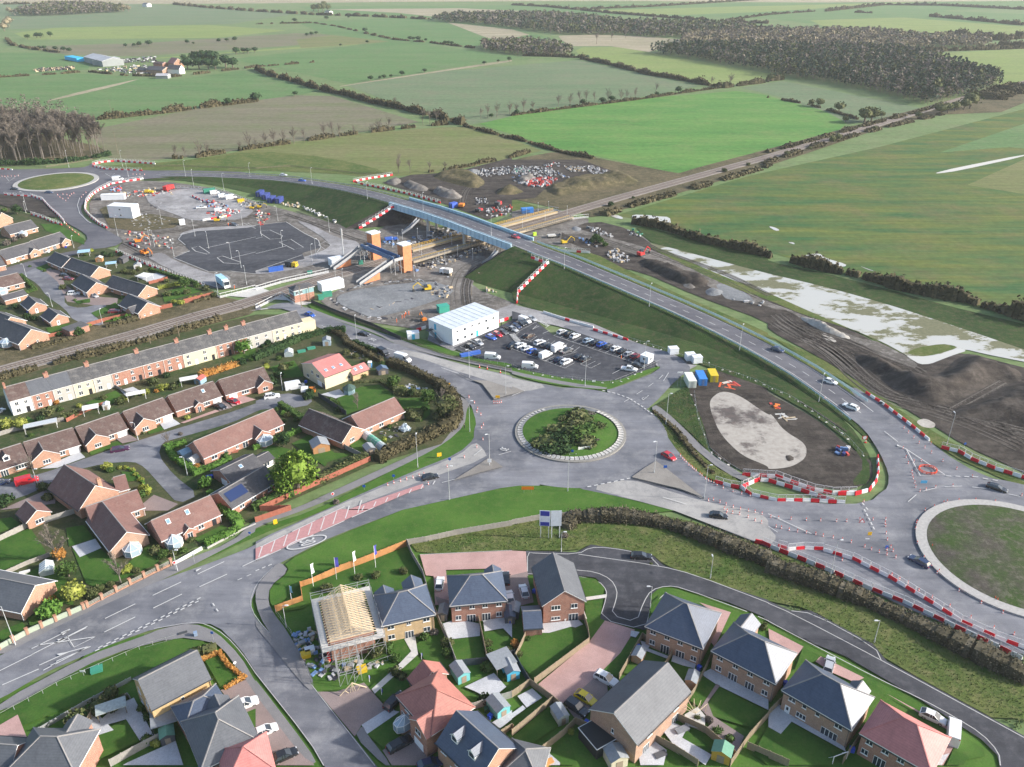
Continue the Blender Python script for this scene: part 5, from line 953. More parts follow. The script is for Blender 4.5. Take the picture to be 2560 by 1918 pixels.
def body_mesh(kind):
    """lofted car body: stations along x (nose at +x) with half width, sill, waist"""
    b=MB(); g=MB()
    if kind=='car': L=4.35; st=[(-2.17,.70,.45,.62),(-2.1,.84,.3,.95),(-1.5,.89,.25,.98),(-.4,.90,.25,.93),(.75,.90,.25,.90),(1.5,.87,.25,.82),(2.05,.80,.3,.68),(2.18,.62,.42,.56)]; gh=[(-1.98,.98),(-1.25,1.46),(.15,1.48),(1.05,.90)]
    elif kind=='suv': L=4.6; st=[(-2.3,.75,.5,.8),(-2.25,.90,.35,1.1),(-1.5,.93,.3,1.12),(.8,.93,.3,1.06),(1.7,.91,.3,1.0),(2.2,.84,.35,.85),(2.32,.68,.45,.7)]; gh=[(-2.15,1.12),(-1.75,1.68),(.1,1.70),(1.05,1.06)]
    elif kind=='estate': L=4.75; st=[(-2.37,.74,.45,.75),(-2.3,.88,.3,.98),(-1.5,.91,.25,.98),(.8,.91,.25,.93),(1.75,.88,.25,.84),(2.25,.80,.3,.70),(2.4,.62,.42,.58)]; gh=[(-2.2,.98),(-1.75,1.42),(.1,1.45),(1.1,.93)]
    elif kind=='van': L=5.2; st=[(-2.6,.88,.35,1.9),(-2.55,.97,.3,2.05),(0,.98,.3,2.08),(.9,.97,.3,2.0),(1.65,.94,.3,1.15),(2.4,.88,.35,.95),(2.6,.72,.45,.75)]; gh=None
    elif kind=='bigvan': L=6.0; st=[(-3.0,.92,.35,2.3),(-2.95,1.0,.3,2.5),(.6,1.0,.3,2.55),(1.5,.98,.3,2.4),(2.2,.96,.3,1.3),(2.85,.9,.35,1.05),(3.0,.76,.45,.85)]; gh=None
    elif kind=='pickup': L=5.2; st=[(-2.6,.85,.5,1.02),(-2.55,.92,.45,1.08),(1.0,.93,.4,1.08),(1.9,.91,.4,1.02),(2.5,.85,.45,.85),(2.6,.7,.5,.75)]; gh=[(-.95,1.08),(-.7,1.75),(.5,1.77),(1.3,1.08)]
    for i,(x,w_,z0,z1) in enumerate(st):
        b.v+= [(x,-w_*.94,z0),(x,w_*.94,z0),(x,w_,z0+(z1-z0)*.55),(x,w_*.92,z1),(x,-w_*.92,z1),(x,-w_,z0+(z1-z0)*.55)]
        if i:
            k=6*(i-1)
            for j in range(6): j2=(j+1)%6; b.f.append((k+j,k+j2,k+6+j2,k+6+j)[::-1]); b.m.append(0)
    b.f.append((0,1,2,3,4,5)); b.m.append(0); k=6*(len(st)-1); b.f.append(tuple(k+j for j in (5,4,3,2,1,0))); b.m.append(0)
    w_=st[2][1]*.9
    if gh:
        (x0,z0),(x1,z1),(x2,z2),(x3,z3)=gh; wt=w_*.78
        lo=[(x0,-w_,z0),(x3,-w_,z3),(x3,w_,z3),(x0,w_,z0)]; hi=[(x1,-wt,z1),(x2,-wt,z2),(x2,wt,z2),(x1,wt,z1)]
        for i in range(4): j=(i+1)%4; g.face([lo[i],lo[j],hi[j],hi[i]])
        g.face(hi)
        b.face([(x1-.02,-wt-.03,z1+.03),(x2+.02,-wt-.03,z2+.03),(x2+.02,wt+.03,z2+.03),(x1-.02,wt+.03,z1+.03)])
        for s in (-1,1):
            for xx in (x1+.75,x2-.25): b.bar((xx,s*(w_+.01),z0),(xx,s*(wt+.02),z1),.05)
            b.bar((x0,s*w_,z0),(x1,s*(wt+.01),z1+.02),.06); b.bar((x3,s*w_,z3),(x2,s*(wt+.01),z2+.02),.05)
            b.box(.55,.75,s*(w_+.12)-.1,s*(w_+.12)+.1,z3,z3+.14)
    else:
        x=st[3][0]; x2=st[4][0]; za=st[3][3]; zb=st[4][3]
        g.face([(x+.12,-.82,za-.08),(x+.12,.82,za-.08),(x2+.02,.86,zb+.06),(x2+.02,-.86,zb+.06)][::-1])
        g.v=[(q[0]+.03,q[1],q[2]+.03) for q in g.v]
        for s in (-1,1): y=s*(st[2][1]*.965); f=[(x-.55,y,za-.3),(x+.1,y,za-.35),(x2-.15,y,zb+.15),(x-.55,y,zb+.15)]; g.face([(p[0],p[1]+s*.035,p[2]) for p in (f if s<0 else f[::-1])])
    return b,g,L,st
CARP={}
def car(kind,col,t,p,rz,label,group=None,z=0,cat=None,tile=None):
    nm={'car':'parked_car','suv':'parked_car','estate':'parked_car','van':'van','bigvan':'van','pickup':'pickup_truck'}[kind]
    if group=='moving': nm='car' if nm=='parked_car' else nm; group=None
    c=tuple(G(t,*p,z)); c=(c[0],c[1],z+.33*0+RZ)
    if (kind,col,nm) not in CARP:
        H=empty(nm,c,R(rz),label,cat or nm.split('_')[-1] if kind!='pickup' else 'pickup',group); b,g,L,st=body_mesh(kind)
        ch=[b.obj('body',paint(col),H),g.obj('window_glass',GLASS,H)]
        xw=L*.30; y=st[2][1]-.12
        for x in (-xw,xw):
            for s in (-1,1):
                mb=MB(); mb.bar((x,s*y-.11,.33),(x,s*y+.11,.33),.33,0,12); w1=mb.obj('wheel',TYRE,H); mb=MB(); mb.bar((x,s*(y+.115)-.01,.33),(x,s*(y+.115)+.01,.33),.2,0,8); r1=mb.obj('rim',RIM,w1); kids(w1,r1); ch.append(w1)
        e=st[-2]; a=st[0]
        for s in (-1,1):
            mb=MB(); mb.box(e[0]-.12,e[0]+.10,s*e[1]*.72-.16,s*e[1]*.72+.16,e[3]-.14,e[3]+.015); ch.append(mb.obj('headlight',LAMP,H))
            mb=MB(); mb.box(a[0]-.03,a[0]+.1,s*a[1]*.85-.12,s*a[1]*.85+.12,a[3]-.05,a[3]+.1); ch.append(mb.obj('tail_light',TAIL,H))
        kids(H,*ch); CARP[(kind,col,nm)]=H; return H
    o=dup(CARP[(kind,col,nm)],c,R(rz),label); 
    if group: o['group']=group
    elif 'group' in o: del o['group']
    o['category']=cat or ('pickup' if kind=='pickup' else nm.split('_')[-1]); return o
RZ=.10
GP='cars parked in the site car park'
for i,(k,c,x,y) in enumerate((('car','white',430,118),('car','black',488,133),('car','white',543,152))): car(k,c,'k',(x,y),45,['left white car of the back trio','black car between the two white cars of the back trio','right white car of the back trio'][i]+' in the site car park',GP)
for i,(k,c,x,y) in enumerate((('car','paleblue',655,193),('car','black',714,212),('car','blue',773,225),('car','darkgrey',830,245),('car','white',893,262),('car','black',948,285),('car','silver',1005,310),('car','maroon',1065,328))): car(k,c,'k',(x,y),45,'%s car, %s in the long row of eight in the site car park'%({'paleblue':'pale blue','darkgrey':'dark grey'}.get(c,c),od(i)),GP)
for i,(k,c,x,y) in enumerate((('suv','white',237,212),('car','grey',292,230),('car','black',335,246),('bigvan','white',402,262),('pickup','grey',468,284))): car(k,c,'k',(x,y),45,'%s %s, %s in the upper middle row of the site car park'%(c,{'bigvan':'van','pickup':'pickup','suv':'estate car'}.get(k,'car'),od(i)),GP)
for i,(k,c,x,y) in enumerate((('car','black',18,225),('suv','white',70,237),('car','white',125,260),('car','blue',175,283),('car','darkgrey',235,293),('van','white',290,320),('car','navy',408,358),('suv','white',468,377))): car(k,c,'k',(x,y),45,'%s %s, %s in the lower middle row of the site car park'%({'darkgrey':'dark grey','navy':'navy'}.get(c,c),{'van':'van'}.get(k,'car'),od(i)),GP)
for k,c,t,x,y,rz,l in (('car','black','k',575,335,45,'black car left of its twin near the empty marked bays'),('car','black','k',632,352,45,'black car right of its twin beside the tall lamp post'),('car','brown','k',150,152,45,'dark brown car alone in the aisle of the site car park'),('van','white','k',155,418,-8,'white van parked alone along the lower fence of the site car park'),('pickup','white','k',1010,442,-18,'white pickup with hard top by the car park exit corner'),('car','black','k',1078,408,-25,'black car behind the white pickup at the exit corner'),
 ('car','black','j',1848,245,-45,'black car nearest the site office stairs'),('car','silver','j',1915,212,-45,'silver car beside the black one in front of the site office'),('car','blue','j',2030,165,-45,'bright blue car in front of the site office'),('car','red','j',2082,140,-45,'dark red car beside the bright blue one at the site office'),('car','grey','j',2130,120,-45,'mid grey car right of the dark red one at the site office'),('car','black','j',2182,88,-45,'black car at the far end of the site office row'),('van','white','j',2042,338,-10,'small white van parked near the blue and red ladder rack'),
 ('car','silver','k',8,95,-45,'silver-blue car left of the black pair at the top of the car park'),('car','navy','k',35,68,-45,'navy car, left of the pair below the white van'),('car','black','k',75,45,-45,'black car, right of the pair below the white van'),('van','white','k',112,22,-45,'white van in the top corner row of the car park'),('car','silver','g',168,1385,-45,'silver car in the very top corner of the car park'),('car','black','k',5,245,45,'black car at the left end bay of the middle block'),):
    car(k,c,t,(x,y),rz,l,GP)
GM='moving'
for k,c,t,x,y,rz,l,z in (('car','black','j',1505,1375,22,'black coupe leaving along the resurfaced lane beside the cones',0),('bigvan','white','j',1268,355,-32,'white van with side ladder rack heading to the roundabout',0),('van','black','j',1100,300,-48,'black van waiting beside the hedge',0),('car','black','j',932,138,-25,'black car beside the painted thirty on the side road',0),('car','blue','f',468,1350,-38,'bright blue car just past the level crossing',0),('suv','white','j',140,678,20,'white off-roader on the bungalow lane',0),('bigvan','white','j',340,597,22,'white and dark camper van parked by the tall house',0),
 ('car','red','k',1352,1195,-52,'red hatchback leaving the main roundabout',0),('car','navy','l',80,272,-42,'navy car descending the link road',1.2),('car','white','l',535,548,-42,'white hatchback on the link road by the lamp post',.4),('estate','white','l',710,765,132,'white car climbing the link road behind the hatchback',.2),('estate','black','l',1970,1470,-38,'black estate car entering the right roundabout',0),('car','black','o',1335,45,-12,'black car on the pale resurfaced lane behind the long hedge',0),('estate','navy','p',975,342,128,'dark blue car driving beside the pale ring of the right roundabout',0),
 ('car','white','f',238,140,-12,'white car on the link road near its left end',2.9),('car','blue','f',400,188,-16,'dark blue car on the link road near its left end',3.6),('car','red','g',32,676,-48,'red car crossing the bridge',7.4),('car','black','e',130,262,0,'black car leaving the left roundabout',0),('car','navy','e',425,292,2,'dark car on the near side of the left roundabout',0),('bigvan','white','e',1020,178,15,'white van entering the left roundabout from the link road',0),):
    car(k,c,t,(x,y),rz,l,GM,z)
for k,c,t,x,y,rz,l in (('estate','black','o',835,308,-4,'black car parked in the lay-by of the new estate road'),('car','white','o',77,535,100,'white car on pink paving behind the small brick garage'),('car','white','n',1190,485,88,'white car left of the semi-detached pair'),('car','black','n',1617,450,92,'black car right of the semi-detached pair'),('car','white','n',1642,575,98,'white car below the black one on the pink drive'),
 ('suv','white','o',608,1105,-35,'white car with dark sunroof on the pink drive'),('car','yellow','o',477,1228,-38,'yellow car with black roof on the pink drive'),('suv','darkgrey','o',418,1290,-42,'dark grey car next to the yellow one'),('suv','black','n',900,1250,55,'black car tucked behind the red-roofed house'),('estate','black','n',935,1525,35,'black saloon on the drive of the red-roofed house'),('car','navy','n',1130,1655,20,'dark car cut by the bottom edge below the red-roofed house'),
 ('suv','white','m',1590,1268,28,'white car with black roof beside the yellow brick house'),('car','white','n',62,1440,30,'white car on the brown paved drive by the side road'),('car','black','n',190,1600,30,'black car on the drive by the pink-red roof corner'),('estate','silver','p',392,1012,62,'silver car parked behind the dark blue roofed house'),('car','white','p',1062,1350,-35,'white car partly hidden behind the pink-red roof'),('bigvan','white','p',1190,1450,62,'white and blue van at the end of the pink-red roofed house'),
 ('car','white','e',388,806,12,'white car outside the bay-windowed bungalow'),('car','white','e',125,884,10,'white car on the drive left of the bay-windowed bungalow'),('car','silver','e',812,1186,-30,'silver car on the forecourt of the dark bungalow close'),('suv','white','e',642,1168,12,'white car left of the silver one in the bungalow close'),('car','black','e',562,1010,-5,'black car under the long dark bungalow'),('car','maroon','e',592,1040,-5,'maroon car beside the black one under the long dark bungalow'),('estate','maroon','e',995,1322,12,'dark red car on the drive of the porch bungalow'),
 ('estate','purple','i',1040,1135,22,'dark purple car parked on the bungalow lane'),('car','black','i',1905,765,-30,'black car on the drive of the porch bungalow by the lane'),('car','red','i',2022,722,-28,'small red car on the pink drive'),('van','red','i',240,1412,30,'red and white van parked on the bungalow lane'),('car','navy','i',10,1425,25,'navy car at the left edge of the bungalow lane'),('car','white','i',-15,810,70,'white car at the left edge behind the white terrace house'),
 ('van','white','e',1855,295,35,'white van, left of the three in the compound yard'),('van','white','e',1925,322,35,'white van, middle of the three in the compound yard'),('bigvan','white','e',1995,338,35,'white van, right of the three in the compound yard'),('pickup','white','e',1740,422,15,'white pickup in the middle of the compound yard'),('car','grey','e',2022,570,-30,'grey car by the new car park kerb'),('van','white','e',1900,450,15,'white van among the barriers of the compound yard'),):
    car(k,c,t,(x,y),rz,l)
# ---------------- plant and lorries
PY=mat('plant_yellow',(.62,.42,.03),.5,.1,2); PR=mat('plant_red',(.55,.04,.04),.5,.1,2); PO=mat('plant_orange',(.65,.2,.03),.5,.1,2); PB=mat('plant_blue',(.04,.12,.45),.5,.1,2)
def excavator(t,p,rz,m,label,s=1.):
    H=empty('excavator',tuple(G(t,*p)),R(rz),label,'excavator'); H.scale=(s,)*3
    for y in (-1,1): mb=MB(); mb.box(-1.7,1.7,y-.28,y+.28,0,.8,taper=(.3,0)); mb.obj('track',DGREY,H)
    mb=MB(); mb.box(-1.8,.9,-1.2,1.2,.85,1.7); mb.box(-1.9,-.6,-1.15,1.15,1.7,2.1); mb.obj('body',m,H); mb=MB(); mb.box(-.2,1.1,.1,1.1,1.7,2.9); mb.obj('cab',GLASS,H)
    mb=MB(); mb.bar((.9,-.3,1.4),(3.2,-.3,3.8),.22); mb.bar((3.2,-.3,3.8),(5.2,-.3,2.4),.18); mb.bar((5.2,-.3,2.4),(5.0,-.3,1.2),.15); mb.obj('boom',m,H); MB().box(4.6,5.4,-.8,.2,.4,1.3,taper=(.15,0)).obj('bucket',DGREY,H)
excavator('f',(1470,1130),200,PY,'yellow tracked excavator on the stone laydown area'); excavator('e',(1255,820),-30,PO,'orange excavator beside the compound haul road'); excavator('g',(455,725),20,PY,'yellow excavator behind the white panels right of the bridge',.9); excavator('e',(1880,535),10,PY,'yellow excavator in front of the compound yard barriers',.9)
excavator('f',(1445,1390),120,PO,'orange mini digger left of the site office',.7); excavator('g',(1115,830),40,PR,'red excavator at the end of the dark soil bund')
excavator('e',(1200,715),30,PO,'orange and red excavator by the traffic barriers of the site entrance',.9); excavator('f',(35,415),5,PY,'yellow loader beside the navy containers',.7); excavator('e',(2180,425),0,PY,'yellow digger at the right end of the compound yard',.7)
def lorry(t,p,rz,mc,mb_,label,name='lorry',L=8,h=3.1):
    H=empty(name,tuple(G(t,*p)),R(rz),label,'lorry'); mb=MB(); mb.box(L/2-2,L/2,-1.2,1.2,.6,h-.3,taper=(.15,.08)); mb.obj('cab',mc,H); mb=MB(); mb.box(L/2-.1,L/2+.02,-1.0,1.0,1.7,h-.6); mb.obj('windscreen',GLASS,H)
    mb=MB(); mb.box(-L/2,L/2-2.2,-1.25,1.25,.95,h); mb.obj('load_body',mb_,H)
    for x in (-L/2+1,-L/2+2.3,L/2-1):
        for s in (-1,1): mb=MB(); mb.bar((x,s*1.05-.15,.5),(x,s*1.05+.15,.5),.5,0,12); mb.obj('wheel',TYRE,H)
lorry('e',(1460,265),75,PR,PR,'red tipper lorry at the back of the compound yard',L=7); lorry('e',(1930,1090),-52,WHITE,mat('pale_blue_body',(.35,.58,.72),.5),'white and pale blue box lorry by the level crossing',L=9,h=3.8); lorry('f',(310,925),-15,PY,DGREY,'yellow and grey telehandler by the blue bottles of the new car park',L=5,h=2.6)
lorry('e',(1290,290),5,PY,PY,'yellow dumper among the heaps behind the white cabin',L=4.5,h=2); lorry('f',(1775,410),80,PO,PO,'orange dumper beside the blue container under the spoil heaps',L=4.5,h=2.2); lorry('f',(2090,400),70,PR,DGREY,'dark red dumper beyond the bridge',L=5,h=2.6); lorry('f',(1640,985),150,WHITE,CONC,'white concrete mixer on the haul track',L=5,h=2.6); lorry('f',(1925,450),60,PR,DGREY,'small red dumper beyond the bridge parapet',L=4,h=2); lorry('f',(1170,700),20,PB,PB,'blue plant trailer behind the far lift tower',L=6,h=1.8); lorry('g',(360,670),15,DGREY,CONC,'flat trailer beside the bridge end',L=6,h=1.5); lorry('j',(455,628),10,PO,WHITE,'orange and white boat-shaped load on a trailer by the tall house',L=4.2,h=1.7)
# ---------------- lamp posts
LP=mat('lamp_post_grey',(.50,.52,.53),.5,.05,metal=.2); LP0={}
def lamp(t,p,h,label,rz=0,z=0,kind='g'):
    key=(h,kind); c=tuple(G(t,*p,z))
    if key not in LP0:
        H=empty('street_lamp',c,R(rz),label,'street lamp','street lamps'); mb=MB(); mb.bar((0,0,0),(0,0,1.4),.12,0,8); mb.bar((0,0,1.4),(0,0,h),.075,0,6,.05)
        a=mb.obj('pole',LP,H); mb=MB(); mb.bar((0,0,h-.03),(.55,0,h+.08),.04,0,6); b=mb.obj('bracket',LP,H); mb=MB(); mb.box(.35,1.1,-.15,.15,h+.03,h+.16,taper=(.06,.04)); d=mb.obj('lantern',mat('lantern_grey',(.6,.62,.63),.4,0),H); kids(H,a,b,d); LP0[key]=H; return H
    return dup(LP0[key],c,R(rz),label)
for t,x,y,l in (('m',103,874,'tall lamp post at the left edge of the main road'),('l',1540,1087,'tall lamp post behind the curved red and white barrier on the right'),('k',1225,1337,'lamp post on the paved splitter island'),('k',480,1487,'lamp post on the verge in front of the central roundabout'),('j',1327+0,905,'') ,('k',1327,907,'lamp post beside the footway east of the roundabout'),('k',1655,1552,'lamp post left of the white mesh panels'),('k',630,574,'lamp post at the car park verge above the roundabout'),('k',1138,432,'lamp post by the gatehouse of the car park'),('j',1397,1282,'lamp post on the green verge beside the curved footway'),('j',1845,972,'lamp post on the grass at the roundabout approach'),('j',1670,1562,'lamp post beside the red hatched lane'),('j',2015,1272,'lamp post on the tip of the paved island'),('j',1843,507,'lamp post at the edge of the resurfaced lane'),('j',2155,657,'lamp post on the paved triangle island'),('f',873,1582,'lamp post beside the black car on the side road'),
 ('e',1020,662,'lamp post on the green patch below the white site cabin'),('e',235,442,'lamp post behind the left roundabout barrier'),('e',1605,155,'lamp post beyond the left end of the link road'),('e',2163,177,'second lamp post beyond the link road'),('e',1675,242,'lamp post behind the red tipper lorry'),('e',1935,272,'lamp post behind the parked white vans'),('e',1110,150,'lamp post by the van at the left roundabout'),('a',1060,1442,'lamp post between the two barrier lines by the wood'),('a',596,1447,'thick lamp post in front of the bare wood'),
 ('p',400,432,'lamp post between the two barrier lines at lower right')):
    if l: lamp(t,(x,y),10.,l,rnd.choice((0,90,180,200)))
for t,x,y,l,z in (('g',450,950,'lamp post at the near edge of the link road just past the bridge',5.6),('g',1183,1272,'lamp post halfway down the link road',3.2),('g',1962,1642,'lamp post low on the link road',1.4),('l',437,706,'lamp post where the link road meets the roundabout approach',.3),('f',485,212,'lamp post near the two cars at the left of the link road',4.),('f',963,345,'lamp post on the link road before the bridge',6.),('f',1443,445,'lamp post on the left end of the bridge',7.4),('f',2030,662,'lamp post on the right half of the bridge',7.5)): lamp(t,(x,y),9.,l,60,z)
for i,(t,x,y) in enumerate((('e',1335,750),('e',1503,835),('e',1685,665),('e',1803,770),('e',1880,1142),('e',2000,862),('e',2095,572),('e',2083,937),('e',2130,1080),('f',48,662),('f',190,532),('f',230,757),('f',520,832),('f',635,627),('e',1300,740),('e',1400,560),('f',485,880))): lamp(t,(x,y),7.8,'grey lamp column of the new station car park, %s from the left approach'%od(i),rnd.choice((30,120,210)))
for i,(t,x,y) in enumerate((('f',1070,700),('f',1265,690),('f',1395,680),('f',1475,670),('f',1530,720),('f',1645,700),('f',1690,740),('f',1870,860),('f',1180,760),('f',1225,720),('f',1365,1010),('f',1740,830),('f',1410,800),('g',125,500),('g',225,450),('g',315,440),('g',475,480),('g',90,600),('g',285,530),('f',1090,920),('f',690,1040),('f',750,1040),('f',1430,830),('f',1580,900),('f',1630,860))): lamp(t,(x,y),4.6,'short grey lamp column on the station platforms, %s along from the stairs'%od(i),90)
for t,x,y,l in (('o',1282,442,'thin lamp post at the verge of the new estate road, left one'),('o',318,272,'thin lamp post near the advertising boards'),('o',893,632,'thin lamp post at the mouth of the new cul-de-sac'),('p',685,857,'thin lamp post at the lay-by of the new estate road'),('n',197,757,'lamp post on the pavement beside the scaffolded house'),('i',1195,1047,'lamp post in front of the purple car bungalow'),('i',335,1457,'lamp post beside the red and white van'),('i',1620,1352,'lamp post rising from the clipped hedge'),('m',1150,392,'white lamp post by the brick pier wall'),('e',640,767,'lamp post on the verge of the left estate'),('e',230,1017,'lamp post at the lane bend of the left estate'),('e',455,1277,'lamp post beside the small gabled garages'),('e',888,1422,'lamp post at the end of the left close'),('j',232,617,'lamp post beside the camper van'),('e',225,460,'lamp post at the left roundabout footpath')): lamp(t,(x,y),5.8,l,rnd.choice((0,90,180)))
mono=empty('phone_mast',tuple(G('f',762,890)),0,'tall grey phone mast beside the white equipment cabin','mast'); MB().bar((0,0,0),(0,0,13.5),.28,0,10,.2).obj('pole',LP,mono); MB().lathe([(.45,12.2),(.45,15)],10).obj('antenna_shroud',GALV,mono)
for t,x,y,h,l in (('f',395,1285,9.5,'wooden telegraph pole at the level crossing'),('f',1860,1170,4,'timber post on the haul road corner'),('a',965,990,12,'distant telegraph pole with crossarm in the green field'),('a',1020,1330,14,'telegraph pole with crossarm beside the wood'),('i',1548,150,6,'dark post beside the railway behind the terrace'),('i',1300,210,5,'pale post beside the railway behind the terrace'),('f',465,1215,6,'grey post in front of the signal box')):
    T=empty('telegraph_pole',tuple(G(t,x,y)),0,l,'pole'); MB().bar((0,0,0),(0,0,h),.14,0,6,.09).obj('pole',WOOD,T)
    if h>9: MB().box(-.9,.9,-.06,.06,h-.5,h-.38).obj('crossarm',WOOD,T)
# ---------------- red and white water-filled barriers, mesh panels, cones
BRED=mat('red_plastic',(.62,.02,.035),.5,.06,1); BWHT=mat('white_plastic',(.72,.72,.71),.5,.06,1); MESH=mat('mesh_panel',(.60,.61,.62),.5,.05)
BP={}
def bar_block(mb,M,m): mb.box(-.98,.98,-.28,.28,0,.35,m,M); mb.box(-.96,.96,-.2,.2,.35,1.0,m,M,taper=(.04,.08))
def bar_mesh(mb,M,m):
    for x in (-.93,.93): mb.bar(M@Vector((x,0,.95)),M@Vector((x,0,2.05)),.045,m)
    for z,r in ((2.03,.045),(1.05,.03)): mb.bar(M@Vector((-.93,0,z)),M@Vector((.93,0,z)),r,m)
    for i in range(1,8): mb.bar(M@Vector((-.93+.2325*i,0,1.05)),M@Vector((-.93+.2325*i,0,2.03)),.008,m,3)
    for i in range(1,4): mb.bar(M@Vector((-.93,0,1.05+.25*i)),M@Vector((.93,0,1.05+.25*i)),.008,m,3)
def barrier_proto(red,mesh):
    H=bpy.data.objects.new('barrier',None); sc.collection.objects.link(H); I=Matrix.Identity(4); mb=MB(); bar_block(mb,I,0); ch=[mb.obj('barrier_block',BRED if red else BWHT,H)]
    if mesh: mb=MB(); bar_mesh(mb,I,0); ch.append(mb.obj('mesh_panel',MESH,H))
    return kids(H,*ch)
BQ=[]
def barriers(s,desc,mesh=1,pat='rw',z=0,pts=None):
    pts=pts or GL(s,z)
    for i,(p,h) in enumerate(walk(pts,2.02,1.0)):
        red=pat[i%len(pat)]=='r'; lab='%s%s barrier, %s %s'%('red' if red else 'white',' mesh-topped' if mesh else '',od(i),desc)
        BQ.append((p.length,Vector((p.x,p.y,p.z+RZ*.8)),h,red,mesh,lab))
def place_barriers():
    BQ.sort(key=lambda q:q[0])
    for _,c,h,red,mesh,lab in BQ[:298]:
        key=(red,mesh)
        if key not in BP: o=BP[key]=barrier_proto(red,mesh); o.location=c; o.rotation_euler.z=h
        else: o=dup(BP[key],c,h)
        tag(o,lab,'barrier','red and white traffic barriers')
    mb=MB()
    for _,c,h,red,mesh,lab in BQ[298:]:
        M=Matrix.Translation(c)@Matrix.Rotation(h,4,'Z'); bar_block(mb,M,0 if red else 1)
        if mesh: bar_mesh(mb,M,2)
    o=mb.obj('barrier',[BRED,BWHT,MESH]); stuff(o,'remaining red and white barriers of the far lines around the left roundabout and compound','barrier')
barriers('l 840,640 1000,745 1240,930 1400,1062','from the link road end of the curved right-hand line',0)
barriers('l 1490,1110 1560,1128 1650,1150 1760,1215 1970,1300 2230,1378','from the lamp post in the far right line')
barriers('p -40,215 85,268 200,312 400,395 650,508 900,610 1200,755 1420,857 1680,985','from the left in the lower right front line')
barriers('p 60,235 150,258 230,250 330,255 430,285 560,325 800,448 1050,600 1250,728 1500,840 1680,905','from the left in the lower right back line')
barriers('k 1985,1345 2100,1352 2209,1360 l 80,1365 200,1410 400,1478 560,1505 750,1500','from the left in the line around the soil island')
barriers('l 600,1512 760,1510 870,1480 930,1400 950,1310 945,1200','from the left in the doubled end of the soil island line',0)
barriers('k 1750,1408 1860,1440 1985,1462 2060,1520 2209,1555 l 80,1570 350,1570 700,1590','from the left in the near line beside the cones')
barriers('k 1985,1450 2110,1395 2209,1395 l 60,1415 250,1470 480,1545 600,1580','from the left in the middle line of the soil island')
barriers('e 840,630 760,560'.replace('e 840,630 760,560','e 925,592 860,560 780,495 735,440 745,370 790,310 860,262 960,215 1100,190 1245,168'),'from the lower end around the compound corner')
barriers('e 800,60 900,85 1050,92 1240,100','from the left in the front line beside the wood')
barriers('a 800,1425 880,1405 1000,1395 1180,1408 1335,1420','from the left in the rear line beside the wood')
barriers('e 40,310 150,318 270,320 370,352 440,430 520,500 560,548','from the left along the inner edge of the left roundabout')
barriers('e 270,478 380,510 470,550 540,570','from the left in the short line by the yellow skip')
barriers('e -40,85 50,88 100,92','from the left at the far left edge',0)
barriers('e 1000,800 1200,885 1400,962 1600,1040 1760,1098','from the left behind the back gardens')
barriers('f 1180,135 1000,162 850,190','from the right in the upper fence above the link road')
barriers('f 850,195,1 930,220 1040,238 1320,300 1600,378','from the left along the far verge of the link road',z=0)
barriers('f 890,600,.2 1030,512,3.4 1190,410,6.8','from the bottom up the left embankment')
barriers('g 40,1245,0 50,1150,1.2 170,1030,3.6 305,900,6.3','from the bottom up the right embankment')
barriers('g 165,850,6.9 310,905,6.2','from the bridge end at the top of the right embankment')
barriers('g 400,790,0 670,808,0','from the left among the white panels right of the bridge',pat='wwwwr')
barriers('k 700,95 1015,190','from the left along the compound road',0)
barriers('g 270,1325 500,1400 700,1455','from the left of the white line along the compound road',0,'wwwwwr')
barriers('e 1120,730 1200,760','from the left at the site entrance',0); barriers('e 1750,530 1980,490','from the left in the short line of the compound yard',0,'wwrr'); barriers('e 1660,320 1760,365 1850,385','from the left in the middle of the compound yard',0)
barriers('f 1385,1480 1480,1450','from the left beside the site office stairs',0,'rwr'); barriers('o 1570,205 1657,225','from the left at the tail of the lower right line',0)
for s,l in (('f 0,1130 220,1065 630,975','white mesh-topped hoarding along the level crossing, far side'),('e 1860,1170 1900,1195 2209,1120','white mesh-topped hoarding left of the level crossing'),('f 0,1290 120,1230 220,1180 340,1255','pale blue mesh hoarding in front of the signal box'),('e 1060,140 1340,140','') ,('e 1530,250 1740,260','white mesh fence behind the red tipper lorry'),('e 1850,260 2209,390','white mesh fence behind the parked vans'),('f 0,390 90,395','white mesh fence by the yellow loader'),('g 520,515 660,500','white mesh fence at the far end of the platform'),('g 320,430 400,445','white hoarding by the far platform end')):
    if l: guard('mesh_hoarding',GL(s),l,MESH,2.0,2.2,.05,(.25,.6,.9,1.95),'fence',.05)
place_barriers()
CONEP=None
def cones(s,desc):
    global CONEP
    for i,p in enumerate(GL(s)):
        lab='traffic cone, %s %s'%(od(i),desc); c=(p.x,p.y,RZ*.9)
        if CONEP is None:
            CONEP=empty('traffic_cone',c,0,lab,'cone','traffic cones'); a=MB().box(-.24,.24,-.24,.24,0,.05).obj('base',BRED,CONEP); b=MB().lathe([(.17,.05),(.035,.95)],8).obj('cone_body',mat('cone_orange',(.75,.09,.05),.5,0),CONEP); d=MB().lathe([(.135,.35),(.10,.6)],8).obj('reflective_band',BWHT,CONEP); CONEP.scale=(1.15,)*3; kids(CONEP,a,b,d)
        else: dup(CONEP,c,rnd.random()*3,lab)
cones('j 1838,680 1885,728 1912,780 1905,805 1940,830 1962,918 1945,942 1958,1045 1905,1112 1797,1200 1650,1280','from the top along the inner kerb of the roundabout approach')
cones('j 1137,1438 1190,1420 1247,1405 1300,1388 1355,1375 1408,1358 1450,1345 1487,1430','from the left along the resurfaced lane')
cones('j 2052,728 2070,728 2085,728 2100,726 2116,722 1928,412 1995,425 2108,458','around the yellow sign island')
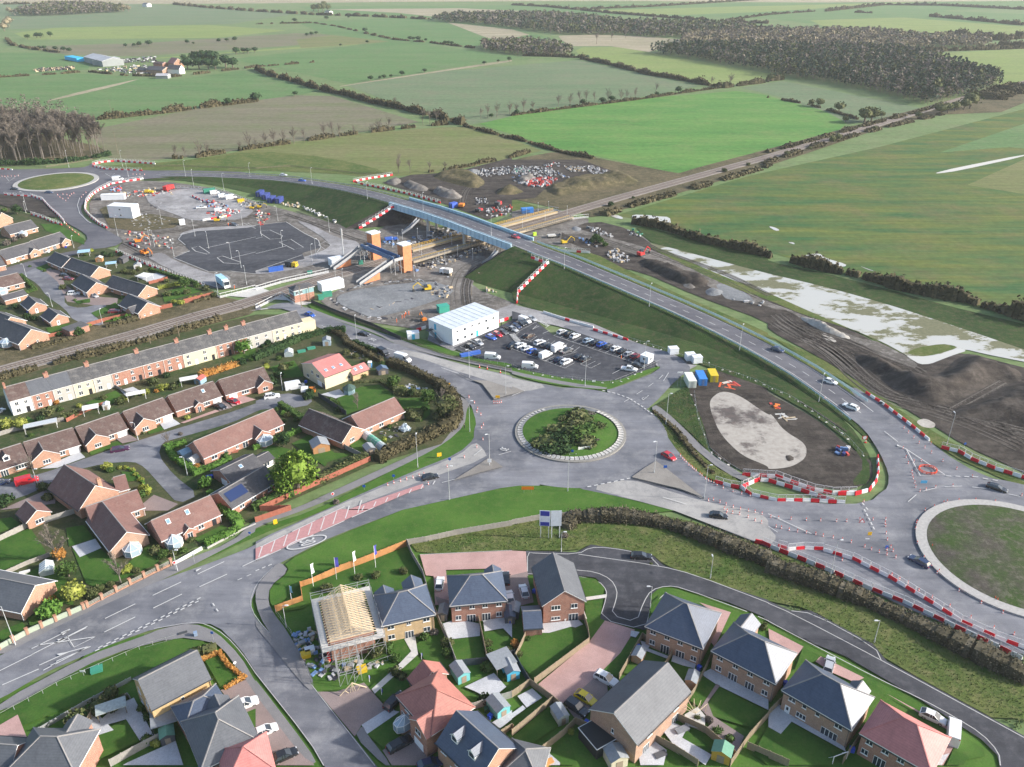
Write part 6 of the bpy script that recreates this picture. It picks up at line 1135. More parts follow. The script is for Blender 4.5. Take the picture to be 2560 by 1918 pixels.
cones('k 1450,1185 1470,1208 1484,1222 1498,1236 1522,1262 1540,1275 1553,1288 1568,1300 1585,1312 1618,1342 1635,1355 1665,1382 1690,1398 1715,1410 1738,1418 1765,1438 1818,1462 1903,1490 1978,1512 2052,1530','from the top of the long tight row beside the red car')
cones('k 1692,1572 1735,1565 1790,1585 1843,1608 1905,1630 1967,1648 1828,1645','on the island nose below the tight row'); cones('l 1168,945 1205,985 1252,1030 1298,1075 1348,1115 1405,1158 1503,1230 1622,1298 1757,1365 1588,1445 1440,1458 1358,1478 1305,1492 1402,1080','from the top along the far kerb of the right approach')
cones('l 1160,1120 1185,1198 1205,1250 1253,1235 1318,1230 1235,1325 1240,1355 1247,1382 1260,1418 1268,1455 822,1580','along the painted triangle'); cones('l 1428,1625 1510,1592 1540,1583 1640,1572 1785,1568 1953,1583 2183,1528 840,1060 1350,1655','along the kerb of the right roundabout')
cones('p 15,48 65,55 145,62 245,68 337,70 440,75 505,75 590,65 675,65 757,65','from the left in the upper row before the right roundabout'); cones('p 48,112 83,120 133,132 187,142 245,150 305,160 353,170 417,182 478,195 535,212 622,240 665,258 715,275 765,292 822,310','from the left in the lower row before the right roundabout')
cones('p 753,90 757,108 760,155 768,195 790,245 805,270 765,262','down the right side of the closed patch'); cones('p 960,80 955,95 950,125 962,218 1058,240 1005,312 1090,412 1103,400 1232,525 1375,605 1515,668 1480,590 1465,580','along the pale ring of the right roundabout'); cones('p 797,425 848,450 902,478 973,525 1058,570 1172,628 1307,700 1456,768 1587,808 477,328','from the left behind the back barrier line')
cones('o 1385,30 1425,22 1470,30 1525,50 1570,70 1612,85 1527,8 1570,15 1615,28 1390,10','beside the black car on the pale lane')
cones('e 20,150 45,152 70,150 100,148 130,150 160,145 500,310 520,330 545,345 570,360 590,340 605,320 620,305 640,295 580,310 545,305 575,560 600,590 625,610 650,630 680,650 705,330 720,310 745,290 1150,130 1180,135 1210,132 1250,135','on the splitter islands of the left roundabout')
# ---------------- signs
SY=mat('yellow_sign',(.80,.45,.02),.5,.0); SBL=mat('blue_sign',(.03,.12,.45),.5,0); SRD=mat('red_sign',(.6,.03,.03),.5,0)
def sign(t,p,m,w_,h,label,pole=1.2,rz=0,round_=False,name='road_sign',ring=None):
    H=empty(name,tuple(G(t,*p)),R(rz),label,'sign'); mb=MB(); 
    for x in ((-w_*.3,w_*.3) if w_>1.2 else (0,)): mb.bar((x,.05,0),(x,.05,pole+h),.04)
    mb.obj('post',GALV,H); mb=MB()
    if round_: mb.bar((0,-.02,pole+h/2),(0,.02,pole+h/2),w_/2,0,16)
    else: mb.box(-w_/2,w_/2,-.02,.02,pole,pole+h)
    mb.obj('sign_plate',m,H)
    if ring: mb=MB(); mb.bar((0,-.04,pole+h/2),(0,-.02,pole+h/2),w_*.36,0,16); mb.obj('sign_face',ring,H)
    return H
sign('j',(1658,580),SY,1.3,1,'yellow square sign on the hedge side of the approach',.4,10); sign('j',(2085,690),SY,1.3,1,'yellow sign on the paved triangle island',.5,0); sign('j',(1583,1200),SY,1.2,1.1,'tilted yellow sign on the verge beside the curved footway',.8,20); sign('k',(135,1500),mat('orange_sign',(.75,.2,.02),.5),3,.9,'pair of orange works signs on the front verge of the roundabout',1.2); sign('n',(128,90),SY,.9,1.3,'orange-yellow sign by the red hatching near the long fence',.3,30)
sign('j',(668,1560),WHITE,.8,.8,'round white speed sign on the verge by the red hatching',1.6,20,True,ring=SRD); sign('j',(935,1475),SBL,.8,.8,'blue round keep-left sign leaning on the verge',1.0,0,True); sign('j',(1190,1385),SBL,.8,.8,'blue round sign by the first cones of the resurfaced lane',1.0,0,True); sign('j',(1672,1240),SBL,.8,.8,'blue round sign at the end of the curved verge',1.0,0,True); sign('j',(2015,1262),WHITE,1,1,'white sign box on the tip of the paved island',1.2)
sign('k',(1440,572),WHITE,1.6,.5,'white signpost arm at the compound entrance',4.5); sign('k',(1320,1300),SBL,.9,.8,'blue and white sign on the splitter island by the red car',.8); sign('k',(520,1170),SBL,.8,.8,'blue arrow sign above the chevron board on the roundabout',1,0,True); sign('k',(705,548),WHITE,1,.6,'small white notice on the car park fence',.5); sign('l',(830,1040),SRD,1.4,1,'red and white works sign on the link road kerb',.4,0,ring=WHITE); sign('l',(485,695),WHITE,1,.8,'white and red sign beside the link road lamp post',.3,ring=SRD); sign('l',(1690,1110),SBL,.7,.7,'small blue round sign behind the far right barriers',1.2,0,True); sign('l',(1340,1420),mat('light_blue_sign',(.1,.4,.65),.5),1.6,.9,'light blue arrow sign by the orange ring barrier',.3); sign('l',(965,740),DGREY,1.2,.7,'dark sign beside the first red barrier',.6)
tri=empty('warning_sign',tuple(G('p',605,82)),0,'red-edged triangular warning sign between the cones','sign'); mb=MB(); mb.face([(-.75,-.02,.3),(.75,-.02,.3),(0,-.02,1.6)]); mb.face([(.75,.02,.3),(-.75,.02,.3),(0,.02,1.6)]); mb.obj('sign_plate',SRD,tri); MB().face([(-.48,-.05,.46),(.48,-.05,.46),(0,-.05,1.28)]).obj('sign_face',WHITE,tri)
sign('p',(655,165),SY,.9,.9,'yellow diamond works sign inside the coned patch',.4); sign('p',(765,250),SBL,.7,.9,'blue and white arrow sign at the right of the coned patch',.3); sign('p',(640,190),WHITE,.9,.5,'flat grey sign board lying by the coned patch',.1); sign('f',(168,175),SY,1.2,1.1,'orange-yellow diamond sign at the left end of the link road',.6); sign('m',(545,1075),WHITE,.9,.4,'white notice on the green by the bench',1.3); sign('m',(1385,850),SBL,.5,.6,'small blue cycle sign at the side road corner',2.2); sign('m',(1530,1030),WHITE,.6,.6,'round white sign by the orange hedge',1.6,40,True); sign('m',(1140,385),WHITE,.8,.8,'white speed sign on the lamp post by the brick pier wall',1.8,40,True,ring=SRD); sign('m',(1262,345),WHITE,.5,.4,'small white sign on the verge by the bungalow',2.4); sign('m',(1620,170),SBL,.6,.6,'blue figure-like sign at the end of the hatching',1.,0,True)
for i,(x,l) in enumerate(((210,'advertising board with blue and white panels on tall white legs'),(282,'pale advertising board on tall white legs, right of the blue one'))):
    H=empty('advertising_board',tuple(G('o',x,182)),R(-5+i*8),l,'sign board'); mb=MB()
    for q in (-.9,.9): mb.bar((q,0,0),(q,0,7.8),.09); mb.bar((q,1.6,0),(q,.05,5.5),.07)
    mb.obj('frame',WHITE,H); mb=MB(); mb.box(-1.2,1.2,-.12,-.05,3.8,8); mb.obj('panel',mat('pale_ad',(.55,.6,.66),.5,.15,.8) if i else mat('white_ad',(.70,.74,.82),.5),H)
    if not i: MB().box(-1.0,1.0,-.17,-.13,3.9,4.9).obj('blue_panel',mat('ad_blue',(.05,.06,.35),.5),H); MB().box(-1.0,1.0,-.17,-.13,6.6,7.9).obj('blue_panel',mat('ad_blue'  ,(.05,.06,.35),.5),H)
FL=mat('flag_navy',(.06,.06,.32),.7,.1,2)
for t,x,y,m_,l,h in (('n',373,497,WHITE,'white feather flag nearest the side road, left of the navy ones',6.3),('n',524,452,FL,'navy and white flag, second from the left behind the brown fence',6.3),('n',641,416,WHITE,'white feather flag, third from the left behind the brown fence',6.3),('n',776,375,FL,'navy flag nearest the grey fence corner',6.3),('n',232,590,mat('flag_cyan',(.35,.62,.75),.7,.3,1),'blue and white flag by the street corner',4.4),('n',735,1110,FL,'small navy flag by the yellow path',1.8),('n',815,1200,FL,'small navy flag beside the black car',2),('n',1072,965,FL,'tiny navy flag behind the red roofs',1.8)):
    H=empty('flag',tuple(G(t,x,y)),R(rnd.choice((20,-15,60))),l,'flag'); MB().bar((0,0,0),(0,0,h),.05).obj('flagpole',WHITE,H); mb=MB(); s=h/6.3
    for i in range(6): z0=h-.1-i*.42*s; z1=z0-.42*s; f=lambda z,q:(q*.75*s,.12*math.sin(q*3+z*2.2),z); mb.face([(0,0,z0),f(z0,1),f(z1,1),(0,0,z1)]); mb.face([(0,.02,z1),f(z1,1.01),f(z0,1.01),(0,.02,z0)])
    mb.obj('banner',m_,H)
# ---------------- fences, walls
FP=mat('timber_panel_fence',(.30,.24,.165),.85,.15,2,bm=.02); FPN=mat('new_orange_fence',(.50,.25,.10),.8,.12,2); FPG=mat('grey_weathered_fence',(.34,.32,.29),.9,.15,2); FPR=mat('red_brown_fence',(.33,.12,.08),.85,.12,2); FPD=mat('dark_garden_fence',(.07,.075,.085),.8,.12,2)
def pfence(s,m,label,h=1.8,pst=True,cat='fence',name='panel_fence',w_=.06,z=0):
    pts=GL(s,z); o0=pts[0]; H=empty(name,tuple(o0),0,label,cat); mb=MB(); pp=[p-o0 for p in pts]
    wallstrip(mb,pp,w_,.05,h); 
    for p,hh in walk(pp,.3): mb.box(-.07,.07,-w_*.9,w_*.9,.1,h-.03,0,Matrix.Translation(p)@Matrix.Rotation(hh,4,'Z'))
    mb.obj('panels',m,H)
    if pst:
        mb=MB(); [mb.box(-.07,.07,-.07,.07,0,h+.1,0,Matrix.Translation(p)@Matrix.Rotation(hh,4,'Z')) for p,hh in walk(pp,1.85)]; mb.obj('posts',m if m!=FPD else FPD,H)['kind']='stuff'
    return H
for s,m,l,h in (('n 130,655 305,590',FPN,'new orange timber fence beside the street corner flag',1.8),('n 290,500 360,478 560,388 700,338 975,228',FPN,'new orange timber fence behind the row of flags',1.8),('n 305,590 290,500',FPN,'short return of the new orange timber fence',1.8),('n 975,225 1100,205 1300,160 1657,100 o 0,95 200,58 380,45',FPG,'long grey weathered fence above the pink drives',1.8),('n 980,225 1010,300 1080,420 1120,560 1190,740 1240,850 1300,1010',FPG,'grey fence running down between the yellow and red brick houses',1.8),
 ('n 1435,690 1460,800 1495,975',FP,'timber fence between the two patios of the red brick pair',1.7),('n 1300,1010 1495,990 1657,945 o 0,945 20,945',FPD,'dark fence at the bottom of the red brick pair gardens',1.8),('o 20,970 85,830 90,790',FP,'pale timber fence left of the big lawn',1.8),('o 20,960 60,1040 115,1130',FPD,'dark fence along the lower left of the big lawn',1.8),('o 145,1125 300,1010 500,860',FP,'pale timber fence between the big lawn and the pink drive',1.8),('o 500,860 490,790 460,690',FP,'timber fence right of the big lawn',1.8),
 ('o 0,1210 115,1130 265,1240',FP,'timber fence around the corner pond garden',1.8),('o 0,1460 265,1240 350,1320',FP,'timber fence above the lower lawn',1.8),('o 150,1600 330,1460 410,1380 540,1440',FP,'timber fence left of the black garden room',1.8),('o 690,1095 840,830 870,850',FP,'timber fence left of the twin shed garden',1.8),('o 935,1110 1040,930',FP,'timber fence between the two shed gardens',1.8),('o 1075,1330 1180,1180 1290,950 1310,900',FP,'timber fence left of the curved path garden',1.8),('o 1035,1340 1250,1440 1440,1600',FP,'timber fence below the curved path garden',1.8),('o 1410,1657 1530,1480 1657,1340',FP,'timber fence right of the curved path garden',1.8),('o 915,1490 1050,1560 1200,1657',FP,'trellis-topped fence at the bottom centre',1.8),
 ('o 1657,1340 p 0,1330 100,1230',FP,'timber fence left of the dark blue roofed house',1.8),('o 1520,1540 1657,1600 p 0,1600 130,1657',FP,'timber fence at the bottom of the dark blue roofed house garden',1.8),('p 480,1640 560,1520 620,1440',FP,'timber fence between the last two houses on the right',1.8),('n 1255,1050 1310,1010',FP,'short timber fence behind the red garage roof',1.8),('n 1400,1290 1657,1210',FPG,'fence below the slabbed pond garden',1.8),('n 1560,1480 1657,1420 o 10,1430',FP,'fence below the turquoise shed garden',1.8),
 ('m 470,1570 560,1420 600,1340',FP,'timber fence left of the lower left lawn',1.8),('m 260,1430 550,1260 855,1100',GALV,'thin metal rail fence along the bottom left green',1.1),('m 720,1657 950,1530 1110,1450',FPG,'grey fence below the lower left lawn',1.8),('m 600,1350 830,1200 850,1230',FPG,'low dark fence with white caps above the grey canopy',1.0),
 ('n 0,80 230,0 j 40,1657 990,1225',FPR,'long red-brown fence above the footway by the main road',1.8),('j 680,1040 780,1130 920,1200',FPG,'grey fence beside the log cabin garden',1.8),('j 780,830 540,670',FPD,'dark fence between the round lawn and the lane',1.8),('i 580,890 750,800 930,735',FPR,'bright red garden fence behind the terrace gardens',1.5),('i 0,1010 110,975 560,880',FPG,'grey fence behind the row of bungalows on the left',1.6),('i 1000,590 1100,650 1240,640',FPG,'low fence around the artificial lawn behind the terrace',1.2),
 ('e 0,1600 300,1570 590,1500 700,1460 900,1400 1300,1310 1490,1270',FPR,'red-brown fence between the close and the railway',1.6),('e 1590,1240 1850,1175',FPR,'dark red-brown fence at the railway end of the close',1.8),('e 1290,1080 1450,1040',FPR,'short red-brown fence in the back gardens',1.6),('m 0,205 210,100',FPG,'pale timber fence left of the birch tree',1.8),('m 210,110 530,10',FPG,'grey fence behind the small outbuilding',1.8),
 ('f 480,1240 700,1330 1000,1440 1250,1560',DGREY,'dark mesh fence along the stone laydown area',1.6)):
    pfence(s,m,l,h)
for s,l in (('j 1600,225 1750,290 2000,370 2209,405 k 40,430 350,505 520,520 780,555 870,550','mesh fence around the lower edge of the full car park'),('k 890,545 1000,500 1150,430 1280,370','mesh fence along the car park exit road'),('k 1000,175 1130,215 1280,260 1500,340 1800,440 2100,540 l 0,600 190,680 380,800 570,940 690,1040 820,1190','low post fence with concrete feet along the embankment foot'),('k 1570,640 1600,850 1700,1130 1860,1260 2000,1350','low post fence around the soil island, left side'),('n 130,665 230,800 320,1030 380,1160','temporary mesh fence beside the building plot'),('n 640,1090 740,1010 885,960','temporary mesh fence below the scaffolded house'),('m 0,1345 120,1280 390,1130 550,1060 940,890 1145,830','thin rail fence along the bottom left footway')):
    guard('wire_fence',GL(s),l,GALV,1.3,2.4,.05,(.3,1.2),'fence',.02)
for s,l in (('k 1000,175 1130,215 1280,260 1340,285','a'),): pass
k=0
for s in ('k 60,435 185,470 265,485 348,500 432,510 520,520 605,530 780,552 868,550 940,540 1000,515 1060,480 1115,460','k 1075,195 1140,215 1220,240 1285,265 1700,378 1815,440 1880,455 1955,472 2030,505 2100,535 2175,570','l 35,605 112,635 185,672 258,712 318,752 378,798 440,850 500,892 570,935 635,985 685,1038 822,1182','k 1545,655 1580,745 1610,860 1660,1000 1720,1155 1790,1203 1862,1258'):
    for p in GL(s):
        if k==0: FT=MB().box(-.4,.4,-.2,.2,0,.35,taper=(.06,.05)).obj('fence_foot',CONC,None,tuple(p+Vector((0,0,.09)))); o=FT
        else: o=dup(FT,tuple(p+Vector((0,0,.09))),rnd.random()*3)
        tag(o,'concrete fence foot, %s along the car park and soil island fences'%od(k),'fence foot','concrete fence feet'); k+=1
# brick pier wall along the main road
H=empty('garden_wall',tuple(G('m',0,905)),0,'low garden wall with orange brick piers and rail infill along the main road','wall'); o0=G('m',0,905); P0=[p-o0 for p in GL('m 0,905 180,805 400,705 570,630')]; P1=[p-o0 for p in GL('m 570,630 850,480 1120,345')]
mb=MB(); wallstrip(mb,P0,.2,0,1.5); mb.obj('boarded_infill',mat('pale_green_boards',(.33,.38,.30),.8,.1,2),H); mb=MB(); wallstrip(mb,P1,.24,0,.5); mb.obj('low_brick_wall',BR_OR,H)
mb=MB(); [wallstrip(mb,P1,.05,z,z+.12) for z in (.65,.95,1.25)]; mb.obj('rails',FPG,H)
for q,st in ((P0,2.6),(P1,3.0)):
    for p,h in walk(q,st): mb=MB(); mb.box(-.25,.25,-.25,.25,0,1.75); mb.box(-.32,.32,-.32,.32,1.75,1.88); mb.obj('brick_pier',BR_OR,H,tuple(p),h)
pfence('m 1130,350 1310,250',WREND,'short white garden wall beside the bungalow drive',.9,False,'wall','garden_wall',.2); pfence('m 0,470 50,415 180,355 330,300',FPG,'grey garden fence with brick piers at the left edge',1.4); pfence('m 1345,245 1560,130 1657,90',CONC,'low pale kerb wall under the clipped hedge',.5,False,'wall','garden_wall',.2)
# ---------------- roundabout islands and paved islets
def disc(name,c,r,m,z,h=0,n=64):
    mb=MB()
    if h: # gentle dome
        rr=[r,r*.75,r*.45,.01]; hh=[0,h*.5,h*.85,h]; k=[[(c.x+q*math.cos(2*math.pi*i/n),c.y+q*math.sin(2*math.pi*i/n),z+a) for i in range(n)] for q,a in zip(rr,hh)]
        for a,b in zip(k[:-1],k[1:]):
            for i in range(n): mb.face([a[i],a[(i+1)%n],b[(i+1)%n],b[i]])
    else: mb.poly([(c.x+r*math.cos(2*math.pi*i/n),c.y+r*math.sin(2*math.pi*i/n),z) for i in range(n)])
    return struct(mb.obj(name,m))
def ringm(name,c,r0,r1,m,z0,z1,n=72):
    mb=MB(); 
    for i in range(n):
        a=2*math.pi*i/n; b=2*math.pi*(i+1)/n; q=lambda r,t,z:(c.x+r*math.cos(t),c.y+r*math.sin(t),z)
        mb.face([q(r1,a,z0),q(r1,b,z0),q(r1,b,z1),q(r1,a,z1)]); mb.face([q(r1,a,z1),q(r1,b,z1),q(r0,b,z1+.03),q(r0,a,z1+.03)])
    return struct(mb.obj(name,m))
ZB=MZ
ringm('kerb_ring',C1,14.6,15.3,mat('weathered_kerb',(.24,.23,.21),.9,.15,1.5),0,ZB+.12); disc('gravel_ring',C1,15.0,GRAV,ZB+.13); disc('island_grass',C1,13.2,GRS,ZB+.16,.5)
mb=MB(); mk=MB()
for i in range(58):
    a0=R(118+i*5.1)
    if i>57: break
    for (r0,r1,mm) in ((13.3,14.5,mb),):
        q=lambda r,t:(C1.x+r*math.cos(t),C1.y+r*math.sin(t)); A=[q(14.6,a0),q(14.6,a0+R(4.0)),q(13.95,a0+R(4.6)),q(13.2,a0+R(4.0)),q(13.2,a0),q(13.9,a0+R(.6))]
        z=ZB+.17; k=len(mm.v); mm.face([(x,y,z+(.25 if j in (3,4) else .05)) for j,(x,y) in enumerate(A)]) ; B=[q(14.6,a0+R(4.0)),q(14.6,a0+R(4.9)),q(13.95,a0+R(5.5)),q(13.2,a0+R(4.9)),q(13.2,a0+R(4.0)),q(13.95,a0+R(4.6))]
        mk.face([(x,y,z+(.25 if j in (3,4) else .05)-.01) for j,(x,y) in enumerate(B)])
ch=tag(mb.obj('chevron_kerb',mat('weathered_white',(.42,.41,.39),.85,.2,1.5)),'ring of white chevron blocks around the planted roundabout','kerb'); c2=mk.obj('black_chevrons',DGREY,ch)
RC=mat('ring_concrete',(.37,.36,.345),.9,.15,1.5); ringm('kerb_ring',C2,18.6,21,RC,0,ZB+.14); disc('island_ground',C2,18.7,ground('weedy_soil',(.075,.066,.057),(.045,.08,.02),(.15,.135,.11),.13,.6,sm=.75,bm=.3,fine=1.4),ZB+.18,.7)
ringm('kerb_ring',C3,19.7,22.4,RC,0,ZB+.14); disc('island_grass',C3,19.8,RGH,ZB+.18,.8)
ISL=ground('island_paving',(.20,.185,.17),(.26,.245,.225),(.17,.16,.15),.1,.6,sm=.5,bm=.01,fine=4)
for s in ('k 1030,1375 1150,1290 1240,1235 1330,1300 1660,1560 1600,1530 1340,1450','j 1860,535 1950,568 2050,705 2209,660 k 110,632 0,590 j 2209,610 2000,540','j 1700,1405 1960,1240 2015,1205 2130,1285 1900,1345'):
    sheet('traffic_island',ISL,s,z=ZB+.1)
mb=MB()
for s in ('k 1030,1380 1180,1420 1440,1475 1660,1560','j 1750,480 1860,535 1950,568 2055,705 2209,660'): strip(mb,GL(s),.25,.14)
struct(mb.obj('kerb_line',DGREY)).location.z=ZB
def board(t,p,w_,h,m,label,z0=.5,rz=0,parts=None):
    H=empty('sign_board',tuple(G(t,*p)),R(rz),label,'sign board'); mb=MB(); mb.bar((-w_*.45,0.06,0),(-w_*.45,.06,z0+h+.2),.07); mb.bar((w_*.45,.06,0),(w_*.45,.06,z0+h+.2),.07); mb.obj('post',WHITE,H); MB().box(-w_/2,w_/2,-.04,.04,z0,z0+h).obj('panel',m,H); return H
board('k',(630,1140),3.9,1.0,WREND,'white name board on posts in front of the roundabout bushes',.7,14)
H=board('k',(525,1185),1.9,.5,DGREY,'black and white chevron board below the roundabout bushes',.4,5); mb=MB(); [mb.face([(x,-.05,.45),(x+.2,-.05,.45),(x+.35,-.05,.65),(x+.2,-.05,.85),(x,-.05,.85),(x+.15,-.05,.65)]) for x in (-.85,-.35,.15)]; mb.obj('chevrons',WHITE,H)
H=board('e',(383,262),5.5,.5,DGREY,'row of white and dark chevron markers on the left roundabout',.3,5); mb=MB(); [mb.box(x,x+.4,-.07,-.045,.3,.85) for x in (-2.6,-1.8,-1,-.2,.6,1.4,2.1)]; mb.obj('chevrons',WHITE,H)
# ---------------- foliage
LG=leafmat('green_leaves',(.035,.075,.018),(.06,.11,.028),(.10,.15,.04)); LD=leafmat('dark_evergreen',(.018,.042,.016),(.03,.06,.022),(.05,.085,.03)); LY=leafmat('yellow_green_leaves',(.16,.20,.03),(.24,.26,.05),(.32,.33,.09)); LO=leafmat('autumn_orange_leaves',(.30,.13,.03),(.40,.19,.05),(.45,.27,.09)); LT=leafmat('bare_twigs',(.105,.09,.076),(.155,.135,.115),(.22,.19,.16)); LH=leafmat('hedge_twigs',(.045,.042,.022),(.08,.07,.038),(.13,.11,.062)); LB=leafmat('bright_hedge_leaves',(.06,.13,.02),(.09,.19,.035),(.13,.24,.05)); LC=leafmat('golden_conifer',(.055,.115,.014),(.12,.20,.028),(.24,.33,.06)); LF=leafmat('pine_needles',(.026,.050,.034),(.045,.072,.048),(.07,.095,.062)); LA=leafmat('woodland_brown',(.17,.15,.10),(.24,.21,.14),(.33,.27,.17)); LS=leafmat('mixed_shrub',(.04,.06,.02),(.085,.10,.036),(.16,.16,.075)); BARK=mat('bark',(.17,.14,.11),.9,.2,3); BIRCH=mat('pale_bark',(.24,.21,.18),.85,.15,3)
def leaf(mb,c,s,r,up=.3,m=0,asp=1.):
    n=Vector((r.gauss(0,1),r.gauss(0,1),r.gauss(0,1)+up)); n.normalize(); a=n.orthogonal().normalized(); b=n.cross(a); t=r.random()*6.28; a,b=a*math.cos(t)+b*math.sin(t),b*math.cos(t)-a*math.sin(t); s*=r.uniform(.6,1.3)
    mb.face([c-a*s*.5-b*s*.5*asp,c+a*s*.5-b*s*.3*asp,c+a*s*.4+b*s*.5*asp,c-a*s*.35+b*s*.4*asp],m)
def blob(mb,c,rx,ry,rz,n,s,r,core=.72,m=0,shape=None):
    """lumpy crown: leaf faces over a shell of clumps, with a rough core"""
    cl=[(Vector((r.gauss(0,1),r.gauss(0,1),r.gauss(0,.9)+.15)).normalized(),r.uniform(.75,1.1)) for _ in range(11)]
    for i in range(n):
        d,q=cl[r.randrange(11)]; v=(d+Vector((r.gauss(0,.42),r.gauss(0,.42),r.gauss(0,.42)))).normalized(); k=q*r.uniform(.66,1.0)
        if shape: sx,sz=shape(v.z)
        else: sx=sz=1
        if v.z<-.75: continue
        leaf(mb,c+Vector((v.x*rx*k*sx,v.y*ry*k*sx,v.z*rz*k*sz)),s,r)
    if core:
        k=len(mb.v); N=8
        for j,(a,zz) in enumerate(((.5,-.7),(.95,-.2),(.9,.35),(.45,.8))):
            for i in range(N): t=2*math.pi*i/N; w_=core*r.uniform(.85,1.12); mb.v.append((c.x+rx*a*w_*math.cos(t),c.y+ry*a*w_*math.sin(t),c.z+rz*zz*w_))
        for j in range(3):
            for i in range(N): i2=(i+1)%N; mb.f.append((k+j*N+i,k+j*N+i2,k+(j+1)*N+i2,k+(j+1)*N+i)); mb.m.append(m)
        mb.f.append(tuple(k+3*N+i for i in range(N))); mb.m.append(m)
BU={}
def bush(t,p,rad,m,label,h=None,grp=None,cat='bush',name='bush',n=None,z=0):
    key=(m.name,rnd.randrange(3)); h=h or rad*1.3; c=G(t,*p,z)
    if key not in BU:
        r=random.Random(hash(key[1])+len(BU)); mb=MB(); blob(mb,Vector((0,0,.52)),1,1,.55,300,.2,r); o=mb.obj(name,m); BU[key]=o
    else: o=BU[key].copy(); sc.collection.objects.link(o); o.name=name
    o.location=c; o.scale=(rad,rad*rnd.uniform(.85,1.1),h); o.rotation_euler.z=rnd.random()*6; tag(o,label,cat,grp)
    if not grp and 'group' in o: del o['group']
    return o
def hedge(s,w_,h,m,label,dens=26,leafs=.42,cat='hedge',name='hedge',gap=0,rough=.25,z=0,core=1):
    pts=GL(s,z); r=random.Random(len(s)+int(pts[0].x)); o0=pts[0].copy(); mb=MB()
    for p,hh in walk(pts,1.):
        nz=math.sin(p.x*.31)+math.sin(p.y*.23+1)+r.gauss(0,.5)
        if gap and nz<-gap: continue
        hl=h*(1+rough*.35*nz); wl=w_*(1+rough*.25*nz); u=Vector((math.cos(hh),math.sin(hh),0)); v=Vector((-u.y,u.x,0)); q=p-o0
        if core: mb.box(-.75,.75,-wl*.4,wl*.4,0,hl*.8,0,Matrix.Translation(q)@Matrix.Rotation(hh,4,'Z'),taper=(.05,wl*.1*(1+rough)))
        for _ in range(dens):
            a=r.uniform(-.2,1)*math.pi/1.0; x=math.cos(a)*wl/2; zz=abs(math.sin(a))*hl
            if r.random()<.4: zz=r.random()*hl; x=(1 if r.random()<.5 else -1)*wl/2*(1-.3*zz/hl)
            if rough<.12: zz=min(zz,hl); x=max(-wl/2,min(wl/2,x*1.15))
            leaf(mb,q+u*r.uniform(-.6,.6)+v*(x*r.uniform(.85,1.1))+Vector((0,0,max(.1,zz*r.uniform(.85,1.08)))),leafs,r)
    o=mb.obj(name,m,None,tuple(o0)); return tag(o,label,cat)
BT={}
def bare(t,p,h,label,m=LT,bk=BARK,grp=None,sp=.32,loc=None,kind='tree'):
    key=(m.name,bk.name,rnd.randrange(3),kind); c=loc or G(t,*p)
    if key not in BT:
        r=random.Random(len(BT)*7+3); H=empty('bare_tree',tuple(c),0,label,'tree',grp); tk=MB(); tw=MB(); hi=kind=='wood'
        tk.bar((0,0,0),(0,0,.5),.016 if not hi else .010,0,6,.011 if not hi else .007); tips=[]
        for i in range(9 if not hi else 7):
            a=r.random()*6.28; z0=r.uniform(.25,.6) if not hi else r.uniform(.4,.75); rr=r.uniform(.12,.3)*(1 if not hi else .75); e=Vector((rr*math.cos(a),rr*math.sin(a),min(1,z0+r.uniform(.2,.4)))); tk.bar((0,0,z0-.05),e,.008,0,4,.004); tips.append((Vector((0,0,z0)),e))
        tk.bar((0,0,.5),(0,0,.92),.011,0,5,.003); tips.append((Vector((0,0,.5)),Vector((0,0,.92))))
        for i in range(430 if not hi else 700):
            b,e=tips[r.randrange(len(tips))]; q=b.lerp(e,r.uniform(.25,1.05)); d=Vector((r.gauss(0,.5),r.gauss(0,.5),r.gauss(.45,.4))).normalized(); L=r.uniform(.05,.13); sd=d.orthogonal().normalized()*.0035*(1.6 if hi else 1)
            tw.face([q-sd,q+sd,q+d*L])
            if i%2: leaf(tw,q+d*L*.6,.024 if not hi else .013,r)
        ch=[tk.obj('trunk',bk,H),tw.obj('crown',m,H)]; kids(H,*ch); BT[key]=H; o=H
    else: o=dup(BT[key],tuple(c),rnd.random()*6,label); 
    if grp: o['group']=grp
    elif 'group' in o: del o['group']
    o['label']=label; o.scale=(h*rnd.uniform(.85,1.1),)*2+(h,); return o
CT_={}
def ftree(t,p,h,wd,m,label,grp=None,n=420,cat='tree',name='tree',cone=False):
    """leafy tree: trunk with limbs and a clumped crown"""
    key=(m.name,cone,n); c=G(t,*p)
    if key not in CT_:
        r=random.Random(len(CT_)+11); H=empty(name,tuple(c),0,label,cat,grp); tk=MB(); tk.bar((0,0,0),(0,0,.6),.05,0,7,.025); [tk.bar((0,0,.3),(.28*math.cos(a),.28*math.sin(a),.7),.02,0,4,.008) for a in (0,1.3,2.6,3.9,5.2)]
        cr=MB(); sh=(lambda z:((1.0-.62*max(0,z)**1.2),1)) if cone else None
        blob(cr,Vector((0,0,.55 if not cone else .5)),.5,.5,.45 if not cone else .5,n,.085 if n<900 else .045,r,.7 if n<900 else .55,0,sh)
        kids(H,tk.obj('trunk',BARK,H),cr.obj('crown',m,H)); CT_[key]=H; o=H
    else: o=dup(CT_[key],tuple(c),rnd.random()*6,label)
    if grp: o['group']=grp
    elif 'group' in o: del o['group']
    o['label']=label; o.scale=(wd,wd,h); return o
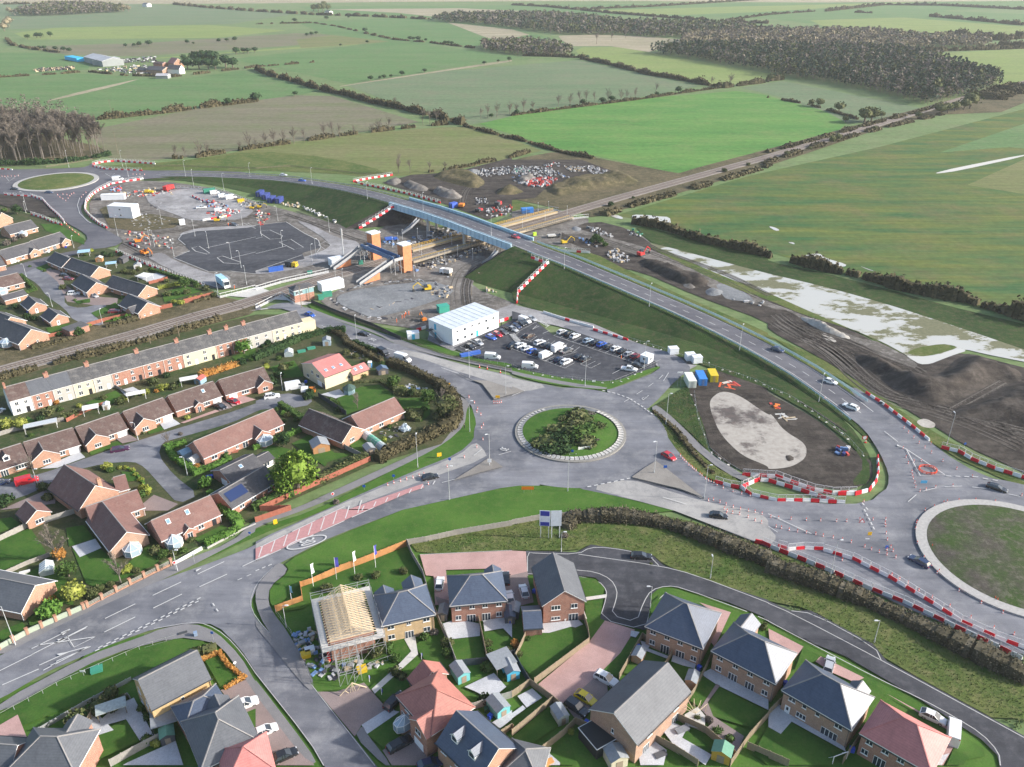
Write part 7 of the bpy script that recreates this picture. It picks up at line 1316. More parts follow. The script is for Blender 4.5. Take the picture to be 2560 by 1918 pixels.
# roundabout planting
i=0
for x,y,r_,h,m in ((430,880,1.1,2.2,LS),(570,850,2.6,2.6,LS),(640,880,2.2,2.2,LS),(560,930,2.6,2.6,LS),(640,960,2.4,2.6,LG),(760,935,1.5,1.8,LS),(380,980,2.6,2.6,LS),(500,1000,2.9,3.2,LS),(560,1020,2.9,3.2,LG),(640,1080,2.3,2.4,LS),(420,1070,3.0,3.2,LD),(300,1080,3.,2.9,LS),(230,1090,1.8,2,LS),(330,1130,2.4,2.4,LD),(440,1135,2.2,2.2,LD),(730,1050,.9,1.0,LT),(670,820,1.2,.8,LT)):
    bush('k',(x,y),r_*1.45,m,'roundabout shrub, %s counting from the far side of the clump'%od(i),h*.85,'shrubs on the central roundabout',z=.4); i+=1
# large hedges near the viewer
LHN=leafmat('near_hedge_twigs',(.055,.05,.03),(.10,.088,.058),(.17,.15,.11))
hedge('o 350,110 400,50 700,50 900,75 1050,110 1250,180 1450,260 1657,330 p 0,370 300,470 600,580 900,720 1200,870 1657,1090',4.9,2.7,LHN,'long untrimmed brown hedge between the new estate and the main road',105,.3,rough=.35)
hedge('j 1150,390 1300,440 1480,520 1620,610 1720,720 1740,830 1700,930 1560,990 1400,1060 1180,1150 1060,1220',3.4,3.0,LH,'tall brown-green hedge curving round the L-shaped bungalow garden',40,.42,rough=.4)
hedge('j 0,1640 180,1560 330,1510',2.4,2.2,LG,'green hedge below the big conifer',40,.4); hedge('j 560,1400 700,1330 850,1250 960,1200',3.,2.6,LS,'leafy grey-green hedge right of the big conifer',40,.4)
hedge('j 0,350 200,260 400,170 620,110 760,110',3.0,2.6,LD,'dark green hedge behind the terrace end',40,.4); hedge('j 640,100 760,160 790,220 1000,330 1080,370',2.4,2,LH,'brown bramble hedge beside the side road',34,.4); hedge('j 850,210 1050,290',1.8,1.8,LD,'dark green roadside hedge next to the waiting black van',34,.4)
hedge('j 220,750 330,830 480,940 680,1040',2.0,2.0,LG,'clipped green hedge along the left of the dark brown wing',44,.32,rough=.05); hedge('j 0,1120 150,1060 290,1010 470,930',1.5,1.7,LB,'clipped hedge below the conservatory bungalow',44,.32,rough=.05)
hedge('i 1590,1085 1450,1120 1500,1200 1690,1340',1.9,2.0,LB,'bright clipped hedge at the cul-de-sac corner',60,.3,rough=.04); hedge('i 1690,1340 1900,1270 2000,1220',1.9,1.8,LB,'bright clipped hedge below the conservatory bungalow',60,.3,rough=.04)
hedge('m 1440,0 1520,60 1550,100',2.6,2.4,LB,'clipped bright hedge right of the skylight bungalow',60,.32,rough=.05); hedge('m 1350,215 1480,160 1545,125',1.9,1.5,LB,'low clipped hedge along the footway',60,.32,rough=.05)
hedge('i 1820,1520 1900,1580 2000,1657',1.8,1.8,LB,'bright clipped hedge left of the solar-panel bungalow',50,.32,rough=.05); hedge('m 1310,970 1420,930 1480,1010 1580,1090 1460,1160',.9,1.0,LO,'low orange-red hedge around the front lawn',40,.28)
hedge('i 1740,500 1900,450 2050,400',2.6,2.4,LO,'autumn-coloured hedge behind the bungalow row',30,.4); hedge('e 1380,1120 1560,1080',1.6,1.8,LY,'yellow-green clipped hedge in the back gardens',46,.32,rough=.05); hedge('e 1300,960 1500,1020 1700,1080',1.6,1.8,LG,'dark clipped hedge behind the barriers',40,.32,rough=.05)
hedge('e 190,1010 230,1060 310,1130 220,1160',1.5,1.6,LG,'clipped hedge at the bend of the left estate lane',40,.32,rough=.05); hedge('e 1000,1390 1200,1360',1.6,1.4,LB,'bright hedge by the porch bungalow',44,.32,rough=.05)
hedge('i -300,640 0,520 300,430 600,350 900,290 1100,230 1300,180 1500,120 1900,0',3.2,2.2,LH,'scrubby brown hedge between the terrace and the railway',18,.5,rough=.7,gap=1.4)
hedge('e 700,1500 1100,1400 1400,1300 1800,1200',2.4,1.2,LH,'low scrub along the railway bank',12,.5,rough=.8,gap=.6); hedge('e 300,1620 500,1580 700,1520',3,1.2,LH,'brambles behind the lower left railway fence',12,.5,rough=.8,gap=.6)
hedge('k 1230,800 1400,950 1600,1200 1740,1340',1.6,.9,LH,'straggly weeds along the kerb right of the roundabout',16,.4,rough=.6,gap=1.2)
hedge('j 1220,640 1400,660 1520,640',3,2,LS,'overgrown shrubs in the garden right of the round lawn',30,.4,rough=.6); hedge('j 1250,820 1420,800 1400,880',2.6,2,LS,'shrubs beside the vegetable garden',30,.4,rough=.5); hedge('j 870,550 1080,540 1220,620',1.6,.9,LS,'low border planting around the round lawn',26,.35,rough=.5)
hedge('n 1020,790 1140,780',1.4,1.2,LG,'low shrubs under the yellow brick wall',30,.3); hedge('i 940,1255 990,1290 1090,1280 1180,1340 1240,1420',.8,.7,LB,'rounded low shrubs edging the corner lawn',20,.3,rough=.8,gap=.3)
hedge('m 1270,920 1400,890',2.2,1.0,LS,'shrub bed beside the yellow brick house corner',26,.35,rough=.4)
# trees and bushes of the gardens
ftree('j',(370,1490),12.8,12.5,LC,'big golden-green conifer beside the dark bungalow, tallest tree of the gardens',None,3200,cone=True)
bare('j',(880,775),6.2,'round bare brown ornamental tree on the lawn of the L-shaped bungalow',LT); bare('m',(375,330),10.5,'white-barked birch beside an orange shrub',LT,BIRCH); bare('m',(785,470),8,'grey bare tree by the brick pier wall',LT,BIRCH); bare('i',(1460,1110),5,'small bare tree on the corner of the cul-de-sac',LT); bare('i',(290,1330),5.5,'bare tree in front of the dormer bungalow',LT); bare('j',(1600,760),7,'pale bare tree in the corner of the curved hedge',LT,BIRCH)
for t,x,y,h,w_,m,l in (('m',450,430,4.2,4,LG,'green bushy tree right of the greenhouse'),('m',490,580,4.8,5.4,LY,'yellow-green bushy tree by the brick pier wall'),('i',2110,300,5.5,6,LB,'bright green round tree behind the terrace'),('j',1190,590,4.6,4.4,LG,'round green tree beside the round lawn'),('j',1490,740,5.5,5,LG,'bright green tree in the garden corner'),('j',1640,830,6.5,7,LS,'tall shrubby tree inside the curved hedge'),('e',1600,1110,5,5,LG,'round dark green tree in the back gardens by the barriers'),('e',150,470,5,6,LD,'dark tree near the left edge below the roundabout'),('j',240,1100,4.5,4.5,LD,'small dark conifer beside the clipped hedge'),('i',75,960,4,4.4,LY,'pale yellow-green tree, left of the pair behind the white terrace house'),('i',190,950,4,4.4,LY,'pale yellow-green tree, right of the pair behind the white terrace house'),('m',395,320,3.4,3,LO,'orange shrub at the foot of the birch')):
    ftree(t,(x,y),h,w_,m,l)
K={'g':LG,'d':LD,'y':LY,'o':LO,'s':LS,'b':LB,'t':LT}; KN={'g':'green','d':'dark green','y':'yellow-green','o':'orange','s':'brown-green','b':'bright green','t':'grey twiggy'}
def bushes(t,s,where,grp):
    for i,q in enumerate(s.split()):
        x,y,r_,k=q.split(','); bush(t,(float(x),float(y)),float(r_),K[k],'%s bush %s, %s from the left'%(KN[k],where,od(i)),None,grp)
bushes('m','105,660,1.2,s 150,480,.8,g 315,680,2.8,b 330,610,1.5,o 600,560,1.6,s 650,520,1.2,s 720,490,1.,s 830,400,1.4,y 880,400,1,s 1010,280,1.5,s 1060,300,1.4,g 1130,290,1.2,s 1190,275,1.2,g 1240,200,1,s','along the main road gardens','bushes of the roadside gardens')
bushes('m','740,1290,1.3,s 800,1230,1,s 920,1290,1,g 950,1500,1.2,g 1010,1520,1,y 530,1600,1,y 960,1350,1,g 640,1300,2,s 500,1380,2,s 720,1200,1.6,s','in the lower left gardens','bushes of the lower left gardens')
bushes('n','460,520,1.4,s 665,445,1.1,s 780,430,1.1,s 955,405,1.2,s 770,930,1.6,s 860,900,1.3,g 905,970,1.1,g 905,1060,1.3,s 950,1090,1,s 1090,830,1.1,g 1150,800,1,t 1235,880,1.5,s 1240,940,1.3,g 1500,870,1,s 1510,930,1,g 1500,1030,1.4,g 1480,1240,1.4,d 1560,990,1.2,g 1640,920,1,s 1400,1420,1,g 1610,1090,1,g','in the new estate gardens','bushes of the new estate gardens')
bushes('o','20,880,1.1,o 40,940,1,s 380,1440,.7,y 900,350,.5,s 1275,1365,.8,t 1330,1440,1,g 1410,1490,1,g 1040,1100,.8,g 1200,1350,.7,s 100,840,.8,g 1630,760,1,s 340,170,.9,t','around the middle estate gardens','bushes of the middle estate gardens')
bushes('i','420,830,2,s 490,730,1.3,o 560,860,1.6,s 640,840,1.6,s 690,760,1,y 520,790,1.2,g 350,880,1.5,d 900,690,1.2,s 1040,730,1.6,s 1070,700,1.4,y 1235,650,1.3,y 1270,640,1.2,y 1350,630,1.,o 1390,610,1.5,y 1440,600,1.4,y 1500,600,1.5,s 1550,570,1.3,g 1180,660,1,g 1330,560,2,s 1440,500,1.4,d 1650,390,1.2,s 1700,380,1.1,g 1950,280,1.3,s 2080,390,1.8,d 2170,360,1.2,g','behind the terrace','bushes of the terrace gardens')
bushes('i','170,810,1,g 270,1010,.8,g 60,1600,2.2,d 420,1560,1.4,s 450,1480,1.6,s 380,1470,1.8,s 930,1290,1.5,y 1240,1470,1.2,y 1280,1500,1.6,y 1240,1530,1.4,g 1620,860,1,y 1950,1190,1.2,g 1780,1450,2.2,b 960,1310,1.1,g 1150,1310,.8,y 1040,1290,.8,y 1090,1290,.8,y 1175,1350,.8,y 1215,1395,.8,y 1560,1000,.8,t 1310,940,.8,g 1240,990,.8,s 690,130,1.8,d 2150,1000,.8,g 1700,1280,1,o','along the bungalow lane','bushes along the bungalow lane')
bushes('j','90,430,1.5,y 60,470,1.3,g 130,560,2,d 200,500,1.8,d 240,440,1.8,s 300,400,1.2,g 100,220,1.6,d 30,110,1.6,d 480,90,1.6,d 450,690,1.8,d 640,710,1.2,g 690,740,1.5,g 720,790,1.3,d 470,650,1.6,d 930,500,1.2,s 780,300,1.4,s 860,330,1.3,s 960,370,1.2,s 1090,410,1.5,g 1260,640,1.6,g 1340,660,1.6,d 1240,600,1.2,y 1450,790,1.2,g 1480,700,1.3,g 1560,860,1.6,s 1690,800,1.6,s 1150,940,1,g 1110,1050,1,y 1350,860,2,s 250,1060,1,d 280,840,1.2,s 340,880,1,g 240,890,1,d 180,790,1,g 240,830,1.2,b 690,1590,.9,t 450,60,1,d 60,240,1,d 200,350,1.2,g 100,380,1,s','in the L-shaped bungalow gardens','bushes of the L-shaped bungalow gardens')
bushes('e','60,740,2,t 130,710,1.8,t 200,680,1.6,t 390,970,.9,g 550,1120,1.6,s 600,1170,1.2,g 650,1220,.8,g 720,1235,.8,g 140,1290,1.6,d 240,1370,1.6,d 300,1390,1.5,d 510,1520,1.3,g 680,1510,2,g 770,1440,1,y 900,830,1.6,d 960,840,1.5,d 1040,830,1.5,d 1080,980,1.7,s 1150,990,1.5,s 1200,960,1.5,s 1260,1000,1.5,s 1440,1060,1.4,s 1500,1240,1.1,y 1560,1250,1.6,y 1640,1200,.8,y 1690,1190,.8,y 1740,1175,.8,y 1700,1100,1.5,g 1780,1130,1.6,s 1450,1180,1.8,s 1540,1170,1.6,g 1620,1160,1.6,s 1850,1180,1.5,s 790,800,1.4,y 740,830,1,g 1060,1200,1,g 160,1600,1,y 40,450,1.6,g 260,930,.8,g 290,850,.6,s 1110,1380,1.6,b','in the left estate gardens','bushes of the left estate gardens')
bushes('g','120,1100,.9,s 720,700,2.4,g 760,720,2.2,g 690,720,1.8,d 800,745,1.6,g 850,400,1.8,d 1045,335,1.,d 1830,105,1.8,s 2035,50,1.5,s','along the right side of the railway','bushes beside the railway')
# far hedgerows, individual far trees
def far(s,m,l,w_=3.,h=2.4,d=9,ls=1.1,gap=1.1,rough=.9): hedge(s,w_,h,m,l,d,ls,rough=rough,gap=gap,core=1)
far('a 670,1050 1000,1020 1400,980 1860,920 2209,880 b 0,870',LH,'dark hedgerow between the green field and the striped brown field',4,4,12,gap=1.6); far('b 0,600 100,650 300,700 600,790 800,830 1000,890 1200,930 1450,990 1650,1040 1790,1080',LH,'long dark hedgerow running diagonally towards the bright green field',4,4.5,12,gap=1.3); far('a 1500,1370 1650,1370 b 0,1280 300,1240 700,1180 1200,1120 1650,1075',LH,'brown hedgerow below the striped brown field',3,2.5,8,gap=.2)
far('b 1800,1090 2209,1200 c 0,1190 200,1250 430,1320 700,1370',LH,'low hedge along the lower left of the bright green field',3,1.8,10); far('c 0,1000 300,960 700,910 1100,860 1500,800 1800,760',LH,'thin gappy hedgerow above the bright green field',3,2,8,gap=0); far('c 600,510 800,550 1000,600 1200,650 1400,680 1700,740 1800,755',LH,'dark dense hedge left of the yellow-green field',4.5,4,14,gap=2); far('c 1830,760 2209,710 d 0,700 130,690',LH,'hedge joining the yellow-green field to the wood',4,4,12)
far('d 0,845 350,905 700,1010 850,1060',LH,'hedge along the top of the bright green field',2,1.5,8,gap=.6); far('d 0,1320 400,1215 800,1100 1300,970 1500,910',LH,'brown scrub on the near side of the railway, upper right',4,2,8,gap=.5); far('g 800,480 1100,380 1500,270 2209,60 d 0,1405 500,1240 900,1130 1500,990',LH,'pale brown scrub on the right side of the railway',5,1.8,8,gap=.3)
far('g 1000,540 1300,590 1500,660 1700,720 1900,760 2209,830 h 0,840 150,870 400,930 520,960 700,990 1040,1080',LH,'hedge of low bare trees beside the flooded strip',4,3.5,12,1,.9); far('h 1040,1090 1250,1140 1400,1170 1700,1220 2000,1310 2209,1370 2600,1480',LH,'brown hedge of bare shrubs running off the right edge',5,4.5,14,1,2)
far('a 0,40 600,30',LH,'far hedge near the top left edge',8,4,4,2.5); far('a 1500,40 1800,70 2209,100 b 500,130 1000,145 1500,170',LH,'long far hedgerow under the top edge, left of the wood',6,4,4,2.5,.5); far('c 0,45 300,60 550,85 1200,60 2209,-5',LH,'far hedgerow crossing above the wood',7,4,4,2.5,2); far('c 600,90 900,120 1300,150 1700,180',LH,'far hedgerow just above the wood',7,4,4,2.5,2); far('c 1800,185 2209,205',LH,'short far hedge right above the wood',7,4,4,2.5,2); far('c 1850,180 2209,130 d 0,130 400,100',LH,'far hedge climbing right from the wood',5,3,4,2.5); far('d 500,100 1000,45 1500,50 2209,85',LH,'far dark hedgerow in the top right corner',8,5,4,2.5,2); far('d 750,110 900,115',LH,'short far hedge patch beside the pale track',7,3,4,2.5,2); far('d 1400,145 1700,170 2209,220',LH,'dark hedgerow on the upper right edge',8,5,4,2.5,2); far('d 1550,300 1800,315 2000,350 2209,330',LH,'dark line of trees right of the brown wood',10,7,6,2.5,2); far('d 1250,455 1600,440 2209,420',LH,'dark hedge above the upper right field',6,5,5,2,2); far('d 1990,390 2209,400',LH,'dark thicket at the upper right edge',14,5,9,2,2)
far('b 0,210 500,200',LH,'thin far hedge left, second row',3,2,3,2,.2); far('b 500,200 700,230 870,270',LH,'thin far wall of scrub sloping right',3,1.5,3,2,.2); far('b 940,290 1200,345 1500,370 1900,420',LH,'far hedgerow leading to the small copse',4,2,5,1.6,.3); far('a 60,340 100,390 300,430 550,460',LH,'curving hedge left of the farm',4,2.5,6,1.6,.6); far('a 0,670 500,640 750,620 1100,655 1500,665 1800,630 2209,580 b 500,540',LH,'hedge in front of the farm',3,1.8,6,1.2,.3)
far('b 1900,1420 2209,1360 c 0,1360 200,1300',LH,'hedge between the olive field and the spoil yard',3,2,10,.8,.8); far('b 1500,1490 1900,1430',LH,'low hedge right of the second barrier fence',2,2,9,.8,.8); far('d 1860,850 2209,760',LH,'rough scrub bank at the right end of the railway',26,4,40,1.2,3); far('c 100,480 400,490 600,500',LH,'scrub left of the yellow-green field',8,3,10,1.5,2)
def trees(t,s,lab,grp,m=LT,bk=BARK,leafy=None):
    for i,q in enumerate(s.split()):
        x,y,h=map(float,q.split(',')); l='%s, %s from the left'%(lab,od(i))
        if leafy: ftree(t,(x,y),h,h*1.25,leafy,l,grp,160)
        else: bare(t,(x,y),h,l,m,bk,grp)
trees('a','1520,1370,9 1600,1365,8 1730,1360,11 1800,1350,10 2070,1300,7 2150,1290,12 2209,1290,8','bare tree at the left end of the brown hedgerow','bare trees below the striped field')
trees('b','80,1270,11 160,1265,13 240,1250,11 330,1240,12 420,1230,10 590,1200,13 660,1190,12 720,1190,10 850,1170,8 1000,1150,7 1060,1140,10 1150,1130,10','bare tree in the hedgerow below the striped field','bare trees below the striped field')
trees('b','1200,910,7 1440,1080,12 1500,1080,12 1560,1060,11 1940,1030,9 2000,1020,12 2080,1010,12 2190,1000,12 1230,1500,12 1330,1500,9 1500,1480,7 1630,1470,6','bare tree near the diagonal hedgerow','bare trees of the middle fields')
trees('c','40,990,10 100,970,12 180,960,9 400,930,12 500,915,11 580,905,12 640,900,12 710,890,10 830,880,12 940,870,10 990,860,9 1060,850,10 1240,830,12 1880,750,14 1720,750,10 730,380,20 980,330,18 860,355,12 280,290,18 330,310,16 190,280,16','bare tree above the bright green field','bare trees above the bright field')
trees('c','40,995,5 170,975,4 610,910,6 780,895,6 860,880,6 1250,835,5 1435,805,7 650,515,6 520,500,6','dark round bush above the bright green field','dark bushes of the middle fields',leafy=LD)
trees('b','990,700,6 1070,685,4 1105,682,5 1165,672,4 1260,655,6 1455,628,5 1970,560,5 2090,540,4 2185,530,6 2030,1020,4 340,830,5 230,205,5 335,195,9 610,175,9 800,160,6 940,280,8 960,375,5 730,400,4 1330,350,7 1360,350,6 1400,355,8 1465,358,5 1630,385,6 1660,385,6 1690,390,6 440,315,6 480,310,7 520,300,6','small dark tree dotted along the far field edges','small dark field trees',leafy=LD)
trees('a','1085,410,6 1158,408,6 1205,405,8 1288,400,9 1617,382,7 1670,385,4 1890,370,7 1958,362,6 2028,360,8 2040,470,10 2100,460,8 2140,462,8 2200,455,8 1870,490,7 435,320,9 350,330,9 320,330,9 240,340,8 345,430,6 385,430,6 480,440,7 550,445,7 600,455,7 1970,910,7 2209,880,9','small dark tree in the far left fields','small dark field trees',leafy=LD)
trees('a','1620,600,14 1700,560,17 1760,560,18 1830,560,18 1720,600,14 1800,600,14 1860,600,12 1950,580,15 2010,590,13 1590,530,9','evergreen beside the farmhouse','trees of the farm',leafy=LD)
trees('d','370,915,6 445,925,8 610,970,9 665,1060,6 830,1060,13 890,1050,12 980,1020,6 190,640,12 290,670,10 115,690,6 20,700,8 1480,990,10 1550,975,9 1610,960,9 1740,940,15 1690,950,11 1290,1025,6 920,1130,4 790,1105,3 550,1240,6 600,1220,6 160,1350,4 360,1300,3','dark rounded tree near the upper right railway','dark trees of the upper right',leafy=LS)
trees('d','130,660,4 670,1125,3','thin bare tree','bare trees of the upper right')
trees('b','500,100,16 540,100,18 580,98,18 620,95,15 590,60,14','tree of the distant clump','distant clump',leafy=LS)
trees('a','1065,95,16 1030,90,14 1110,100,14 80,110,12 100,120,10 60,230,14 40,270,14 80,210,14','distant tree around the far left copse','distant left trees',leafy=LA)
def inside(p,poly):
    c=False
    for i in range(len(poly)):
        a,b=poly[i-1],poly[i]
        if (a.y>p[1])!=(b.y>p[1]) and p[0]<(b.x-a.x)*(p[1]-a.y)/(b.y-a.y)+a.x: c=not c
    return c
def scatter(s,step,seed):
    P_=GL(s); r=random.Random(seed); x0=min(p.x for p in P_);x1=max(p.x for p in P_);y0=min(p.y for p in P_);y1=max(p.y for p in P_); out=[]; y=y0
    while y<y1:
        x=x0
        while x<x1:
            q=(x+r.uniform(-.45,.45)*step,y+r.uniform(-.45,.45)*step)
            if inside(q,P_): out.append(q)
            x+=step
        y+=step
    return out
def wood(s,step,hgt,mats,label,seed,n=24,ls=2.,con=.5,name='woodland'):
    mb=MB(); r=random.Random(seed)
    for x,y in scatter(s,step,seed):
        h=hgt*r.uniform(.75,1.15); m=r.choices(range(len(mats)),[q[1] for q in mats])[0]; cone=m==0 and con>0; w_=step*.62
        for i in range(n):
            z=h*(1-r.random()**1.5*.75); t=(z/h); rad=w_*((1.15-t)*1.1 if cone else math.sqrt(max(.05,1-(max(0,t-.55)/.47)**2)))*math.sqrt(r.random()); a=r.random()*6.28
            leaf(mb,Vector((x+rad*math.cos(a),y+rad*math.sin(a),z)),ls,r,1.3,m)
        mb.bar((x,y,0),(x,y,h*.7),.16,len(mats),3)
    return stuff(mb.obj(name,[q[0] for q in mats]+[BARK]),label,'wood')
wood('c 1190,462 1600,520 2209,625 d 0,650 400,700 900,790 1400,915 1560,880 2030,745 1900,680 1700,620 1500,560 1250,500 1100,470 600,460 0,440 c 1700,440 1400,440',6.2,14,[(LF,.62),(LS,.16),(LT,.22)],'dense dark mixed wood of pines and bare trees on the right',3,30,1.9)
wood('c 1450,395 1700,420 2209,440 d 0,450 600,455 1100,470 1300,420 1900,410 1900,370 1300,340 900,300 0,290 c 1900,290 1500,340',8,12,[(LF,.08),(LA,.5),(LT,.42)],'pale brown autumn wood behind the pines',4,22,2.4,0)
wood('b 1500,185 1900,210 2209,245 c 0,250 200,270 420,300 660,305 900,300 1200,325 1420,330 1500,330 2209,290 1900,240 1200,215 1000,215 700,180 400,150 0,140 b 2209,140 1700,150',9,12,[(LF,.35),(LT,.35),(LS,.3)],'long grey-green belt of woodland crossing the upper middle',5,20,2.8)
wood('c 0,470 200,490 500,480 520,450 350,410 100,380 0,390 b 1920,400 1950,440 2209,470',7,11,[(LF,.05),(LT,.65),(LS,.3)],'grey bare copse left of the yellow-green field',6,26,2,0)
wood('a 130,140 400,140 700,125 1100,105 1000,80 700,60 400,70 200,110',9,14,[(LF,.05),(LT,.5),(LS,.45)],'dark bare copse in the far upper left',7,22,2.8,0)
GBK=mat('grey_bark',(.17,.15,.13),.9,.2,3)
# the bare wood on the left: trees one can tell apart
i=0
sp_=[q for q in scatter('a -380,1440 0,1425 400,1405 780,1370 950,1325 840,1270 640,1240 300,1210 0,1200 -380,1200',6.6,12)]
sp_.sort(key=lambda q:q[1]+abs(q[0])*.2)
for x,y in sp_[:190]:
    bare('a',(0,0),rnd.uniform(19,24),'tall pale-trunked bare tree of the left wood, %s counting back from the road'%od(i),LT,GBK,'bare trees of the left wood',loc=Vector((x,y,0)),kind='wood'); i+=1
wood('a -380,1215 0,1215 300,1225 640,1250 840,1280 700,1180 500,1120 200,1080 -380,1080',7,22,[(LF,0),(LT,1)],'deeper part of the bare left wood',9,70,.8,0)
far('a 0,1430 300,1420 600,1400 950,1340',LD,'dark undergrowth at the foot of the left wood',4,2.5,14,1,1.5)
# rough grass tufts on the banks near the viewer
TG=leafmat('grass_tufts',(.06,.11,.02),(.11,.14,.04),(.20,.19,.09))
def tufts(s,step,label,h=.5,m=TG,seed=1,z=0.12):
    mb=MB(); r=random.Random(seed)
    for x,y in scatter(s,step,seed):
        for _ in range(3):
            a=r.random()*6.28; d=Vector((math.cos(a),math.sin(a),0))*.16; q=Vector((x+r.uniform(-.3,.3),y+r.uniform(-.3,.3),z)); l=Vector((r.gauss(0,.2),r.gauss(0,.2),h*r.uniform(.6,1.3))); mb.face([q-d,q+d,q+l])
    return stuff(mb.obj('grass',m),label,'grass')
tufts('n 1000,215 1657,110 o 0,85 380,70 600,110 1000,150 1657,400 p 500,610 1657,1130 1657,1440 760,950 400,740 o 1657,570 1000,350 900,270 500,215 400,255 0,255 n 1657,255 1060,280',.75,'rough grass bank above the new estate road',.5)
tufts('k 1215,800 1440,1000 1750,1290 1930,1380 1740,1380 1440,1150',.8,'rough grass verge right of the roundabout',.5,seed=2)
tufts('k 1250,735 1490,590 1590,640 1640,900 1690,1140 1500,960',.9,'rough grass triangle beside the containers',.45,seed=3)
# ---------------- heaps of soil and stone
def heap(s,h,m,label,fall=6.,ns=.5,step=1.3,name='soil_heap',cat='heap'):
    if m in (DIRT,GRAV): h*=.62
    P_=chai(GL(s),1); x0=min(p.x for p in P_);x1=max(p.x for p in P_);y0=min(p.y for p in P_);y1=max(p.y for p in P_); step=max(step,(x1-x0)/90,(y1-y0)/90); nx=int((x1-x0)/step)+3; ny=int((y1-y0)/step)+3
    from mathutils import noise as N
    def ht(x,y):
        if not inside((x,y),P_): return -.25
        d=min(seg(x,y,P_[i-1],P_[i]) for i in range(len(P_))); t=min(1,d/fall); t=t*t*(3-2*t); return max(-.2,t*h*(.8+.45*N.noise(Vector((x*.09,y*.09,1)))*2*ns)+t*.9*N.noise(Vector((x*.45,y*.45,0))))+.1
    def seg(x,y,a,b):
        dx,dy=b.x-a.x,b.y-a.y; k=max(0,min(1,((x-a.x)*dx+(y-a.y)*dy)/max(1e-6,dx*dx+dy*dy))); return math.hypot(x-a.x-dx*k,y-a.y-dy*k)
    mb=MB(); V=[[(x0-step+i*step,y0-step+j*step) for i in range(nx)] for j in range(ny)]; mb.v=[(x,y,ht(x,y)) for row in V for x,y in row]
    for j in range(ny-1):
        for i in range(nx-1):
            k=j*nx+i; q=(k,k+1,k+nx+1,k+nx)
            if max(mb.v[a][2] for a in q)>-.2: mb.f.append(q); mb.m.append(0)
    o=mb.obj(name,m); o.data.polygons.foreach_set('use_smooth',[True]*len(o.data.polygons)); return tag(o,label,cat)
heap('l 690,250 1000,330 1250,470 1450,480 1600,330 1750,280 2000,380 2209,440 2209,560 2030,520 1800,640 1500,780 1200,700 900,480 750,390',4.5,SOIL,'large dark soil mound above the link road, right of the flooded strip',9)
heap('l 1500,800 1850,650 2050,540 2300,500 2600,700 2600,1150 2209,950 1900,880 1650,860',3.5,SOIL,'very dark ploughed-looking soil mound at the right edge',9)
heap('g 1090,860 1200,860 1500,960 1720,1040 1680,1110 1500,1100 1300,1000 1120,920',3.2,SOIL,'long dark soil bund beside the haul road',4); heap('g 1440,1080 1520,1020 1590,1030 1610,1100 1540,1130',3,DIRT,'brown soil heap at the end of the bund',4); heap('g 1600,1030 1680,1030 1720,1080 1640,1100',3,DIRT,'tan soil heap, left of the grey stone patch',4); heap('g 1640,1140 1720,1090 1850,1140 1800,1180 1680,1180',2.4,GRAV,'pale tan aggregate heap on the grey stone patch',4); heap('h 240,1360 330,1350 560,1450 750,1550 700,1560 500,1500 400,1450',2.6,MUD,'long pale sandy bund beside the dark ring of earth',3.5,name='sand_heap')
heap('f 1090,190 1230,150 1270,190 1200,230',4,DIRT,'dark earth heap behind the barrier fence, left one',4); heap('f 1250,210 1330,180 1500,240 1480,280 1330,260',4,DIRT,'long dark earth heap behind the barrier fence',4); heap('f 1500,270 1600,240 1800,310 1750,350 1600,330',4.5,DIRT,'rough grey earth heap above the bridge end',4); heap('f 1770,110 1900,80 1960,110 1900,140 1820,135',4,GRAV,'grey spoil heap in the material yard',5); heap('f 1500,150 1620,90 1900,110 2000,200 1900,260 1650,200',3,SCRUB,'overgrown green spoil bank in the material yard',6,name='grassy_bank'); heap('g 0,180 60,140 200,130 220,180 100,210',4,DIRT,'dark rubble heap in the material yard',4); heap('f 2050,300 2100,250 2209,220 g 60,250 120,280 0,310',3.5,SCRUB,'green overgrown mound at the edge of the material yard',5,name='grassy_bank'); heap('g 260,260 350,200 600,150 900,110 1150,190 900,240 500,290 400,330',3.5,SCRUB,'long grassy bund in front of the material yard',7,name='grassy_bank')
heap('l 110,1180 160,1150 260,1180 250,1240 150,1240',1.2,SOIL,'small dark soil heap in the muddy hollow',3); heap('e 1290,250 1350,240 1420,270 1350,300',2,DIRT,'brown heap beside the yellow dumper',3); heap('g 490,590 560,570 620,600 560,630',2,GRAV,'grey stone heap near the platform end',3); heap('f 1060,1390 1100,1380 1150,1400 1080,1410',1,MUD,'small sand heap left of the site office',2); heap('p 850,500 900,490 990,560 920,570',.9,MUD,'small sandy heap between the barrier lines',2)
# ---------------- debris and materials: uncountable rubbish as stuff
def debris(s,step,ms,label,seed,sz=(.5,1.6),hz=(.2,1.),z=.1):
    mb=MB(); r=random.Random(seed)
    for x,y in scatter(s,step,seed):
        if r.random()<.2: continue
        l,w_,h=r.uniform(*sz),r.uniform(.3,.9),r.uniform(*hz); M=Matrix.Translation((x,y,z))@Matrix.Rotation(r.random()*3.14,4,'Z')@Matrix.Rotation(r.gauss(0,.12),4,'X'); mb.box(-l/2,l/2,-w_/2,w_/2,0,h,r.randrange(len(ms)),M)
    return stuff(mb.obj('debris',ms),label,'debris')
W1_=mat('dull_white_waste',(.42,.42,.43),.7,.25,1); G1_=mat('mid_grey_waste',(.25,.26,.27),.8,.2,1); R1_=mat('dull_red_waste',(.45,.07,.06),.7,.2,1); B1_=mat('dark_waste',(.05,.05,.06),.8,.2,1); BL1=mat('blue_waste',(.15,.25,.45),.7,.2,1); T1=mat('timber_waste',(.45,.36,.24),.8,.2,1)
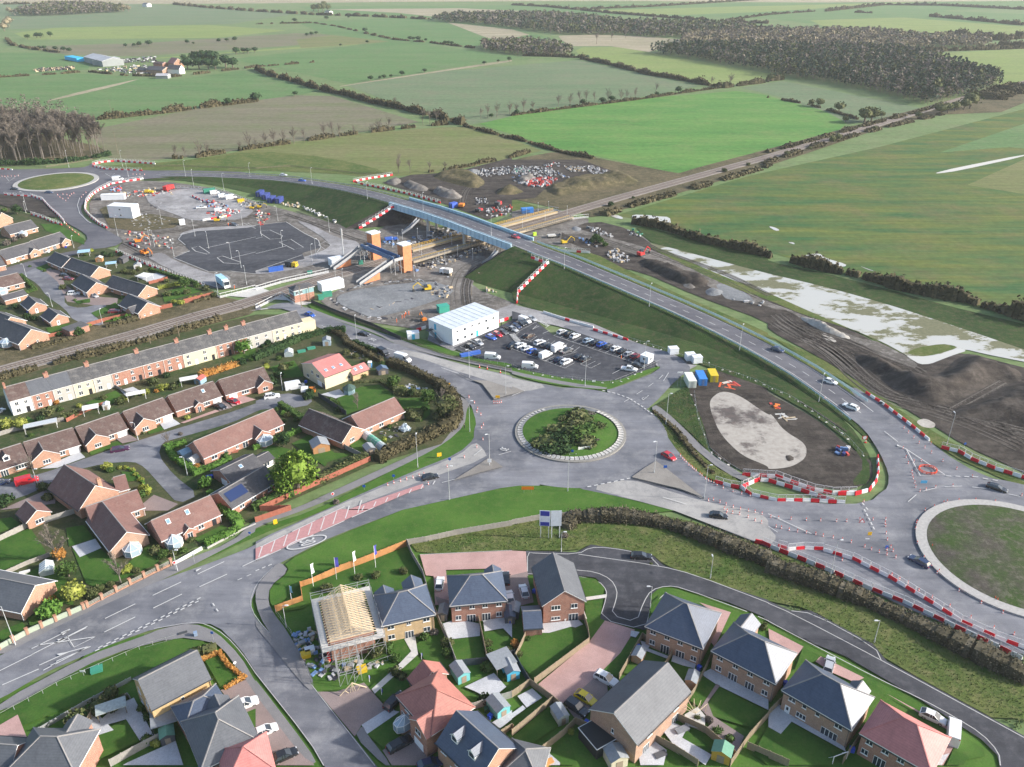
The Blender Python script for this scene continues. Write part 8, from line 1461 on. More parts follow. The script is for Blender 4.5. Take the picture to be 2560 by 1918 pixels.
debris('g 150,180 250,150 400,170 300,230 200,240 50,210',1.6,[W1_,R1_,R1_,W1_],'heap of stored red and white barriers in the material yard',1,(1.5,2.2),(.6,1.2)); debris('g 620,60 700,50 820,100 900,130 820,165 700,130',1.8,[W1_,G1_,W1_],'white bags and blocks at the right of the material yard',2); debris('g 400,120 500,150 620,170 560,175 420,150',1.8,[W1_,G1_,BL1],'blue-grey sheets in the material yard',3); debris('g 290,80 360,80 370,110 300,110',1.8,[W1_,G1_],'white blocks in the middle of the material yard',4); debris('g 0,80 150,80 160,110 0,120',1.8,[W1_,G1_,mat('green_waste',(.1,.35,.25),.7)],'green and white materials at the left of the yard',5); debris('g 240,40 430,20 420,60 300,70',2.,[W1_,G1_,R1_,B1_],'mixed white and red items at the back of the yard',6); debris('f 1740,110 2209,90 g 0,70 f 2209,110 2000,150 1750,130',2.2,[W1_,G1_],'scattered white bags along the spoil yard',7); debris('g 0,150 200,130 180,190 0,200',1.8,[B1_,G1_,BL1],'dark pipes and blocks in the material yard',21)
debris('f 1750,110 2209,60 2209,130 1800,150',1.7,[W1_,G1_,B1_],'white bags along the back of the spoil yard',50); debris('g 20,60 250,60 400,100 420,140 150,150 0,120',1.7,[G1_,B1_,W1_],'dark pipes and pale blocks in the middle of the material yard',51); debris('g 450,60 600,60 640,110 500,110',1.6,[W1_,G1_,T1],'pale stacks right of the middle of the yard',52); debris('f 1330,680 1700,560 1900,560 1760,640 1500,720',2,[B1_,G1_,BL1,W1_],'fittings stacked under the bridge behind the platforms',53,(.6,2)); debris('f 1400,900 1900,760 2209,640 2209,680 1900,820 1500,960',2,[B1_,G1_,W1_,T1],'materials along the near platform',54); debris('e 930,300 1400,240 1500,300 1300,320 1050,330',2.2,[W1_,G1_,R1_,T1],'bits and pieces behind the white site cabin',55); debris('e 1290,330 1500,400 1640,470 1560,480 1300,400',2.4,[G1_,B1_,W1_],'low materials on the compound yard',56,(.5,1.6),(.1,.3)); debris('f 0,440 120,480 90,560 0,580',2,[G1_,T1,W1_,R1_],'materials right of the yellow loader',57); debris('f 1500,1100 1700,1100 1650,1200 1500,1180',1.6,[B1_,G1_,T1],'scrap at the right end of the stone laydown',58); debris('a 820,600 1250,560 1440,640 1100,640',5,[B1_,G1_,W1_,T1],'farmyard clutter in front of the far barns',59,(2,5),(.6,1.6)); debris('a 900,530 1350,490 1350,540 900,550',5,[B1_,G1_,B1_,W1_],'machinery and bales behind the farmyard',60,(2,5),(.8,2)); debris('a 300,600 640,580 640,600 300,625',3,[B1_,T1],'dark heap of stored branches left of the farm',61,(2,4),(1,2)); debris('g 640,580 760,600 860,650 880,680 760,650 660,620',1.5,[W1_,G1_,W1_],'pile of white rubble sacks beyond the bridge end',8); debris('g 830,780 900,770 990,820 1010,880 940,900 820,860',1.5,[W1_,T1,W1_],'white and timber rubbish left of the red excavator',9); debris('g 1850,1190 2200,1240 2150,1270 1900,1220',2.2,[W1_,G1_],'white scraps along the gravel patch',10); debris('g 560,680 660,690 740,760 640,740',1.6,[B1_,BL1,W1_],'dark pipes and blue wrap by the white panels',11); debris('g 1000,600 1130,620 1120,680 1000,650',1.8,[mat('green_waste2',(.1,.3,.2),.7),B1_,W1_],'green tarpaulins and posts beside the hedge',12); debris('f 1880,330 2000,330 2010,390 1900,390',1.6,[B1_,G1_,W1_],'stacked black items beside the dark red dumper',13); debris('f 1960,420 2209,400 2209,480 2000,500',2,[W1_,G1_,R1_],'white and red materials behind the bridge',14)
debris('e 950,240 1040,230 1060,270 960,280',1.3,[W1_,BL1,R1_],'purple and white bundles left of the dumper',15); debris('e 1640,320 1900,370 2000,420 1980,450 1800,410',1.7,[W1_,R1_,BL1,B1_],'mixed materials and barriers in the compound yard',16); debris('e 1760,470 2050,430 2080,450 1960,500',1.6,[W1_,R1_,G1_],'rubble and barriers at the lower edge of the yard',17); debris('e 1180,450 1480,520 1400,590 1250,600 1080,560',2.4,[W1_,G1_],'grid of pale concrete pads beside the white cabin',18,(.8,1.4),(.15,.3)); debris('f 390,400 480,430 700,540 690,550 560,490 400,420',1.7,[CONC,W1_,G1_],'concrete blocks along the haul road under the bank',19,(1,2),(.5,.9)); debris('f 200,370 380,380 390,420 240,400',1.6,[CONC,T1,W1_],'precast slabs and timber beside the navy containers',20); debris('e 2050,370 2209,380 2209,430 2080,410',1.6,[G1_,T1,W1_],'scrap beside the yellow skip',22); debris('e 1060,610 1500,680 1480,780 1300,740 1100,690',2.6,[R1_,W1_,T1,G1_],'scattered materials around the compound entrance',23); debris('e 600,590 680,640 560,600 500,300 620,300',3,[R1_,W1_],'loose barriers beside the left lane',24) if 0 else None
debris('f 720,1130 760,1150 900,1080 1100,1050 1300,1030 1500,1040 1680,1100 1600,1110 1400,1060 1000,1080',1.5,[B1_,G1_],'black sheeting along the back of the stone laydown',25,(1,2),(.1,.3)); debris('f 640,1200 700,1260 850,1330 1000,1380 1180,1380 1200,1360 1000,1360 800,1290',1.4,[B1_,G1_,W1_],'black sheeting along the front of the stone laydown',26,(1,2),(.1,.3)); debris('f 840,1210 1000,1290 1300,1200 1450,1190 1300,1220 1040,1320',1.5,[B1_,T1,G1_],'timber formwork in the stone laydown',27,(1,2.5),(.1,.3)); debris('f 1960,1100 2080,1130 2090,1160 2000,1150',1.4,[W1_,T1],'pale slabs by the right embankment foot',28); debris('f 1600,940 1700,980 1690,1030 1600,1000',2,[W1_,G1_,T1],'materials beside the concrete mixer',29)
debris('f 1100,700 1350,700 1500,720 1300,740 1100,740',1.8,[BL1,B1_,W1_,G1_],'materials stacked behind the lift towers',30); debris('f 880,760 960,760 980,860 880,880',1.8,[G1_,B1_,W1_],'switchgear between the stairs and the far tower',31); debris('f 1300,930 1440,910 1440,960 1300,980',1.8,[B1_,BL1,G1_],'materials at the foot of the near tower',32); debris('n 250,800 380,740 400,820 520,1000 640,1000 640,1060 500,1090 330,1050 260,900',.9,[G1_,W1_,T1,B1_,BL1],'building materials strewn around the scaffolded house',33,(.4,1.4),(.1,.6)); debris('n 640,980 830,960 830,1000 660,1050',.9,[G1_,W1_,T1],'timber and buckets below the scaffolded house',34,(.3,1),(.1,.4)); debris('j 790,250 950,290 920,350 800,320',1.2,[T1,W1_,B1_],'clutter in the garden behind the rose-red roofed house',35,(.3,1),(.1,.5)); debris('j 1060,980 1220,900 1300,1000 1140,1040',1.1,[W1_,G1_,T1,B1_],'pots and canes in the vegetable garden',36,(.2,.9),(.1,.5)); debris('j 1290,560 1490,590 1480,620 1300,600',1.1,[G1_,BL1,W1_],'blue and grey clutter inside the curved hedge',37,(.4,1.2),(.2,.6))
debris('l 560,1120 700,1110 690,1180 580,1190',1.1,[R1_,BL1,W1_,mat('dk_navy',(.03,.04,.15),.6)],'navy and red machinery skip inside the soil island',38,(.8,2),(.6,1.4)); debris('k 1760,560 1900,540 1960,560 1880,610',1.2,[R1_,mat('bright_orange',(.75,.12,.04),.6)],'bundle of orange-red pipes beside the yellow container',39,(2,3.4),(.15,.3)); debris('l 0,710 90,740 120,790 60,780',1.1,[R1_,mat('bright_orange2',(.75,.2,.04),.6)],'red and orange items on the soil island',40,(.8,1.6),(.2,.7)); debris('l 100,815 230,830 230,870 120,870',1.2,[CONC,T1],'grey pipes lying on the soil island',41,(2.5,3.5),(.2,.4)); debris('j 1310,570 1320,580 1310,590',1,[R1_],'x',42) if 0 else None
# orange ring barrier, blue signs, skips
H=empty('ring_barrier',tuple(G('l',1375,1310)),0,'round orange plastic barrier enclosing a pit in the painted triangle','barrier'); mb=MB(); 
for i in range(12):
    a=R(30*i); b=R(30*i+27); q=lambda t,z:(2.2*math.cos(t),1.9*math.sin(t),z); mb.bar(q(a,.15),q(b,.15),.1); mb.bar(q(a,.95),q(b,.95),.1); mb.bar(q(a,.55),q(b,.55),.08); mb.bar(q(a,0),q(a,1.05),.08)
mb.obj('panels',mat('orange_plastic',(.75,.08,.03),.5,0),H)
# ---------------- building plot with scaffold
TIM=mat('new_timber',(.62,.50,.34),.7,.1,2); A0=G('n',480,850,5);B0=G('n',765,778,5);A0.z=B0.z=0; rz=math.atan2((B0-A0).y,(B0-A0).x); Lh=(B0-A0).length; Dh=11.5
H=empty('unfinished_house',tuple(A0),rz,'unfinished brick house with bare timber roof trusses inside scaffolding','house'); mb=MB(); mb.box(0,Lh,0,Dh,0,5.0); mb.obj('wall',BR_RED,H); window(H,Matrix.Translation((Lh*.62,0,3.3)),1.7,1.1)
for k in range(17):
    y=Dh*k/16; ap=5.1+Lh/2*.72; mb=MB(); mb.box(-.4,Lh+.4,y-.03,y+.03,5.05,5.2)
    for s in (0,1): mb.bar((Lh*s+(.4 if s else -.4),y,4.95),(Lh/2,y,ap),.07)
    for u in (.25,.5,.75): mb.bar((Lh*u,y,5.15),(Lh*(.5 if u!=.5 else .5),y,ap-.1),.035); 
    mb.bar((Lh*.25,y,5.15),(Lh*.25,y,5.1+Lh*.25*.72),.035); mb.bar((Lh*.75,y,5.15),(Lh*.75,y,5.1+Lh*.25*.72),.035); mb.obj('roof_truss',TIM,H)
mb=MB()
for s in (0,1):
    for u in (.2,.35): xx=Lh*(u if s==0 else 1-u); mb.bar((xx,0,5.1+Lh*u*.72+.05),(xx,Dh,5.1+Lh*u*.72+.05),.04)
mb.bar((Lh/2,0,5.1+Lh/2*.72),(Lh/2,Dh,5.1+Lh/2*.72),.06); mb.obj('roof_batten',TIM,H)
cc=A0+Matrix.Rotation(rz,3,'Z')@Vector((Lh/2,Dh/2,0)); scaffold('scaffold',tuple(cc),rz,Lh+3.4,Dh+3.4,5.6,'grey scaffold wrapped round the unfinished house')
bd=empty('scaffold_boards',tuple(A0),rz,'pale scaffold boards ringing the eaves of the unfinished house','scaffold boards'); mb=MB()
for x0,x1,y0,y1 in ((-1.7,Lh+1.7,-1.7,-.45),(-1.7,Lh+1.7,Dh+.45,Dh+1.7),(-1.7,-.45,-.45,Dh+.45),(Lh+.45,Lh+1.7,-.45,Dh+.45)): mb.box(x0,x1,y0,y1,4.55,4.62)
mb.obj('boards',mat('scaffold_board',(.52,.50,.46),.8,.1,2),bd)
cc=A0+Matrix.Rotation(rz,3,'Z')@Vector((Lh*.28,-4.4,0)); scaffold('scaffold',tuple(cc),rz,4,4,5.6,'loading scaffold tower in front of the unfinished house',1.3)
def truss(t,a,b,h,label):
    A=G(t,*a);B=G(t,*b); L=(B-A).length; H=empty('roof_truss',tuple(A),math.atan2((B-A).y,(B-A).x),label,'roof truss'); mb=MB(); mb.bar((0,0,.1),(L,0,.1),.1); mb.bar((0,0,.1),(L/2,0,h),.1); mb.bar((L,0,.1),(L/2,0,h),.1); mb.bar((L/2,0,.1),(L/2,0,h),.06); mb.bar((L*.25,0,h/2),(L*.4,0,.1),.06); mb.bar((L*.75,0,h/2),(L*.6,0,.1),.06); mb.bar((L*.4,0,.1),(L/2,0,h),.05); mb.bar((L*.6,0,.1),(L/2,0,h),.05); mb.obj('truss_frame',TIM,H)
truss('n',(530,1212),(728,1148),2.6,'single pale timber truss standing beside the brown paving')
H=empty('rubbish_chute',tuple(G('n',475,975)),0,'red rubbish chute leaning on the scaffold','chute'); mb=MB(); mb.bar((0,0,.3),(-.1,1.2,4.4),.35,0,8,.32); mb.obj('chute_tube',mat('chute_red',(.6,.03,.03),.5,0),H)
for t,x,y,m,l in (('n',325,945,PY,'small yellow skip bin left of the scaffolded house'),('n',687,1040,PY,'small yellow skip bin below the scaffolded house'),('n',350,915,WHITE,'white bulk bag among the building materials')): 
    o=MB().box(-.8,.8,-.6,.6,0,1.1,taper=(-.12,-.08)).obj('skip',m,None,tuple(G(t,x,y)),.4); tag(o,l,'skip')
# ---------------- sheds, greenhouses, garden things
def shed(t,p,rz,w_,d,h,wm,rm,label,pitch=.45,door=True,name='shed',cat='shed'):
    H=empty(name,tuple(G(t,*p)),R(rz),label,cat); zr=h+w_/2*pitch; mb=MB(); gable(mb,0,w_,0,d,h,zr,'y'); mb.obj('wall',wm,H); mb=MB(); chevron(mb,0,w_,0,d,h,zr,'y',.15,.1,.07); mb.obj('roof',[rm,wm],H)
    if door: MB().box(w_*.3,w_*.7,-.05,-.005,.05,h*.85).obj('door',dm_,H)
dm_=mat('shed_door',(.30,.24,.18),.8,.1,2); TQ=mat('turquoise_boards',(.16,.46,.48),.7,.08,3); SHB=mat('brown_shed_boards',(.36,.24,.16),.8,.15,3); SHG=mat('green_roof_felt',(.13,.28,.20),.85,.1,2); SHR=mat('grey_shed_felt',(.24,.26,.28),.85,.12,2); LOG=mat('log_cabin_timber',(.42,.22,.10),.75,.15,3); SHD=mat('dark_shed_boards',(.09,.09,.10),.8,.1,3); SHC=mat('cream_boards',(.55,.50,.38),.8,.1,3)
for a in (('n',(1310,1130),30,2.4,3.4,2,TQ,SHR,'turquoise shed with grey roof beside the slabbed pond garden'),('n',(1565,1360),35,2.6,3.6,2,TQ,SHR,'turquoise shed, right of the car-less back lane'),('o',(-30,1110),20,2.4,3.4,2,mat('blue_boards',(.08,.42,.62),.7),SHR,'bright blue shed with grey roof by the dark fence'),('o',(770,985),-28,1.9,2.8,2,SHB,SHR,'brown shed with grey felt roof, left of the twin pair'),('o',(1115,1145),-25,1.9,2.8,2,SHB,SHR,'brown shed with grey felt roof, right of the twin pair'),('o',(1285,1610),-25,3,2.4,2.1,mat('ochre_boards',(.55,.33,.06),.8,.1,3),SHG,'ochre shed with green roof at the bottom'),('o',(300,1400),25,2,3,2,mat('sage_boards',(.4,.43,.38),.8),SHR,'pale sage shed beside the dark grey car'),('j',(500,1175),25,4.4,4.2,2.3,LOG,SHR,'orange log cabin with grey roof beside the lawn'),('j',(960,1180),30,2.4,3,1.9,SHD,SHR,'weathered grey shed at the red fence corner'),('n',(1180,715),-5,1.8,2.8,2,SHD,SHR,'dark shed between the yellow and red brick houses'),('n',(1640,700),-8,1.8,2.8,2,SHD,SHR,'dark shed right of the red brick pair'),('e',(830,890),10,2.6,2.4,2,LOG,CONC,'orange timber shed with flat pale roof in the back gardens'),('e',(1160,950),15,2.6,3,1.9,WREND,SHR,'white and grey summerhouse in the back gardens'),('i',(1540,1190),-40,2.6,3,1.9,mat('blue_grey_boards',(.3,.4,.48),.7),mat('blue_felt',(.25,.38,.48),.7),'blue-grey shed inside the clipped hedge, left one'),('i',(1620,1250),-30,2.2,2.6,1.8,WREND,CONC,'white garden store inside the clipped hedge, right one'),('i',(1680,560),-20,2.4,2.8,2,mat('slate_blue_boards',(.25,.36,.45),.7),mat('red_felt',(.5,.12,.1),.8),'slate blue shed with red roof behind the terrace'),('i',(895,790),15,1.6,2,1.9,WREND,WHITE,'small white shed by the bright red fence'),('j',(580,235),10,2.6,3,2.2,mat('blue_grey_boards2',(.32,.42,.5),.7),SHR,'blue-grey veranda hut behind the tall house'),('j',(1060,490),25,3.2,2.6,2,SHD,mat('dark_blue_felt',(.10,.15,.22),.6),'dark blue roofed shed by the roadside hedge'),('o',(-45,740),5,2.0,3.2,2,SHD,R_BLU,'blue-roofed shed left of the small brick garage'),('e',(1020,900),-10,2.6,4,2.4,SHD,R_DRK,'dark shed behind the glazed garden room'),('m',(1050,1530),25,2.2,2.4,1.9,SHD,SHG,'green-roofed shed beside the grey hipped house'),('o',(640,1690),20,3,3,2.2,SHC,SHR,'grey roof corner at the bottom below the big gabled house')): shed(*a)
H=empty('garden_room',tuple(G('o',545,1612)),R(32),'black flat-roofed garden room with white-edged roof','garden room'); A=[(0,0),(4.6,0),(4.6,4.2),(0,4.2)]
mb=MB(); mb.box(0,4.6,0,5,0,2.5); mb.obj('wall',mat('black_cladding',(.035,.037,.042),.6,.05,2),H); mb=MB(); mb.box(-.12,4.72,-.12,5.12,2.5,2.6); mb.obj('roof_edge',WREND,H); mb=MB(); mb.box(0,4.6,0,5,2.6,2.63); mb.obj('roof_sheet',mat('black_rubber',(.03,.032,.036),.7,.05,2),H)
def canopy(t,p,rz,w_,d,h,rm,label,name='canopy',cat='canopy',pm=WOOD):
    H=empty(name,tuple(G(t,*p)),R(rz),label,cat); mb=MB(); [mb.bar((x,y,0),(x,y,h),.07) for x in (.1,w_-.1) for y in (.1,d-.1)]; mb.obj('posts',pm,H); mb=MB(); gable(mb,-.1,w_+.1,-.1,d+.1,.01,.01,'y') if 0 else None; MB().box(-.15,w_+.15,-.15,d+.15,h,h+.12).obj('roof',rm,H)
canopy('m',(645,1385),27,4.6,2.2,2.3,mat('mossy_glass',(.38,.42,.40),.5,.2,2),'mossy glazed canopy on the lower left patio'); canopy('m',(1000,1475),24,5,3.2,2.5,SHR,'blue-grey flat-roofed store beside the yellow brick house',pm=SHD); canopy('n',(1560,1085),28,4,4,2.3,SHR,'dark timber gazebo with grey roof at the slabbed garden'); canopy('i',(225,1000),28,8,2.2,2.3,mat('ribbed_glass',(.5,.53,.55),.3,.1,2),'glazed lean-to roof behind the second bungalow',pm=PAINT); canopy('i',(1110,720),25,5,2,2.4,WREND,'white lean-to roof behind the third orange bungalow',pm=PAINT); canopy('i',(1570,590),25,5,2.2,2.4,WREND,'white lean-to roof behind the porch bungalow',pm=PAINT); canopy('i',(730,845),25,4,2.6,2.4,WREND,'white garden dome roof behind the purple car bungalow',pm=PAINT)
canopy('e',(920,950),20,4,3,2.4,mat('blue_glass_roof',(.35,.55,.68),.2,.1,2),'pale blue glazed garden room behind the long dark bungalow','conservatory','conservatory',PAINT); canopy('e',(680,850),20,4.6,4,2.4,mat('blue_glass_roof',(.35,.55,.68),.2,.1,2),'pale blue conservatory behind the upper dark bungalow','conservatory','conservatory',PAINT); canopy('e',(1190,1050),-20,4.6,4,2.4,WREND,'white-roofed conservatory behind the wide dark bungalow','conservatory','conservatory',PAINT)
def greenhouse(t,p,rz,w_,d,label,m=PAINT):
    H=empty('greenhouse',tuple(G(t,*p)),R(rz),label,'greenhouse'); zr=1.6+w_/2*.55; mb=MB(); gable(mb,0,w_,0,d,1.6,zr,'y'); chevron(mb,0,w_,0,d,1.6,zr,'y',.05,.02,.03); mb.obj('pane',mat('greenhouse_glass',(.42,.50,.52),.12,.1,1,spec=.8),H); mb=MB()
    for i in range(5):
        y=d*i/4; mb.bar((0,y,0),(0,y,1.6),.04); mb.bar((w_,y,0),(w_,y,1.6),.04); mb.bar((0,y,1.66),(w_/2,y,zr+.08),.04); mb.bar((w_,y,1.66),(w_/2,y,zr+.08),.04)
    for x in (0,w_): mb.bar((x,0,1.63),(x,d,1.63),.05); mb.bar((x,0,.05),(x,d,.05),.05)
    mb.obj('frame',m,H)
greenhouse('m',(265,440),25,2.6,3.2,'white-framed greenhouse on the lawn beside the orange shrub'); greenhouse('j',(250,330),10,2.6,3,'white-framed greenhouse behind the rose-red roofed house'); greenhouse('f',(0+560,0+1180),0,.1,.1,'x') if 0 else None
H=empty('polytunnel',tuple(G('j',935,1000)),math.atan2(G('j',1110,1130).y-G('j',935,1000).y,G('j',1110,1130).x-G('j',935,1000).x),'long polytunnel, white at one end and green netted along the rest','polytunnel'); L=(G('j',1110,1130)-G('j',935,1000)).length
for x0,x1,m_ in ((0,L*.3,mat('white_polythene',(.6,.62,.62),.3,.1,2)),(L*.3,L*.75,mat('green_net',(.12,.35,.26),.7,.15,3)),(L*.75,L,mat('clear_polythene',(.40,.46,.46),.3,.1,2))):
    mb=MB(); 
    for i in range(8):
        a=math.pi*i/8;b=math.pi*(i+1)/8; mb.face([(x0,1.4*math.cos(a),1.9*math.sin(a)),(x1,1.4*math.cos(a),1.9*math.sin(a)),(x1,1.4*math.cos(b),1.9*math.sin(b)),(x0,1.4*math.cos(b),1.9*math.sin(b))])
    mb.obj('cover',m_,H)
mb=MB(); [mb.bar((L*k/6,1.42*math.cos(math.pi*i/8),1.92*math.sin(math.pi*i/8)),(L*k/6,1.42*math.cos(math.pi*(i+1)/8),1.92*math.sin(math.pi*(i+1)/8)),.05) for k in range(7) for i in range(8)]; mb.obj('hoops',GALV,H)
H=empty('gazebo',tuple(G('j',808,640)),0,'dark green octagonal summerhouse beside the tall house','gazebo'); MB().lathe([(1.7,0),(1.7,2.1)],8).obj('wall',mat('blue_grey_glazing',(.2,.3,.35),.3),H); MB().lathe([(2.1,2.1),(1.2,2.8),(.05,3.5)],8).obj('roof',mat('dark_green_felt',(.05,.09,.08),.8),H)
H=empty('portable_toilet',tuple(G('j',985,415)),0,'bright blue portable toilet by the red-roofed annexe','toilet'); MB().box(-.6,.6,-.6,.6,0,2.1).obj('cabin_body',mat('toilet_blue',(.08,.30,.60),.5,0),H); MB().box(-.65,.65,-.65,.65,2.1,2.3,taper=(.1,.1)).obj('roof',WHITE,H); MB().box(-.4,.4,-.64,-.6,.1,1.9).obj('door',WHITE,H)
H=empty('tunnel_greenhouse',tuple(G('j',1285,960)),0,'crumpled clear plastic dome in the vegetable garden','plastic dome'); mb=MB(); r9=random.Random(4); blob(mb,Vector((0,0,.9)),1.6,1.6,1.2,80,.6,r9,.95); mb.obj('cover',mat('clear_film',(.45,.52,.56),.2,.15,2),H)
for t,x,y,w_,d,h,m,l in (('j',395,285,2.6,1.2,.9,CG,'dark green garden tank, left of the pair'),('j',478,258,2.6,1.2,.9,CG,'dark green garden tank, right of the pair'),('f',615,1180,3.6,1.8,2,CG,'dark green cabinet below the relay cabin'),('f',560,1205,2,1.6,1.8,CG,'dark green cabinet, left of its larger twin'),('f',905,905,1.8,1.4,1.8,CG,'dark green cabinet between the lift towers'),('f',465,980,2,1.2,1.,CG,'low green cabinet by the new car park edge'),('f',1615,1310,4,3,2.6,mat('teal_container',(.05,.33,.25),.6),'teal container behind the site office'),('e',2080,365,3.4,2,1.6,mat('skip_yellow',(.72,.50,.02),.5),'bright yellow skip in the compound yard'),('e',1575,560,2.6,2,2.6,WHITE,'white and red kiosk at the yard entrance'),('m',630,1040,2.0,1.6,.8,CG,'dark green picnic bench on the bottom left green'),('m',1270,815,.6,.6,1.2,mat('bin_bluegrey',(.22,.3,.42),.5),'blue-grey litter bin on the corner footway'),('f',1235,960,2.4,.2,2.,WHITE,'white poster board at the foot of the near lift tower'),('g',195,655,1.6,1.,1.6,mat('lime_panel',(.45,.7,.05),.5),'lime green panel at the bridge end'),('f',175,965,6,.8,2.2,PB,'dark blue cycle shelter at the edge of the new car park'),('j',2180+0,0+330,.1,.1,.1,WHITE,''),('j',1850,310,7,1.3,1.2,PB,'blue and red rack behind the car park fence'),('k',1855,545,3.2,1.0,.3,CONC,'white slab lying beside the yellow container'),('m',1500,1,1,1,1,WHITE,''),('o',345,712,.6,.6,.8,WREND,'white garden chair on the patio, right of its twin'),('o',300,715,.6,.6,.8,WREND,'white garden chair on the patio, left of its twin'),('o',1100,1430,2.4,1.,.8,mat('sofa_grey',(.2,.21,.23),.8),'grey garden sofa on the pale patio'),('o',960,1590,2.,1.,.6,SHD,'dark garden lounger at the bottom patio'),('o',1600,80,.1,.1,.1,WHITE,''),('o',235,1640,1.6,.9,.75,mat('orange_table',(.6,.3,.1),.6),'orange-topped garden table at the bottom edge'),('i',2030,1150,1.6,.8,.7,FPR,'red-brown garden bench by the conservatory bungalow'),('m',1185,800,1.6,.5,.5,DGREY,'black bench at the side road corner'),('m',165,410,2,.5,.8,WREND,'white garden bench beside the greenhouse')):
    if not l: continue
    mb=MB(); mb.box(-w_/2,w_/2,-d/2,d/2,.12,h,taper=(.02,.02)); mb.box(-w_/2-.05,w_/2+.05,-d/2-.05,d/2+.05,h,h+.07); [mb.box(x-.06,x+.06,y-.06,y+.06,0,.12) for x in (-w_/2+.1,w_/2-.1) for y in (-d/2+.1,d/2-.1)]
    nm=l.split(',')[0].split(' in ')[0].split(' by ')[0].split(' at ')[0].split(' on ')[0].split(' below')[0].split(' between')[0].split(' beside')[0].split(' behind')[0].split(' lying')[0].split()[-1]
    o=mb.obj({'tank':'garden_tank','cabinet':'equipment_cabinet'}.get(nm,nm),m,None,tuple(G(t,x,y)),R(25)); tag(o,l,nm)
BIN=mat('bin_blue',(.03,.08,.50),.5,0); BING=mat('bin_dark_green',(.03,.09,.05),.5,0); BN={}
for i,(t,x,y,m,l) in enumerate((('j',433,550,BIN,'by the tall house garage'),('i',505,1475,BIN,'left of the big chimney house'),('i',1800,1375,BIN,'beside the mossy grey bungalow'),('i',1830,1370,BIN,'right of its twin at the mossy grey bungalow'),('i',1135,950,BIN,'between the third and fourth bungalows'),('m',1265,145,BIN,'beside the skylight bungalow porch'),('e',245,1325,BIN,'by the left gabled garage'),('e',385,1395,BIN,'by the right gabled garage'),('e',570,765,BIN,'at the bay-windowed bungalow'),('e',45,1235,BIN,'by the garage at the left edge'),('n',1645,730,BIN,'beside the dark shed on the slab patio'),('o',145,535,BIN,'left of the gable-ended brick house'),('o',815,895,BIN,'at the twin shed garden gate'),('o',1210,1030,BIN,'right of the brown semi pair'),('p',540,1560,BIN,'beside the pink-red roofed house'),('p',110,1130,BIN,'beside the dark blue roofed house'),('n',1515,1345,BIN,'by the turquoise shed fence'),('i',1810,1380,BING,'between the blue pair at the mossy bungalow'),('n',1490,1300,BING,'behind the red clay roof'),('o',480,1385,BIN,'next to the dark grey car'))):
    c=G(t,x,y)
    if m.name not in BN: H=empty('wheelie_bin',tuple(c),rnd.random()*3,'','bin'); a=MB().box(-.3,.3,-.36,.36,.05,1.0,taper=(-.03,-.04)).obj('bin_body',m,H); b=MB().box(-.35,.35,-.4,.42,1.0,1.08).obj('lid',m,H); d=MB().bar((-.34,.33,.12),(.34,.33,.12),.1,0,8).obj('wheels',TYRE,H); kids(H,a,b,d); BN[m.name]=H; o=H
    else: o=dup(BN[m.name],tuple(c),rnd.random()*3)
    tag(o,('blue' if m==BIN else 'dark green')+' wheelie bin '+l,'bin','wheelie bins')
H=empty('goal',tuple(G('p',415,1640)),R(20),'white football goal on the dark lawn','goal'); mb=MB(); mb.bar((0,0,0),(0,0,1.9),.06); mb.bar((2.8,0,0),(2.8,0,1.9),.06); mb.bar((0,0,1.9),(2.8,0,1.9),.06); mb.bar((0,0,1.9),(0,1.3,0),.04); mb.bar((2.8,0,1.9),(2.8,1.3,0),.04); mb.obj('goal_frame',WHITE,H)
for k,(x,y) in enumerate(((1335,1450),(1410,1490))): o=empty('raised_bed',tuple(G('o',x,y)),R(30),'timber raised vegetable bed, %s of the two by the curved path'%('left' if k==0 else 'right'),'raised bed'); MB().box(-1,1,-1.4,1.4,0,.4).obj('timber_frame',TIM,o); MB().box(-.85,.85,-1.25,1.25,.4,.45).obj('soil',SOIL,o)
H=empty('pergola',tuple(G('o',1180,1370)),0,'fan-shaped white timber pergola over the round patio','pergola'); mb=MB()
for i in range(6): a=R(40+i*22); mb.bar((0,0,2.3),(3.2*math.cos(a),3.2*math.sin(a),2.3),.05); mb.bar((3*math.cos(a),3*math.sin(a),0),(3*math.cos(a),3*math.sin(a),2.3),.05)
mb.obj('beams',TIM,H)
# slab-stepped chimney on the big gabled house, barrier-like red hoarding by the car park
H=empty('hoarding',tuple(G('f',2120,1400)),R(40),'red and white barrier enclosure at the end of the site office','hoarding'); mb=MB(); [mb.box(x,x+2,-.2,.2,.1,1.2,i%2) for i,x in enumerate((-3,-1,1))]; mb.obj('blocks',[BRED,BWHT],H)
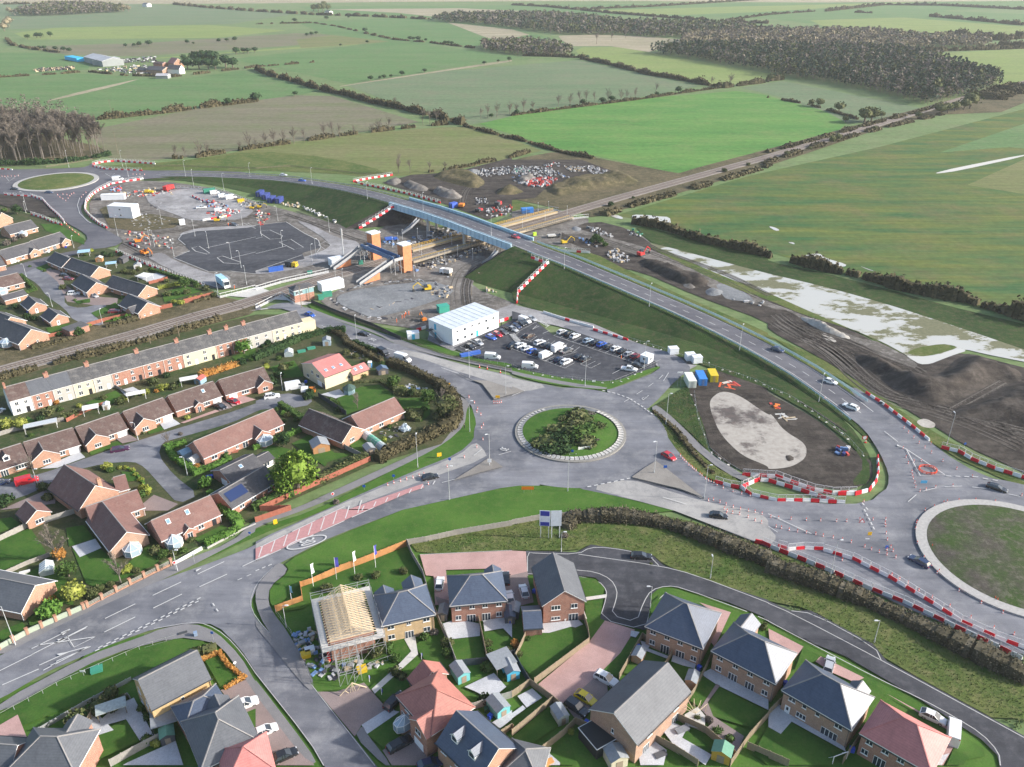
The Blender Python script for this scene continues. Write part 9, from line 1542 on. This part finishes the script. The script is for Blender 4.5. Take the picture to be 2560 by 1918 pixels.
# ---------------- people
def person_mesh():
    J={'p':(0,0,.95),'c':(0,.0,1.25),'n':(0,0,1.48),'h':(0,.02,1.62),'t':(0,.02,1.76),'hl':(-.1,0,.92),'kl':(-.12,.06,.5),'al':(-.12,-.06,.08),'fl':(-.12,.12,.04),'hr':(.1,0,.92),'kr':(.12,-.02,.5),'ar':(.13,-.1,.08),'fr':(.13,.06,.04),'sl':(-.19,0,1.42),'el':(-.25,.03,1.15),'wl':(-.24,.16,.92),'ml':(-.24,.2,.84),'sr':(.19,0,1.42),'er':(.26,.0,1.14),'wr':(.25,.1,.9),'mr':(.25,.13,.82)}
    rad=dict(p=.15,c=.155,n=.06,h=.095,t=.07,hl=.1,kl=.065,al=.045,fl=.04,hr=.1,kr=.065,ar=.045,fr=.04,sl=.075,el=.05,wl=.035,ml=.035,sr=.075,er=.05,wr=.035,mr=.035)
    E=['p c','c n','n h','h t','p hl','hl kl','kl al','al fl','p hr','hr kr','kr ar','ar fr','n sl','sl el','el wl','wl ml','n sr','sr er','er wr','wr mr']
    ks=list(J); me=bpy.data.meshes.new('person'); me.from_pydata([J[k] for k in ks],[tuple(ks.index(q) for q in e.split()) for e in E],[]); o=bpy.data.objects.new('person_tmp',me); sc.collection.objects.link(o); o.modifiers.new('s','SKIN'); s2=o.modifiers.new('u','SUBSURF'); s2.levels=1; s2.render_levels=1
    for i,k in enumerate(ks): me.skin_vertices[0].data[i].radius=(rad[k],rad[k]*.8); me.skin_vertices[0].data[i].use_root=(k=='p')
    dg=bpy.context.evaluated_depsgraph_get(); m2=bpy.data.meshes.new_from_object(o.evaluated_get(dg)); bpy.data.objects.remove(o); return m2
try:
    PM=person_mesh(); SK=mat('skin',(.45,.28,.2),.6,0); HV=mat('hi_vis_orange',(.85,.16,.03),.6,0); DK=mat('dark_clothes',(.03,.03,.035),.8,0)
    def variant(top,leg):
        m=PM.copy(); [m.materials.append(q) for q in (leg,top,SK)]
        for p in m.polygons: z=p.center.z; p.material_index=0 if z<.93 and abs(p.center.x)<.22 else (1 if z<1.5 and z>.9 else 2); p.use_smooth=True
        return m
    PV={'o':variant(HV,HV),'k':variant(DK,DK)}
    for t,x,y,k,l in (('f',1262,1372,'o','person in orange hi-vis, leftmost of the group on the stone laydown'),('f',1280,1365,'o','person in orange hi-vis, second of the group on the stone laydown'),('f',1292,1350,'o','person in orange hi-vis at the back of the laydown group'),('f',1320,1340,'o','person in orange hi-vis, rightmost of the laydown group'),('k',940,345,'o','person in orange hi-vis beside the parked cars'),('e',1972,572,'o','person in orange hi-vis near the new car park kerb'),('f',875,806,'o','person in orange hi-vis at the top of the station path'),('e',2025,1115,'o','person in orange hi-vis beside the box lorry'),('f',1925,1010,'o','person in orange hi-vis at the foot of the right embankment'),('o',980,912,'k','person in dark clothes at the patio doors of the brown semi pair'),('f',2118,1440,'k','person in dark clothes at the end of the site office'),('f',1215,1405,'o','person in orange hi-vis near the mini digger'),('j',1800,945,'k','person in grey walking on the curved footway')):
        o=bpy.data.objects.new('person',PV[k]); sc.collection.objects.link(o); o.location=G(t,x,y)+Vector((0,0,.1)); o.rotation_euler.z=rnd.random()*6; tag(o,l,'person'); 
        c=MB().lathe([(.115,1.66),(.12,1.74),(.07,1.83)],8,0,(0,.02,0)).obj('helmet' if k=='o' else 'hair',WHITE if k=='o' else DK,o)
except Exception as e: print('person failed',e)
